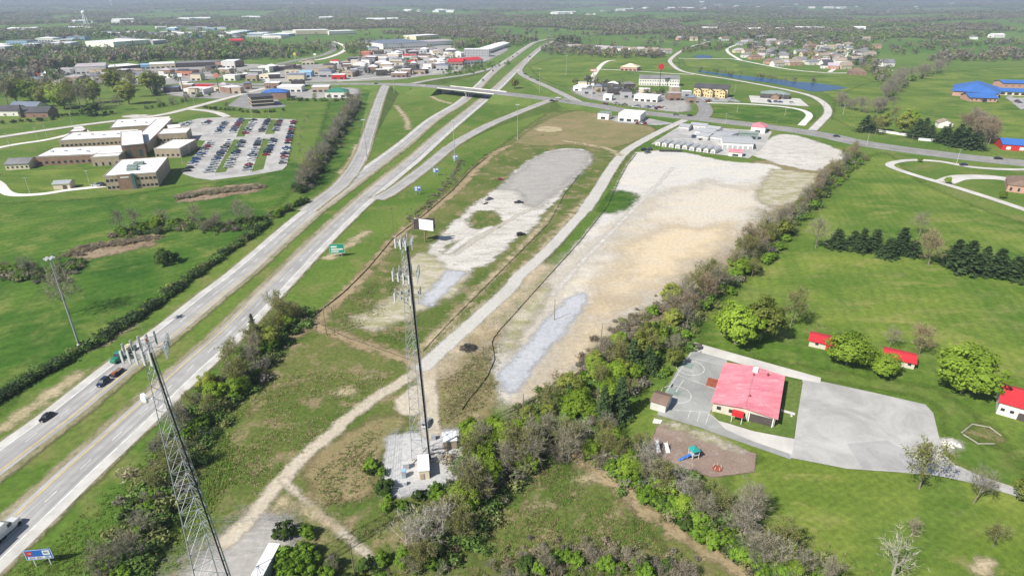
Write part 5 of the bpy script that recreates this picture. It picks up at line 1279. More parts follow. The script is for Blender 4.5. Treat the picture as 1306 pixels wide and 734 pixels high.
# more shops filling the commercial strip
wcol = ['white_wall', 'cream', 'grey_wall', 'tan_brick', 'brown_brick', 'dark_wall', 'white_wall', 'tan_brick', 'grey_wall', 'cream']
rcol = ['white_roof', 'grey_roof', 'dark_roof', 'tan_roof', 'mauve_roof', 'white_roof', 'slate_roof']
cname = {'white_wall': 'white', 'cream': 'cream', 'grey_wall': 'grey', 'tan_brick': 'tan brick', 'brown_brick': 'brown brick', 'dark_wall': 'dark', 'sky_canopy': 'pale blue', 'orange_paint': 'orange',
         'white_roof': 'white', 'grey_roof': 'grey', 'dark_roof': 'dark', 'tan_roof': 'tan', 'mauve_roof': 'mauve', 'slate_roof': 'slate', 'red_roof': 'red', 'brown_roof': 'brown', 'vinyl': 'pale', 'yellow_wall': 'yellow'}
spots = [(u, v, 'in the shops beside the highway') for u, v in ((400, 95), (412, 90), (445, 92), (452, 86), (462, 82), (470, 92), (478, 86), (488, 90), (496, 84), (505, 92), (512, 96), (540, 88), (548, 82), (556, 90), (440, 97), (480, 97), (492, 78), (478, 76), (505, 71), (540, 74), (552, 70), (560, 77), (565, 66), (470, 66), (446, 78))]
spots += [(u, v, 'near the mall car parks') for u, v in ((20, 103), (36, 106), (12, 108), (110, 103), (125, 100), (150, 97), (170, 96), (205, 96), (330, 92), (186, 113), (175, 108), (338, 113), (372, 111), (398, 118), (10, 99))]
def scatter(poly, n, gap):
    w = PX(poly); xs = [q.x for q in w]; ys_ = [q.y for q in w]; out_ = []
    rr = np.random.RandomState(n)
    for _ in range(n * 30):
        x, y = rr.uniform(min(xs), max(xs)), rr.uniform(min(ys_), max(ys_))
        if not inside([x], [y], w)[0] or any((x - a) ** 2 + (y - b) ** 2 < gap * gap for a, b in out_): continue
        if min((q.xy - Vector((x, y))).length for l in (MAIN_W, SB, NB) for q in l) < 26: continue
        out_.append((x, y))
        if len(out_) >= n: break
    return [proj_px(x, y) for x, y in out_]
def proj_px(x, y):
    fw = y * CP + CAM_H * SP; up = y * SP - CAM_H * CP
    return 653 + F_PX * x / fw, 367 - F_PX * up / fw
spots += [(u, v, 'crowding the shops beside the highway') for u, v in scatter([(395, 100), (440, 80), (480, 68), (560, 66), (590, 70), (560, 92), (500, 100)], 34, 34)]
spots += [(u, v, 'crowding the streets behind the mall') for u, v in scatter([(0, 98), (90, 92), (240, 96), (330, 92), (380, 84), (370, 104), (200, 106), (60, 112), (0, 110)], 30, 36)]
spots += [(u, v, 'near the town road junction') for u, v in scatter([(210, 113), (330, 111), (300, 122), (220, 124)], 10, 30)]
spots += [(u, v, 'squeezed between the larger shops') for u, v in scatter([(400, 98), (450, 78), (500, 72), (575, 72), (560, 90), (500, 100)], 26, 27)]
spots += [(u, v, 'round the motels') for u, v in scatter([(735, 113), (800, 113), (870, 120), (880, 132), (800, 127), (740, 120)], 12, 24)]
spots += [(u, v, 'in the far left suburb') for u, v in scatter([(-30, 60), (130, 44), (330, 44), (345, 50), (200, 50), (60, 60), (-30, 66)], 34, 60)]
spots += [(u, v, 'among the far left factories') for u, v in ((200, 38), (212, 40), (225, 37), (238, 39), (250, 36.5), (262, 39), (275, 38), (180, 46), (206, 47), (60, 42), (120, 46), (300, 43), (330, 45), (345, 47), (360, 45), (36, 30), (20, 46), (66, 50), (90, 47), (315, 49))]
for i, (u, v, w) in enumerate(spots):
    k = ppm(u, v); L = rng.uniform(9, 15) if w.startswith(('near the town', 'squeezed', 'round')) else rng.uniform(14, 26) if 'left' not in w else rng.uniform(30, 60)
    wl, rf = rng.choice(wcol), rng.choice(rcol)
    if 'left' in w: wl, rf = rng.choice(('white_wall', 'grey_wall', 'sky_canopy')), rng.choice(('white_roof', 'white_roof', 'grey_roof', 'slate_roof'))
    T(f'{cname[wl]} {cname[rf]}-roofed building {w}', (u, v), (u + L * k, v + rng.uniform(-.4, .4)), L * .6, rng.uniform(4.5, 7), wl, rf, rng.choice(('flat', 'flat', 'hip')), 2.2, group='buildings ' + w)
# houses
def house(u, v, label, w=13, h=3.4, wall=None, roof=None, group=None, kind=None, dep=9, rh=3.0, tilt=None):
    k = ppm(u, v); wl = wall or rng.choice(('white_wall', 'cream', 'vinyl', 'pink_brick', 'grey_wall')); rf = roof or rng.choice(('grey_roof', 'tan_roof', 'grey_roof', 'brown_roof', 'dark_roof', 'mauve_roof'))
    t = rng.uniform(-.06, .06) if tilt is None else tilt
    w *= 1.25; dep *= 1.3; h *= 1.25; rh *= 1.2
    a, b = (u - w * k / 2, v - t * w * k / 4), (u + w * k / 2, v + t * w * k / 4)
    return bld('house', label.replace('#', {'grey_roof': 'grey', 'tan_roof': 'tan', 'brown_roof': 'brown', 'dark_roof': 'dark', 'mauve_roof': 'mauve'}.get(rf, 'grey')), 'house', a, b, dep, h, wl, rf, kind or rng.choice(('gable', 'hip', 'gable')), group, rh=rh, win=(1, 3, 1.3, 1.4, 1, 'glass'), door=(1.2, 2.2, 'brown_brick', .55))
for u, v in scatter([(945, 54), (1100, 54), (1118, 74), (1096, 90), (1040, 88), (985, 80), (950, 68)], 60, 24):
    house(u, v, '#-roofed house crowded into the subdivision', rng.uniform(11, 15), 4, group='crowded subdivision houses', dep=9, rh=3.6)
sub = [(30, 200), (90, 245), (180, 262), (300, 305), (390, 325), (460, 318), (545, 318), (600, 290), (720, 312), (840, 318), (890, 350), (960, 300), (1010, 350), (1110, 285), (1140, 215), (340, 190), (350, 232), (590, 212), (650, 235), (810, 250), (880, 170), (1040, 140), (1060, 95), (1200, 88), (1290, 160), (220, 180), (80, 118), (500, 140), (700, 160), (430, 250), (760, 215), (960, 220), (1240, 240), (20, 130), (150, 130)]
for x, y in sub:
    house(940 + x / 7.255, 40 + y / 7.255, '#-roofed house in the subdivision beyond the pond', rng.uniform(14, 20), 4.2, group='subdivision houses', dep=11, rh=4)
house(1094, 96, 'brown hip-roofed house at the near corner of the subdivision', 22, 4, 'brown_brick', 'brown_roof', dep=16, rh=5, kind='hip')
house(1133, 85, 'grey-roofed house beside the bare earth plot right of the subdivision', 18, 5, 'white_wall', 'grey_roof', dep=12, rh=5, kind='gable')
for i in range(15):
    house(728 + i * 8.9, 62.5 + i * .45 + rng.uniform(-.6, .6), '#-roofed townhouse, number %d from the left in the pale row above the scrub' % (i + 1), 13, 5, rng.choice(('white_wall', 'vinyl', 'cream')), rng.choice(('grey_roof', 'mauve_roof', 'tan_roof')), 'townhouse row', 'gable', 11, 3.5)
for u, v, lab in ((6, 148, 'dark-roofed house at the left edge below the tree belt'), (30, 143, 'long grey-roofed house below the tree belt'), (44, 150, 'dark-roofed brick house with pale front right of its neighbours')):
    house(u, v, lab, 24, 4, 'brown_brick' if u > 40 else 'white_wall', 'dark_roof' if u != 30 else 'slate_roof', dep=14, rh=4, kind='gable')
for u, v in ((905, 52), (925, 52), (950, 50), (870, 51), (885, 52), (935, 43), (985, 55), (970, 50), (1012, 55), (1030, 50)):
    house(u, v, '#-roofed far house above the hill road', 18, 5, group='far hill houses', dep=12, rh=4)
r = np.random.RandomState(21)
spot_lines = [((470, 17), (600, 18), 14), ((760, 14), (990, 12), 34), ((400, 26), (520, 27), 14), ((100, 30), (330, 24), 14), ((700, 20), (760, 20), 6), ((960, 12), (1290, 12), 16), ((20, 42), (120, 40), 10), ((620, 5.6), (1200, 7), 14), ((20, 10), (500, 8), 18), ((1180, 50), (1290, 50), 2), ((900, 38), (1120, 40), 8)]
hw = MB()
far_meshes = []
for i in range(4):
    L, D, h = ((24, 14, 6), (40, 22, 8), (18, 12, 5), (60, 30, 9))[i]
    mb = MB().box(-L / 2, L / 2, -D / 2, D / 2, -3, h)
    mb.loft([[(-L / 2 - .5, -D / 2 - .5, h), (-L / 2 - .5, 0, h + 3.5), (-L / 2 - .5, D / 2 + .5, h)], [(L / 2 + .5, -D / 2 - .5, h), (L / 2 + .5, 0, h + 3.5), (L / 2 + .5, D / 2 + .5, h)]], 1)
    far_meshes.append(mb.mesh('far_house', [M['white_paint'], M[('grey_roof', 'white_roof', 'tan_roof', 'white_roof')[i]]]))
for (u0, v0), (u1, v1), n in spot_lines:
    for i in range(n):
        t = r.rand(); p = P(u0 + (u1 - u0) * t, v0 + (v1 - v0) * t + r.normal() * .9)
        q = link('far_house', far_meshes[r.randint(4)], None, (p.x, p.y, hz(p.x, p.y) + 1), r.rand() * 3)
        if p.y > 3500: q.scale = (1.6, 1.6, 1.3)
        tag(q, 'tiny white house far off among the woods', 'house', 'far houses in the woods')

# ---------------------------------------------------------------- lattice towers
def proj(p):
    z = p[2] - CAM_H; fw = p[1] * CP - z * SP; up = p[1] * SP + z * CP
    return 653 + F_PX * p[0] / fw, 367 - F_PX * up / fw
def panel_mesh():
    mb = MB(); mb.box(-.17, .17, -.09, .09, -1.15, 1.15); mb.tube((0, .2, -1.4), (0, .2, 1.4), .05, .05, 5, 1)
    mb.box(-.05, .05, .05, .22, .6, .75, 1); mb.box(-.05, .05, .05, .22, -.75, -.6, 1)
    return mb.mesh('panel_antenna', [M['pole_white'], M['galv']])
PANEL = panel_mesh()
def lattice(label, base, h, w0, w1, rot, bays, arrays, feed=1, rl=.11, ncab=9):
    e = empty('lattice_tower', base, label, 'tower', None, rot)
    def leg(k, z):
        w = w0 + (w1 - w0) * min(1, z / h); R = w / math.sqrt(3); a = 2 * math.pi * k / 3
        return Vector((R * math.cos(a), R * math.sin(a), z))
    for k in range(3):
        mb = MB(); n = 8
        for i in range(n): mb.tube(leg(k, h * i / n), leg(k, h * (i + 1) / n), rl * (1.25 - .7 * i / n), rl * (1.25 - .7 * (i + 1) / n), 6)
        mb.build('leg', M['galv'], e)
        MB().box(-.8, .8, -.8, .8, -.2, .45).build('footing', M['concrete'], e, tuple(leg(k, 0)))
    zs = [0.0]; t = 1.0
    ws = [1.35 - .75 * i / bays for i in range(bays)]
    for w in ws: zs.append(zs[-1] + w)
    zs = [z / zs[-1] * h for z in zs]
    for i in range(bays):
        for k in range(3):
            a0, a1, b0, b1 = leg(k, zs[i]), leg((k + 1) % 3, zs[i]), leg(k, zs[i + 1]), leg((k + 1) % 3, zs[i + 1])
            mb = MB(); rr = .042 if i < bays / 2 else .03
            mb.tube(a0, b1, rr, rr, 4, cap=False); mb.tube(a1, b0, rr, rr, 4, cap=False); mb.tube(b0, b1, rr * .9, rr * .9, 4, cap=False)
            mb.build('cross_brace', M['galv'], e)
    mb = MB(); A0, A1 = leg(feed, 0), leg(feed, h * .97); side = Vector((-math.sin(2 * math.pi * feed / 3), math.cos(2 * math.pi * feed / 3), 0))
    for s in range(ncab): mb.tube(A0 - A0.normalized() * .3 + side * (-.48 + .12 * s), A1 - Vector((A1.x, A1.y, 0)).normalized() * .25 + side * (-.48 + .12 * s), .065, .065, 4)
    mb.build('feed_cable', M['dark_steel'], e)
    for z, R, npan, tilt in arrays:
        mb = MB()
        for k in range(3):
            c = leg(k, z) * 1.0; c.z = z; o = Vector((math.cos(2 * math.pi * k / 3 + .5), math.sin(2 * math.pi * k / 3 + .5), 0)); s = Vector((-o.y, o.x, 0))
            q = o * R + Vector((0, 0, z)); W = R * .95
            for dz in (-.5, .5): mb.tube(q - s * W + Vector((0, 0, dz)), q + s * W + Vector((0, 0, dz)), .05, .05, 5)
            mb.tube(Vector((0, 0, z)), q, .07, .06, 5)
            mb.tube(Vector((0, 0, z - .9)), q + Vector((0, 0, -.4)), .05, .05, 5)
            for j in range(npan):
                pt = q + s * W * (-1 + 2 * j / max(1, npan - 1)) + o * .25
                pa = link('panel_antenna', PANEL, e, tuple(pt), math.atan2(o.y, o.x) + math.pi / 2)
                pa.scale = (1, 1, .85 + .3 * rng.random())
            for j in range(2):
                pt = q + s * W * (-.4 + .8 * j) - o * .2
                MB().box(-.25, .25, -.15, .15, -.4, .4).build('radio_unit', M['galv'], e, tuple(pt), math.atan2(o.y, o.x) + math.pi / 2)
        mb.build('antenna_mount', M['galv'], e)
    MB().tube((0, 0, h), (0, 0, h + 2.6), .04, .02, 5).build('lightning_rod', M['galv'], e)
    MB().tube((.2, 0, h), (.2, 0, h + .5), .14, .14, 8).build('beacon', M['rust'], e)
    return e, leg
t1, leg1 = lattice('tall grey lattice tower with antenna cluster and white dish, nearest at lower left', (-59.0, 86.0, 0), 64, 7.0, 1.3, math.radians(-6), 22, [(62.6, 2.6, 5, 0)], 0, .11, 3)
# white dish on the left tower
zd = 20.0
while proj((-59, 86, zd))[1] > 505: zd += .5
mb = MB(); rings = []
for i in range(5):
    t = i / 4; R_d = .95 * t ** .8 + .02
    rings.append([(R_d * math.cos(a), -.32 + .32 * t * t, R_d * math.sin(a)) for a in np.linspace(0, 2 * math.pi, 19)[:-1]])
mb.loft(rings)
R0 = [(.95 * math.cos(a), .0, .95 * math.sin(a)) for a in np.linspace(0, 2 * math.pi, 19)[:-1]]
mb.loft([R0, [(x, .35, z) for x, y, z in R0]]); mb.tube((0, .35, 0), (1.2, .9, 0), .07, .07, 6)
dsh = mb.build('dish_antenna', M['white_paint'], t1); wp = Vector((-2.5, -1.0, 0)); wp.rotate(Matrix.Rotation(math.radians(6), 3, 'Z')); dsh.location = (wp.x, wp.y, zd); dsh.rotation_euler = (0, 0, math.radians(6 - 35))
b2 = P(538, 583)
t2, leg2 = lattice('tall grey lattice tower standing in the fenced gravel compound', b2, 64, 5.2, 1.5, math.radians(-25), 24, [(63, 1.5, 3, 0), (55, 2.4, 4, 0), (49.5, 2.4, 2, 0)], 0, .085)

# ---------------------------------------------------------------- compound equipment
def shelter(u0, v0, u1, v1, dep, h, label, wall='vinyl'):
    return bld('equipment_shelter', label, 'shelter', (u0, v0), (u1, v1), dep, h, wall, 'white_roof', over=.1, door=(1.0, 2.1, 'tan_brick', .3))
shelter(535, 612, 548, 610.5, 6.0, 2.9, 'white-roofed equipment shelter with tan front in the compound', 'cream')
shelter(566, 574, 583, 572, 3.8, 2.9, 'equipment shelter with rusty front near the compound gate', 'tan_roof')
def cabinet(u, v, w, d, h, label, mt='pole_white', rz=.1):
    p = P(u, v); e = empty('equipment_cabinet', p, label, 'cabinet', None, rz)
    MB().box(-w / 2, w / 2, -d / 2, d / 2, .12, h).build('cabinet_body', M[mt], e); MB().box(-w / 2 - .2, w / 2 + .2, -d / 2 - .2, d / 2 + .2, 0, .118).build('plinth', M['concrete'], e)
    MB().box(-w * .42, w * .42, -d / 2 - .03, -d / 2 - .004, .3, h - .15).build('cabinet_door', M['galv'], e)
cabinet(518, 597, 1.6, 1.1, 2.0, 'white cabinet left of the tower legs'); cabinet(515.5, 608, 1.1, 1.2, 2.4, 'tall bluish cabinet in the front left of the compound', 'sky_canopy')
cabinet(573, 583, 1.4, 1.0, 1.7, 'pale cabinet right of the tower legs'); cabinet(562, 586, 1.2, .9, 1.8, 'grey cabinet beside the cable frames', 'galv'); cabinet(553, 560, 1.3, 1, 1.6, 'grey cabinet behind the tower', 'galv')
cabinet(356, 681, 2.4, 1.6, 1.5, 'small grey unit above the parked white trailer', 'galv'); cabinet(517, 618, .9, .8, 1.2, 'small white box in the compound front', 'pole_white')
# ice bridge frames
for i, (u, v) in enumerate(((545, 590), (553, 588), (561, 582))):
    p = P(u, v); e = empty('cable_bridge', p, f'dark steel cable frame beside the tower, {("left", "middle", "right")[i]} of three', 'frame', 'cable frames', .25)
    for s in (-1.6, 1.6): MB().tube((s, 0, 0), (s, 0, 2.7), .06, .06, 6).build('post', M['dark_steel'], e)
    mb = MB()
    for k in range(5): mb.tube((-2.2, -.3 + .15 * k, 2.75), (2.2, -.3 + .15 * k, 2.75), .035, .035, 4)
    mb.build('cable_tray', M['dark_steel'], e)
def fence(label, px_pts, h, step=3.0, fabric=None, post='galv', rails=2, name='wire_fence', ht=None):
    line = resample([P(*q) for q in px_pts], step); o = line[0]
    e = empty(name, o, label, 'fence')
    pm = MB().tube((0, 0, 0), (0, 0, h), .04, .04, 5).mesh('post', M[post])
    for p in line: link('post', pm, e, (p.x - o.x, p.y - o.y, 0))
    for k in range(rails):
        z = h * (k + 1) / rails - .03; mb = MB()
        for a, b in zip(line[:-1], line[1:]): mb.tube((a.x - o.x, a.y - o.y, z), (b.x - o.x, b.y - o.y, z), .018, .018, 4, cap=False)
        mb.build('rail', M[post], e)
    if fabric:
        mb = MB(); H_ = ht or h * .6
        for a, b in zip(line[:-1], line[1:]):
            q = [(a.x - o.x, a.y - o.y, .02), (b.x - o.x, b.y - o.y, .02), (b.x - o.x + rng.gauss(0, .08), b.y - o.y, H_ * rng.uniform(.75, 1)), (a.x - o.x, a.y - o.y + rng.gauss(0, .08), H_ * rng.uniform(.75, 1))]
            mb.add(q, [(0, 1, 2, 3)])
        mb.build('silt_fabric', M[fabric], e)
    return e
fence('chain-link fence round the tower compound', [(497, 554), (591, 548), (600, 604), (594, 624), (488, 631), (497, 554)], 2.3, 2.6, rails=3)
fence('inner chain-link fence in the left of the tower compound', [(506, 553), (500, 629)], 2.2, 2.6, rails=3)
fence('wire fence closing the gravel yard beside the left tower', [(262, 668), (300, 667), (350, 665), (368, 664), (370, 690)], 2.3, 2.8, rails=3)
fence('sagging silt fence bordering the right sandy lot', [(812, 196), (800, 211), (789, 231), (775, 263), (740, 308), (690, 363), (655, 402), (634, 425), (627, 437), (631, 458), (622, 480), (600, 508), (589, 523)], 1.0, 2.5, 'silt_fabric', 'wood', 0, 'silt_fence')
fence('dark silt fence along the ditch right of the highway', [(396, 407), (440, 372), (468, 344), (500, 306), (540, 275), (575, 245), (600, 218), (622, 200)], 1.0, 3, 'silt_fabric', 'wood', 0, 'silt_fence')
fence('silt fence between left lot and frontage road', [(740, 222), (720, 248), (700, 285), (660, 325), (620, 365), (575, 410), (540, 448)], .8, 3, 'silt_fabric', 'wood', 0, 'silt_fence')
fence('low silt fence across the slope left of the tower', [(403, 410), (440, 430), (475, 442), (520, 458)], .9, 2.5, 'silt_fabric', 'wood', 0, 'silt_fence')
fence('silt fence along the lower edge of the sandy lot', [(650, 526), (690, 508), (720, 490), (748, 466)], .9, 2.5, 'silt_fabric', 'wood', 0, 'silt_fence')
fence('wooden edging round the playground mulch', [(840, 539), (826, 571), (838, 582), (870, 596), (908, 609), (962, 602), (965, 579)], .35, 3, 'brown_roof', 'wood', 1, 'timber_edging')

# ---------------------------------------------------------------- poles, masts, signs
def high_mast(u, v, h, label):
    e = empty('high_mast_light', P(u, v), label, 'light mast', 'high mast lights' )
    mb = MB()
    for i in range(4): mb.tube((0, 0, h * i / 4), (0, 0, h * (i + 1) / 4), .38 - .07 * i, .38 - .07 * (i + 1), 10)
    mb.build('mast', M['galv'], e)
    MB().tube((0, 0, h - .3), (0, 0, h + .15), .8, .8, 12).build('lamp_ring', M['galv'], e)
    lm = MB().box(-.35, .35, .85, 1.7, -.2, .25).mesh('lamp_head', M['pole_white'])
    for k in range(6): link('lamp_head', lm, e, (0, 0, h), k * math.pi / 3)
    MB().tube((0, 0, -.1), (0, 0, .5), .7, .7, 10).build('base_block', M['concrete'], e)
    e.pop('group', None)
high_mast(101, 440, 34, 'tall white high mast light in the grass left of the highway')
for u, v, lab in ((468, 203, 'high mast light beside the left on-ramp'), (503, 121, 'high mast light at the on-ramp junction'), (642, 69, 'high mast light beside the red-roofed store'), (688, 118, 'high mast light inside the upper right ramp'), (722, 96, 'high mast light in the upper right field'), (613, 85, 'high mast light by the upper left ramp'), (660, 178, 'high mast light beside the right off-ramp'), (580, 205, 'high mast light by the blue roadside signs')):
    high_mast(u, v, 30, lab)
def light_pole(u, v, h, label, group=None, col='pole_white'):
    e = empty('light_pole', P(u, v), label, 'light pole', group)
    MB().tube((0, 0, 0), (0, 0, h), .13, .08, 7).build('pole', M[col], e)
    MB().box(-1.1, 1.1, -.22, .22, h, h + .18).build('lamp_head', M['galv'], e); MB().tube((0, 0, 0), (0, 0, .7), .3, .3, 8).build('base_block', M['concrete'], e)
SP_ = [(275, 224), (319, 220), (233, 208), (243, 197), (255, 165), (321, 149), (344, 150), (237, 176), (211, 200), (115, 237), (38, 246), (48, 178), (60, 175), (92, 158), (12, 186), (237, 135), (248, 134)]
for u, v in SP_: light_pole(u, v, 10, 'slim pale light pole on the school grounds', 'school light poles')
for u, v in ((1001, 147), (940, 143), (998, 128), (937, 118), (1075, 146), (815, 142), (925, 158), (792, 127), (1105, 186), (1220, 208)): light_pole(u, v, 10, 'slim street light near the main road', 'main road street lights')
def utility(u, v, h, label, arm=True, rz=.6, group=None):
    e = empty('utility_pole', P(u, v), label, 'pole', group, rz)
    MB().tube((0, 0, 0), (0, 0, h), .17, .11, 7).build('pole', M['wood'], e)
    if arm:
        MB().box(-1.2, 1.2, -.07, .07, h - .7, h - .52).build('cross_arm', M['wood'], e)
        for s in (-1, 0, 1): MB().tube((s, 0, h - .52), (s, 0, h - .3), .05, .05, 5).build('insulator', M['pole_white'], e)
utility(502, 299, 15, 'wooden utility pole left of the billboard by the ditch'); utility(527, 299, 15, 'wooden utility pole between the ditch and the billboard')
utility(667, 545, 12, 'grey wooden pole at the corner of the thicket and sandy lot', False); utility(765, 458, 14, 'thin bare pole standing in the thicket', False); utility(580, 237, 12, 'thin pole by the ditch below the blue signs', False)
utility(454, 744, 12, 'pole with pale lamp at the bottom edge left of the dirt track', False); utility(707, 378 + 30, 9, 'slim pole at the edge of the grey stone strip', False)
for i, (u, v) in enumerate(((1212, 128), (1190, 150), (1050, 140), (830, 133), (866, 150), (700, 140), (1160, 190), (990, 160), (300, 112), (350, 118), (395, 112), (440, 114))): utility(u, v, 11, 'distant wooden pole along the main road', True, .3, 'poles along the main road')
e = empty('power_frame', P(420, 428), 'two-legged wooden power pole frame on the slope', 'pole frame', None, .1)
pL, pR = P(417, 427) - e.location, P(427, 428) - e.location
for q in (pL, pR): MB().tube((q.x, q.y, 0), (q.x, q.y, 12), .17, .13, 7).build('pole', M['wood'], e)
MB().tube((pL.x - .8, pL.y, 11.4), (pR.x + .8, pR.y, 11.4), .12, .12, 6).build('cross_arm', M['wood'], e)
for t in (.1, .5, .9): MB().tube((pL.x + (pR.x - pL.x) * t, pL.y, 11.5), (pL.x + (pR.x - pL.x) * t, pL.y, 12.0), .07, .07, 6).build('insulator', M['pole_white'], e)
def tall_sign(u, v, h, w, hh, mt, label, pole='pole_white', extra=None, rnd=False):
    e = empty('sign_mast', P(u, v), label, 'sign')
    MB().tube((0, 0, 0), (0, 0, h), .45, .4, 8).build('mast', M[pole], e)
    if rnd: MB().tube((0, -.4, h + w / 2 - 1), (0, .4, h + w / 2 - 1), w / 2, w / 2, 20).build('sign_face', M[mt], e); 
    else: MB().box(-w / 2, w / 2, -.4, .4, h, h + hh).build('sign_face', M[mt], e)
    if extra: MB().box(-w / 2 * .9, w / 2 * .9, -.44, -.41, h + hh * .3, h + hh * .7).build('sign_stripe', M[extra], e)
tall_sign(841, 111, 24, 8, 8, 'red_paint', 'tall round red sign on a dark mast near the motel', 'dark_steel', None, True)
tall_sign(756, 113, 22, 9, 4, 'orange_paint', 'tall orange and white sign above the dark-roofed restaurant', 'galv', 'white_paint')
tall_sign(755, 124, 14, 4, 3, 'white_paint', 'white roundel sign beside the ramp junction')
tall_sign(212, 121, 24, 7, 5, 'white_paint', 'white box sign on a dark mast, left of two', 'dark_steel'); tall_sign(235, 122, 23, 6, 4, 'white_paint', 'white box sign on a dark mast, right of two', 'dark_steel')
tall_sign(280, 119, 20, 6, 5, 'orange_paint', 'orange triangular-looking sign mast by the town road', 'dark_steel'); tall_sign(515, 98, 18, 2, 3, 'white_paint', 'slim white mast among the shops', 'pole_white')
tall_sign(346, 130, 22, 5, 5, 'white_paint', 'white sign mast in front of the blue-roofed hotel', 'galv'); tall_sign(403, 82, 16, 5, 3, 'white_paint', 'white sign mast beside the divided road'); tall_sign(377, 79, 12, 5, 5, 'yellow_paint', 'yellow sign by the divided road')
# billboard
p = P(542.5, 309); e = empty('billboard', p, 'two-faced billboard with blank white face on a single post', 'billboard')
MB().tube((0, 0, 0), (0, 0, 8), .4, .4, 10).build('post', M['wood'], e)
for k, (rz, mt) in enumerate(((math.radians(-22), 'white_paint'), (math.radians(158 + 30), 'dark_wall'))):
    f = MB().box(-5.4, 5.4, -.55 if k == 0 else -.7, -.3, 7, 12.6).build('sign_face', M['white_paint'] if k == 0 else M['dark_wall'], e, (0, 0 if k == 0 else .6, 0), rz)
MB().box(-5.5, 5.5, -.28, .5, 6.8, 7.0).build('catwalk', M['dark_steel'], e, (0, 0, 0), math.radians(-22)); MB().box(-5.4, 5.4, -.25, .3, 7.02, 12.65).build('back_frame', M['dark_steel'], e, (0, 0, 0), math.radians(-22))
def road_sign(pts, hpost, w, hh, mt, label, rz=0.0, logos=(), post='galv', border=True):
    o = P(*pts[0]); e = empty('road_sign', o, label, 'sign', None, rz)
    for i, s in enumerate((-w * .28, w * .28)): MB().box(s - .1, s + .1, -.08, .08, 0, hpost + hh * .3).build('post', M[post], e)
    f = MB().box(-w / 2, w / 2, -.16, -.09, hpost, hpost + hh).build('sign_face', M[mt], e)
    if border:
        for q in ((-w / 2 + .05, w / 2 - .05, hpost + .05, hpost + .13), (-w / 2 + .05, w / 2 - .05, hpost + hh - .13, hpost + hh - .05), (-w / 2 + .05, -w / 2 + .13, hpost + .131, hpost + hh - .131), (w / 2 - .13, w / 2 - .05, hpost + .131, hpost + hh - .131)):
            MB().box(q[0], q[1], -.172, -.161, q[2], q[3]).build('border', M['white_paint'], f)
    for x0, x1, z0, z1, c in logos: MB().box(x0 * w - w / 2, x1 * w - w / 2, -.175, -.161, hpost + z0 * hh, hpost + z1 * hh).build('sign_panel', M[c], f)
    return e
road_sign([(56, 720)], 2.0, 5.6, 2.9, 'blue_paint', 'blue roadside service sign with coloured logo squares, lower left', .12, ((.06, .28, .42, .86, 'red_paint'), (.10, .24, .56, .72, 'white_paint'), (.66, .92, .42, .86, 'white_paint'), (.70, .88, .52, .76, 'blue_paint'), (.08, .92, .10, .30, 'white_paint'), (.14, .34, .13, .27, 'blue_paint'), (.40, .62, .13, .27, 'red_paint'), (.70, .86, .13, .27, 'blue_paint')), 'pole_white')
road_sign([(431, 327)], 1.8, 7, 4.8, 'green_paint', 'green highway exit sign on the right verge', .1, ((.1, .5, .62, .78, 'white_paint'), (.1, .9, .36, .50, 'white_paint'), (.1, .6, .14, .26, 'white_paint')))
for i, (u, v) in enumerate(((533, 248), (556, 224), (581, 207))): road_sign([(u, v)], 2.4, 4, 3.2, 'blue_paint', f'blue roadside service sign by the off-ramp, {("nearest", "middle", "farthest")[i]} of three', .1, ((.1, .45, .5, .85, 'white_paint'), (.55, .9, .5, .85, 'white_paint'), (.1, .45, .12, .42, 'white_paint')))
# water tower
p = P(111, 34); z = hz(p.x, p.y); e = empty('water_tower', (p.x, p.y, z), 'white water tower on thick legs above the far left woods', 'water tower')
prof = [(0, 44), (5, 44.5), (8, 47), (9, 51), (8, 55), (5, 58), (.3, 59.5)]
MB().loft([[(R_ * math.cos(a) + .001, R_ * math.sin(a), zz) for a in np.linspace(0, 2 * math.pi, 17)[:-1]] for R_, zz in prof]).build('tank', M['white_paint'], e)
for k in range(4): a = k * math.pi / 2 + .4; MB().tube((8 * math.cos(a), 8 * math.sin(a), -3), (5.5 * math.cos(a), 5.5 * math.sin(a), 47), 1.7, 1.5, 8).build('leg', M['white_paint'], e)
MB().tube((0, 0, -3), (0, 0, 45), 2.6, 2.6, 10).build('riser', M['white_paint'], e)
p = P(143.5, 11); e = empty('water_tower', (p.x, p.y, hz(p.x, p.y)), 'tiny white water tower near the horizon', 'water tower')
MB().loft([[(R_ * math.cos(a) + .001, R_ * math.sin(a), zz) for a in np.linspace(0, 2 * math.pi, 17)[:-1]] for R_, zz in ((0, 40), (8, 42), (11, 47), (8, 53), (.3, 56))]).build('tank', M['white_paint'], e); MB().tube((0, 0, -3), (0, 0, 42), 4, 3, 10).build('stem', M['white_paint'], e)

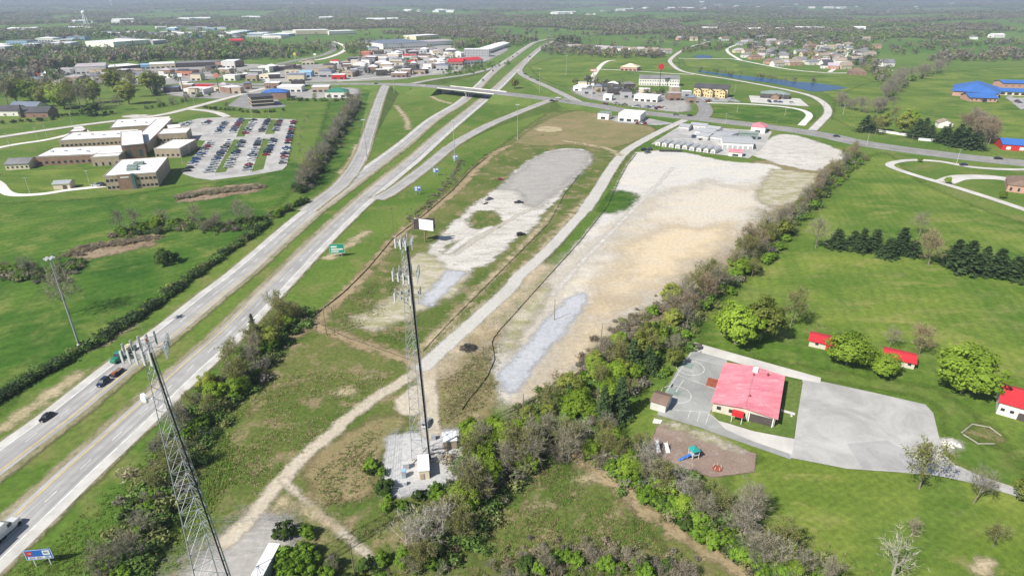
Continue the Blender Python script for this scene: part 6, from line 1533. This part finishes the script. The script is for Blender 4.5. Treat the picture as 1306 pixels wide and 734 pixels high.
# ---------------------------------------------------------------- vehicles
def sec(x, w0, w1, z0, z1):
    return [(x, -w0, z0 + .12), (x, -w0 * .92, z0), (x, w0 * .92, z0), (x, w0, z0 + .12), (x, w1, z1 - .06), (x, w1 * .9, z1), (x, -w1 * .9, z1), (x, -w1, z1 - .06)]
CARS = {
    'sedan': dict(body=[(-2.35, .70, .62, .42, .78), (-2.2, .86, .80, .28, .92), (-1.2, .90, .86, .22, .98), (.9, .90, .86, .22, .96), (1.9, .88, .80, .24, .84), (2.3, .72, .62, .36, .68)], cab=((-1.75, 1.05, .80, .94), (-1.05, .35, .62, 1.42)), wb=1.38, r=.32),
    'suv': dict(body=[(-2.4, .80, .72, .45, .95), (-2.25, .93, .88, .30, 1.10), (-1.2, .96, .92, .26, 1.12), (1.0, .96, .92, .26, 1.10), (2.05, .94, .86, .30, 1.02), (2.4, .80, .70, .42, .84)], cab=((-2.2, 1.15, .88, 1.1), (-1.95, .45, .70, 1.75)), wb=1.42, r=.37),
    'pickup': dict(body=[(-2.75, .88, .86, .45, 1.02), (-2.6, .96, .93, .34, 1.05), (-.9, .98, .94, .30, 1.06), (1.3, .98, .94, .30, 1.10), (2.3, .96, .88, .32, 1.04), (2.7, .84, .74, .44, .9)], cab=((-.95, 1.45, .88, 1.08), (-.7, .75, .70, 1.78)), wb=1.7, r=.4)}
_cm = {}
def car_meshes(kind):
    if kind in _cm: return _cm[kind]
    c = CARS[kind]; rings = [sec(*s) for s in c['body']]
    (x0, x1, w, z0), (t0, t1, tw, z1) = c['cab']
    lo = [(x0, -w, z0 - .03), (x1, -w, z0 - .03), (x1, w, z0 - .03), (x0, w, z0 - .03)]; hi = [(t0, -tw, z1), (t1, -tw, z1), (t1, tw, z1), (t0, tw, z1)]
    def cabin(mb, mi): mb.loft([lo, hi], mi)
    def roof(mb, mi): mb.box(t0 - .04, t1 + .04, -tw - .03, tw + .03, z1 + .002, z1 + .06, mi)
    def wheel(mb, x, s, r, mi): mb.tube((x, s - .11, r), (x, s + .11, r), r, r, 12, mi)
    body = MB(); body.loft(rings, 0); b_m = body.mesh('body', M['car_paint'])
    g = MB(); cabin(g, 0); g_m = g.mesh('windows', M['glass'])
    ro = MB(); roof(ro, 0)
    for xx, tt in ((x0, t0), ((x0 + x1) / 2, (t0 + t1) / 2), (x1, t1)):
        for s in (-1, 1): ro.tube((xx, s * (w + .005), z0 - .02), (tt, s * (tw + .005), z1 + .02), .05, .05, 4, 0)
    r_m = ro.mesh('roof_panel', M['car_paint'])
    wh = MB(); wheel(wh, 0, 0, c['r'], 0); wh.tube((0, -.13, c['r']), (0, .13, c['r']), c['r'] * .55, c['r'] * .55, 8, 1); w_m = wh.mesh('wheel', [M['rubber'], M['galv']])
    hl = MB().box(-.08, .08, -.2, .2, -.08, .08).mesh('headlight', M['lamp_lens'])
    one = MB(); one.loft(rings, 0); cabin(one, 1); roof(one, 0)
    for sx in (-c['wb'], c['wb']):
        for s in (-.8, .8): wheel(one, sx, s, c['r'], 2)
    o_m = one.mesh('car', [M['car_paint'], M['glass'], M['rubber']])
    _cm[kind] = (b_m, g_m, r_m, w_m, hl, o_m); return _cm[kind]
def car(kind, p, rz, col, label, parts=True, group=None, name=None, cat='car'):
    b_m, g_m, r_m, w_m, hl, o_m = car_meshes(kind); c = CARS[kind]
    if not parts:
        o = link(name or 'parked_car', o_m, None, p, rz); o.scale = (1.32, 1.32, 1.32); o.color = (*col, 1); return tag(o, label, cat, group)
    e = empty(name or 'car', p, label, cat, group, rz)
    for nm, me in (('body', b_m), ('windows', g_m), ('roof_panel', r_m)): link(nm, me, e).color = (*col, 1)
    for x in (-c['wb'], c['wb']):
        for s in (-.84, .84): link('wheel', w_m, e, (x, s, 0))
    L = c['body'][-1][0]; zl = (c['body'][-1][3] + c['body'][-1][4]) / 2 + .06
    for s in (-.55, .55): link('headlight', hl, e, (L - .02, s, zl))
    return e
def heading(line, p):
    i = min(range(len(line) - 1), key=lambda k: (line[k].xy - p.xy).length); d = line[i + 1] - line[i]; return math.atan2(d.y, d.x)
def on_road(line, u, v):
    p = P(u, v, RZ); return p, heading(line, p)
BLK, WHT, SIL, GRY, RED, BLU, TAN, NAVY, GRN = (.012, .012, .014), (.75, .75, .74), (.42, .43, .44), (.14, .145, .15), (.30, .015, .02), (.03, .08, .25), (.35, .29, .2), (.018, .03, .075), (.02, .22, .13)
p, a = on_road(SB, 60, 533); car('sedan', p, a + math.pi, BLK, 'black sedan on the left carriageway, nearest to the lower left corner')
p, a = on_road(SB, 132, 489); car('suv', p, a + math.pi, NAVY, 'dark SUV towing a loaded trailer on the left carriageway', name='suv')
def flat_trailer(p, rz, label, load, L=5.0, W=2.0):
    e = empty('trailer', p, label, 'trailer', None, rz)
    MB().box(-L / 2, L / 2, -W / 2, W / 2, .55, .7).build('deck', M['dark_steel'], e); MB().tube((L / 2, 0, .6), (L / 2 + 1.6, 0, .5), .07, .07, 6).build('drawbar', M['dark_steel'], e)
    for x in (-.5, .45):
        for s in (-1, 1): MB().tube((x, s * W / 2 - .1, .33), (x, s * W / 2 + .12, .33), .33, .33, 12).build('wheel', M['rubber'], e)
    for s in (-1, 1): MB().box(-L / 2, L / 2, s * W / 2 - .04, s * W / 2 + .04, .71, 1.0).build('side_rail', M['dark_steel'], e)
    for x0, x1, w, z, mt in load: MB().box(x0, x1, -w, w, .705, z).build('load', M[mt], e)
p, a = on_road(SB, 149.5, 476.5); flat_trailer(p, a + math.pi, 'flat trailer with timber and rusty load behind the dark SUV', ((-2.2, .2, .7, 1.2, 'wood'), (.4, 1.8, .6, 1.4, 'rust')))
p, a = on_road(SB, 150.5, 460)
e = empty('truck', p, 'green truck cab heading down the left carriageway', 'truck', None, a + math.pi)
cabm = MB(); cabm.loft([sec(x, w, w1, z0, z1) for x, w, w1, z0, z1 in ((-2.2, 1.15, 1.1, .6, 2.2), (-2.0, 1.2, 1.15, .5, 3.0), (-.3, 1.2, 1.1, .5, 3.05), (.5, 1.2, 1.1, .5, 1.9), (2.0, 1.1, 1.0, .5, 1.75), (2.4, .95, .85, .6, 1.5))]); q = cabm.build('cab', M['car_paint'], e); q.color = (*GRN, 1)
MB().loft([[(.42, -1.02, 1.92), (.42, 1.02, 1.92), (-.22, .98, 2.9), (-.22, -.98, 2.9)], [(.50, -1.0, 1.93), (.50, 1.0, 1.93), (-.14, .96, 2.91), (-.14, -.96, 2.91)]]).build('windscreen', M['glass'], e)
for x in (-1.5, 1.5):
    for s in (-1.0, 1.0): MB().tube((x, s - .15, .48), (x, s + .15, .48), .48, .48, 12).build('wheel', M['rubber'], e)
MB().box(-6.5, -2.2, -1.1, 1.1, .75, .95).build('chassis', M['dark_steel'], e)
for x in (-5.8, -4.7):
    for s in (-1.0, 1.0): MB().tube((x, s - .2, .48), (x, s + .2, .48), .48, .48, 12).build('wheel', M['rubber'], e)
p, a = on_road(SB, 163.5, 448.5); flat_trailer(p, a + math.pi, 'tan loaded trailer behind the green truck', ((-1.6, 1.4, .9, 2.4, 'cream'), (1.5, 2.2, .8, 1.4, 'tan_roof')), 5.4, 2.3)
# white lorry leaving the frame at lower left
p, a = on_road(NB, 17, 671); p = p + Vector((math.cos(a), math.sin(a), 0)) * -1.0
e = empty('truck', p, 'white articulated lorry entering at the lower left edge', 'truck', None, a)
cabm = MB(); cabm.loft([sec(x, w, w1, z0, z1) for x, w, w1, z0, z1 in ((-4.2, 1.2, 1.15, .7, 3.6), (-1.2, 1.25, 1.2, .6, 3.7), (-.3, 1.25, 1.15, .5, 3.0), (.3, 1.22, 1.1, .5, 2.0), (2.2, 1.1, 1.0, .5, 1.8), (2.6, .95, .85, .6, 1.5))]); q = cabm.build('cab', M['car_paint'], e); q.color = (*WHT, 1)
MB().loft([[(.25, -1.0, 2.08), (.25, 1.0, 2.08), (-.25, .98, 2.92), (-.25, -.98, 2.92)], [(.36, -1.0, 2.1), (.36, 1.0, 2.1), (-.14, .98, 2.96), (-.14, -.98, 2.96)]]).build('windscreen', M['glass'], e)
for s in (-1.26, 1.2): MB().box(-1.1, .0, s, s + .06, 1.9, 2.8).build('side_window', M['glass'], e)
for x in (1.7, -2.6, -3.9):
    for s in (-1.05, 1.05): MB().tube((x, s - .17, .5), (x, s + .17, .5), .5, .5, 12).build('wheel', M['rubber'], e)
MB().box(-19, -4.8, -1.28, 1.28, 1.15, 4.05).build('trailer_box', M['white_paint'], e)
for x in (-17.5, -16.2):
    for s in (-1.05, 1.05): MB().tube((x, s - .2, .5), (x, s + .2, .5), .5, .5, 12).build('wheel', M['rubber'], e)
# parked trailer
p = P(327, 734, 3.9); q = P(350, 692, 3.9); a = math.atan2(q.y - p.y, q.x - p.x); d_ = (q - p).normalized(); mid_ = q - d_ * 6
e = empty('semi_trailer', (mid_.x, mid_.y, 0), 'white box trailer parked in the gravel yard at the bottom edge', 'trailer', None, a)
MB().box(-7.5, 6, -1.3, 1.3, 1.15, 3.9).build('trailer_box', M['white_paint'], e); MB().box(-7.4, 5.9, -1.32, -1.302, 1.3, 3.7).build('side_panel', M['grey_wall'], e)
MB().box(-7.2, 5.5, -.9, .9, .9, 1.148).build('chassis', M['dark_steel'], e)
for x in (-6.2, -5.0):
    for s in (-1.05, 1.05): MB().tube((x, s - .2, .5), (x, s + .2, .5), .5, .5, 12).build('wheel', M['rubber'], e)
for s in (-.8, .8): MB().box(3.5, 3.7, s - .1, s + .1, 0, .9).build('landing_leg', M['dark_steel'], e)
car('suv', P(544, 541), 1.4, SIL, 'silver SUV parked behind the tower at the compound gate', name='suv')
car('sedan', P(638.5, 229.5), .1, RED, 'dark red car on the grey apron of the left lot'); car('pickup', P(624, 255), .75, GRY, 'dark pickup with small trailer beside the left lot', name='pickup_truck', cat='pickup'); flat_trailer(P(618.5, 260), .75, 'small trailer behind the dark pickup in the left lot', ((-1.5, .5, .6, 1.0, 'white_paint'),), 3.6, 1.7)
car('pickup', P(661.5, 259), .05, BLK, 'black pickup in the middle of the left lot', name='pickup_truck', cat='pickup'); car('suv', P(664.5, 300), .4, BLK, 'black vehicle at the lower edge of the left lot', name='suv')
for i, (u, v, c, w) in enumerate(((822, 192, BLK, 'left black car near the storage sheds'), (826, 195.5, GRY, 'lowest dark car near the storage sheds'), (829, 191, NAVY, 'right dark car near the storage sheds'))): car('suv', P(u, v), .3 + i * .4, c, w, False)
MB_ = MB().box(-9, 9, -1.1, 1.1, .4, 1.3); e = empty('flatbed_trailer', P(855, 193.6), 'long dark flatbed trailer parked in front of the storage sheds', 'trailer', None, -.09); MB_.build('deck', M['dark_steel'], e)
for x in (-7, -5.8, 6): MB().tube((x, -1.2, .45), (x, 1.2, .45), .45, .45, 10).build('axle_wheels', M['rubber'], e)
# traffic on the highway and the cross road
traf = [(SB, 628.5, 91, RED, 'red car on the left carriageway just beyond the overpass', 1), (SB, 616, 103, GRY, 'grey car on the left carriageway beyond the overpass', 1), (SB, 659.5, 69, BLK, 'dark car far up the left carriageway', 1), (SB, 654, 73, BLK, 'black lorry-like vehicle far up the left carriageway', 1), (NB, 675, 72.5, BLK, 'dark car far up the right carriageway', 0), (NB, 676, 73, GRY, 'grey car far up the right carriageway', 0)]
for line, u, v, c, lab, back in traf:
    p, a = on_road(line, u, v); car('suv', p, a + math.pi * back, c, lab, False, name='car')
for u, v, c, lab, rz in ((670, 95, BLK, 'dark car low on the upper right ramp', -.9), (677, 99.5, GRY, 'grey car in the middle of the upper right ramp', -.6), (686, 103, NAVY, 'navy car high on the upper right ramp', -.5), (480, 107.5, BLK, 'black car where the on-ramp leaves the cross road', 0), (704, 129, BLK, 'black car waiting at the off-ramp end', -.3), (712, 125.6, WHT, 'white car crossing the ramp junction, left', -.15), (722, 127, SIL, 'silver car crossing the ramp junction, right', -.15), (880, 148, BLK, 'black car on the main road near the hill road junction', -.1), (1067, 174.5, NAVY, 'navy car on the main road left of the white fence', -.2), (1273, 203, BLK, 'black car on the main road near the right edge', -.15), (862, 147, GRY, 'grey car on the main road left of the hill road', -.1), (540, 110.5, WHT, 'white car on the cross road just left of the overpass', 0), (605, 116, SIL, 'silver car on the overpass', -.1), (1229, 211, NAVY, 'dark car on the loop drive', .1)):
    z = 7.4 + RZ if 500 < u < 640 else (5.8 if 640 < u < 725 and v > 118 else (2.0 if 660 < u < 700 and v < 110 else (4.2 if u == 480 else RZ)))
    car('sedan', P(u, v, z), rz, c, lab, False, name='car')
# cars in rows
PALC = [('white', WHT), ('silver', SIL), ('grey', GRY), ('black', BLK), ('dark blue', NAVY), ('red', RED), ('blue', BLU), ('tan', TAN), ('silver', (.5, .52, .53)), ('white', (.66, .67, .68))]
ORD = 'first second third fourth fifth sixth seventh eighth ninth tenth eleventh twelfth thirteenth fourteenth fifteenth sixteenth'.split()
ROWS = [((237, 221), (270, 181), 11), ((264.5, 222), (293.5, 179.6), 13), ((288, 219), (310, 179.6), 13), ((314, 219), (331, 178), 14), ((339, 200), (350, 178), 7), ((360, 211), (375, 155), 17), ((276, 171.5), (289, 156), 7), ((295, 171), (308.5, 152), 9), ((312.7, 172), (325, 153), 9), ((333, 169.5), (342, 153.5), 7), ((351, 168.5), (358, 152.5), 7), ((233, 162), (244, 156), 4), ((260, 160), (268, 155), 4)]
for ri, (a, b, n) in enumerate(ROWS):
    n = n + 1 if n > 5 else n
    A, Bw = P(*a), P(*b); d = Bw - A; rz = math.atan2(d.y, d.x) - math.pi / 2
    for i in range(n):
        if rng.random() < .04: continue
        cn, cc = rng.choices(PALC, (5, 5, 4, 4, 4, 2, 1.5, 1, 3, 2))[0]
        p = A + d * ((i + .5) / n); p.z = .2
        car(rng.choice(('sedan', 'sedan', 'suv', 'pickup')), p, rz + rng.gauss(0, .03) + (math.pi if rng.random() < .3 else 0), cc, f'{cn} car, {ORD[min(i, 15)]} from near end, {ORD[ri]} row of school car park', False, 'cars in the school car park')
# loose cars in town lots
zones = [((100, 100), (290, 92), 34, 'strip mall car park'), ((405, 97), (520, 92), 26, 'shops beside the highway'), ((770, 133), (850, 139), 20, 'filling station forecourt'), ((490, 66), (560, 63), 22, 'big store car park'), ((795, 155), (835, 158), 4, 'white flat store car park'), ((896, 128), (935, 129.5), 7, 'yellow motel car park'), ((968, 130), (1020, 133), 5, 'bank car park'), ((1296, 130), (1306, 136), 4, 'blue-roofed school car park'), ((120, 238), (135, 236), 3, 'front lot of the left school'), ((870, 172), (900, 178), 6, 'storage yard'), ((20, 112), (60, 108), 8, 'green-roofed restaurant car park'), ((340, 122), (360, 120), 5, 'blue-roofed hotel car park')]
for (u0, v0), (u1, v1), n, w in zones:
    for i in range(n):
        t = rng.random(); cn, cc = rng.choice(PALC); p = P(u0 + (u1 - u0) * t, v0 + (v1 - v0) * t + rng.uniform(-2, 2)); p.z = .2
        car(rng.choice(('sedan', 'suv', 'pickup')), p, rng.choice((0, 1.57)) + rng.gauss(0, .1), cc, f'{cn} car in the {w}', False, 'cars in the ' + w)

# ---------------------------------------------------------------- court, playground and yard details
def stripe(name, a, b, w, z, mt='line_white'):
    A, B2 = P(*a), P(*b); d = (B2 - A).normalized(); n = Vector((-d.y, d.x, 0)) * w / 2
    me = bpy.data.meshes.new(name); me.from_pydata([(q.x, q.y, z) for q in (A - n, B2 - n, B2 + n, A + n)], [], [(0, 1, 2, 3)]); me.materials.append(M[mt]); me.update()
    return link(name, me, court)
court = [o for o in COL.objects if o.name.startswith('school_court')][0]
for a, b in (((864, 478), (914, 497)), ((868, 470), (884, 474)), ((880, 456), (922, 466)), ((877, 534), (881, 523)), ((889, 538), (893, 526)), ((900, 541), (904, 528)), ((848, 502), (864, 507)), ((860, 523), (905, 526)), ((884, 446), (850, 500)), ((872, 484), (862, 500))):
    stripe('court_line', a, b, .12, .216)
stripe('court_key', (871, 464), (884, 468), 3.4, .2145, 'sage_roof'); stripe('court_key', (851, 497), (867, 503), 3.4, .2145, 'sage_roof')
for u, v in ((880, 469), (862, 503)):
    c = P(u, v); mb = MB(); n = 30
    for i in range(n):
        t0, t1_ = 2 * math.pi * i / n, 2 * math.pi * (i + 1) / n
        mb.add([(c.x + R * math.cos(t), c.y + R * math.sin(t), .218) for R, t in ((4.6, t0), (4.75, t0), (4.75, t1_), (4.6, t1_))], [(0, 1, 2, 3)])
    mb.build('court_circle', M['line_white'], court)
for i, (u, v) in enumerate(((870, 465), (852, 497))):
    e = empty('basketball_hoop', P(u, v), f'basketball hoop on a leaning post, {("upper", "lower")[i]} of two on the court', 'basketball hoop', None, -.35)
    MB().tube((-1.6, 0, 0), (-.6, 0, 3.0), .08, .08, 7).build('post', M['dark_steel'], e); MB().box(-.62, -.55, -.9, .9, 2.7, 3.8).build('backboard', M['dark_wall'], e)
    mb = MB()
    for k in range(12): mb.tube((-.25 + .23 * math.cos(k * .5236), .23 * math.sin(k * .5236), 3.05), (-.25 + .23 * math.cos((k + 1) * .5236), .23 * math.sin((k + 1) * .5236), 3.05), .02, .02, 4)
    mb.build('rim', M['orange_paint'], e)
# play tower with slide
e = empty('play_tower', P(884, 583), 'teal-roofed play tower with slide on the brown mulch', 'play structure', None, .3)
for x in (-1, 1):
    for y in (-1, 1): MB().tube((x, y, 0), (x, y, 2.9), .07, .07, 6).build('post', M['white_paint'], e)
MB().box(-1, 1, -1, 1, 1.3, 1.42).build('platform', M['grey_wall'], e)
MB().add([(-1.3, -1.3, 2.9), (1.3, -1.3, 2.9), (1.3, 1.3, 2.9), (-1.3, 1.3, 2.9), (0, 0, 4.1)], [(0, 1, 4), (1, 2, 4), (2, 3, 4), (3, 0, 4), (3, 2, 1, 0)]).build('roof', M['teal_paint'], e)
MB().loft([[(-1.0, -.4, 1.35), (-1.0, .4, 1.35), (-1.0, .4, 1.45), (-1.0, -.4, 1.45)], [(-2.6, -.4, .7), (-2.6, .4, .7), (-2.6, .4, .8), (-2.6, -.4, .8)], [(-4.6, -.4, .2), (-4.6, .4, .2), (-4.6, .4, .3), (-4.6, -.4, .3)]]).build('slide', M['blue_paint'], e)
MB().loft([[(1.0, -.4, 1.35), (1.0, .4, 1.35), (1.0, .4, 1.45), (1.0, -.4, 1.45)], [(2.6, -.4, .0), (2.6, .4, .0), (2.6, .4, .1), (2.6, -.4, .1)]]).build('ramp', M['dark_wall'], e)
e = empty('merry_go_round', P(914.5, 598), 'small red and white merry-go-round on the mulch', 'play equipment')
MB().tube((0, 0, .25), (0, 0, .4), 1.3, 1.3, 14).build('disc', M['rust'], e)
for k in range(5): a = k * 1.2566; MB().tube((1.1 * math.cos(a), 1.1 * math.sin(a), .4), (.9 * math.cos(a), .9 * math.sin(a), 1.3), .05, .05, 5).build('handle', M['white_paint'], e)
MB().tube((0, 0, 0), (0, 0, .25), .3, .3, 8).build('pivot', M['dark_steel'], e)
for i, (u, v, hh) in enumerate(((838, 573, 2.6), (850, 574, 1.8))):
    e = empty('play_slide', P(u, v), f'white play panel on the mulch, {("left and taller", "right and smaller")[i]} of two', 'play equipment', None, .2)
    MB().loft([[(-.6, -1.2, .05), (.6, -1.2, .05), (.6, -1.2, .15), (-.6, -1.2, .15)], [(-.5, 1.0, hh), (.5, 1.0, hh), (.5, 1.0, hh + .1), (-.5, 1.0, hh + .1)]]).build('slide_panel', M['white_paint'], e)
    for s in (-.5, .5): MB().tube((s, 1.05, 0), (s, 1.05, hh + .6), .06, .06, 5).build('post', M['white_paint'], e)
e = empty('utility_cart', P(889, 444), 'small black cart on the white walk at the court corner', 'cart', None, -.3)
MB().box(-1.6, 1.6, -.9, .9, .4, 1.3).build('bin_body', M['dark_steel'], e); MB().loft([[(-1.6, -.9, 1.31), (1.6, -.9, 1.31), (1.6, .9, 1.31), (-1.6, .9, 1.31)], [(-1.3, -.6, 1.7), (1.3, -.6, 1.7), (1.3, .6, 1.7), (-1.3, .6, 1.7)]]).build('lid', M['dark_wall'], e)
for x in (-1.1, 1.1): MB().tube((x, -1, .25), (x, 1, .25), .25, .25, 10).build('wheels', M['rubber'], e)
p = P(1009, 530); e = empty('bench', p, 'white bench frame beside the hall entrance walk', 'bench', None, 1.2)
MB().box(-1, 1, -.25, .25, .42, .5).build('seat', M['white_paint'], e); MB().box(-1, 1, .25, .32, .5, 1.0).build('backrest', M['white_paint'], e)
for s in (-.8, .8): MB().box(s - .05, s + .05, -.2, .2, 0, .418).build('leg', M['white_paint'], e)
flat('picnic_pad', [(834, 534), (845, 536), (842, 541), (832, 540)], M['concrete_pale'], .25)
# brush pile, stones, logs
r = np.random.RandomState(4); p = P(598, 444); mb = MB()
for i in range(140):
    a = r.rand() * 6.28; R = 3.0 * r.rand() ** .5; z = 1.5 * (1 - R / 3.2) * r.rand(); c = Vector((R * math.cos(a), R * math.sin(a), z + .1)); d = Vector(r.normal(size=3)); d.z *= .35; d.normalize(); mb.tube(c - d, c + d, .08, .05, 4)
tag(mb.build('brush_pile', M['dark_steel'], None, p), 'heap of dark burnt brush beside the frontage road', 'brush pile')
r = np.random.RandomState(6); p = P(1213, 567)
def stone_heap(p, label, n, R0):
    mb = MB()
    for i in range(n):
        a = r.rand() * 6.28; R = R0 * r.rand() ** .5; s = .25 + .35 * r.rand(); c = (R * math.cos(a) * 1.6, R * math.sin(a), .1)
        mb.loft([[(c[0] + s * .6 * math.cos(t), c[1] + s * .5 * math.sin(t), 0) for t in np.linspace(0, 5.2, 6)], [(c[0] + s * math.cos(t), c[1] + s * .8 * math.sin(t), s * .5) for t in np.linspace(0, 5.2, 6)], [(c[0] + s * .4 * math.cos(t), c[1] + s * .4 * math.sin(t), s) for t in np.linspace(0, 5.2, 6)]])
    tag(mb.build('stone_heap', M['concrete_pale'], None, p), label, 'stones', kind='stuff')
stone_heap(p, 'heap of pale stones in the lawn right of the parking lot', 26, 1.5)
for i, (a, b) in enumerate((((1226, 552), (1240, 541)), ((1240, 541), (1262, 545)), ((1262, 545), (1277, 556)), ((1246, 566), (1268, 566)), ((1228, 554), (1246, 565)))):
    A, B2 = P(*a), P(*b); mb = MB(); mb.tube(Vector((0, 0, .18)), B2 - A + Vector((0, 0, .18)), .2, .16, 7); tag(mb.build('log', M['bark_pale'], None, A), f'pale log in the ring on the right lawn, {ORD[i]} clockwise from the left', 'log', 'ring of logs')
# fallen white branches, weeds and tufts in the foreground
def tufts(name, px_poly, n, hs, cols, label, spread=.35):
    w = PX(px_poly); xs = [p.x for p in w]; ys_ = [p.y for p in w]; r = np.random.RandomState(n)
    x = r.uniform(min(xs), max(xs), n * 4); y = r.uniform(min(ys_), max(ys_), n * 4); k = (np.clip(sdf_poly(x, y, w) / 14, 0, 1) * r.rand(len(x)) ** .6 > .25 * r.rand(len(x))) & (vnoise(x, y, 7) + .6 * r.rand(len(x)) > .75)
    x, y = x[k][:n], y[k][:n]; N = len(x); nb = 7
    a = r.rand(N, nb) * 6.28; h = r.uniform(hs[0], hs[1], (N, 1)) * (.6 + .6 * r.rand(N, nb)); L = spread * (.5 + r.rand(N, nb)) * h * 2
    bx = x[:, None] + r.normal(size=(N, nb)) * .25; by = y[:, None] + r.normal(size=(N, nb)) * .25
    wv = .10 + .06 * r.rand(N, nb)
    v0 = np.stack([bx - np.sin(a) * wv, by + np.cos(a) * wv, np.zeros_like(bx)], -1); v1 = np.stack([bx + np.sin(a) * wv, by - np.cos(a) * wv, np.zeros_like(bx)], -1); v2 = np.stack([bx + np.cos(a) * L, by + np.sin(a) * L, h], -1)
    V = np.stack([v0, v1, v2], 2).reshape(-1, 3)
    c = np.array(cols)[r.randint(0, len(cols), N)] * (.75 + .5 * r.rand(N, 1)); T_ = np.repeat(c, nb * 3, 0)
    tag(link(name, tinted(name, V, np.arange(len(V)).reshape(-1, 3), T_, M['leaf'])), label, 'grass', kind='stuff')
GC = [(.17, .30, .05), (.20, .32, .06), (.26, .31, .08)]; DC = [(.40, .32, .19), (.32, .27, .14), (.20, .27, .07), (.46, .39, .26)]
tufts('weeds', [(600, 640), (700, 575), (800, 640), (1000, 780), (560, 800)], 3600, (.2, .55), GC + DC[:2], 'rough weeds in the lower meadow')
tufts('weeds', [(370, 470), (520, 470), (430, 545), (330, 640), (230, 640), (290, 520)], 3000, (.15, .45), GC + DC, 'rough weeds on the slope left of the dirt road')
tufts('weeds', [(395, 600), (490, 530), (485, 640), (540, 640), (560, 760), (480, 700), (400, 650)], 2000, (.2, .5), GC + DC, 'rough weeds around the dirt track')
tufts('weeds', [(560, 480), (640, 420), (640, 510), (590, 540), (556, 545)], 1800, (.2, .5), DC, 'dry weeds between frontage road and silt fence')
tufts('weeds', [(190, 640), (330, 490), (300, 620), (230, 734), (60, 780), (100, 734)], 3200, (.25, .7), GC, 'tall grass on the roadside slope')
tufts('weeds', [(0, 734), (60, 690), (190, 575), (320, 450), (350, 440), (230, 600), (130, 734), (60, 800)], 3000, (.15, .4), GC, 'longer grass on the verge right of the highway')
tufts('weeds', [(410, 400), (520, 330), (540, 440), (470, 440)], 2500, (.2, .5), GC + DC, 'weeds left of the tower above the slope')
tufts('weeds', [(950, 640), (1010, 660), (1160, 740), (1306, 720), (1306, 780), (1050, 780)], 1600, (.2, .5), GC + DC[:1], 'longer grass at the lower right edge')

# ---------------------------------------------------------------- haze
HX, HY0, HY1 = 30000, -700, 24500
mb = MB().box(-HX, HX, HY0, HY1, -60, 330)
m = bpy.data.materials.new('haze_air'); m.use_nodes = True; nt = m.node_tree; nt.nodes.clear()
out = node(nt, 'ShaderNodeOutputMaterial'); vol = node(nt, 'ShaderNodeVolumePrincipled')
vol.inputs['Color'].default_value = (.68, .80, 1.0, 1); vol.inputs['Density'].default_value = 1.15e-4; vol.inputs['Anisotropy'].default_value = .1
nt.links.new(vol.outputs[0], out.inputs['Volume'])
hz_o = tag(mb.build('haze', m), kind='stuff')
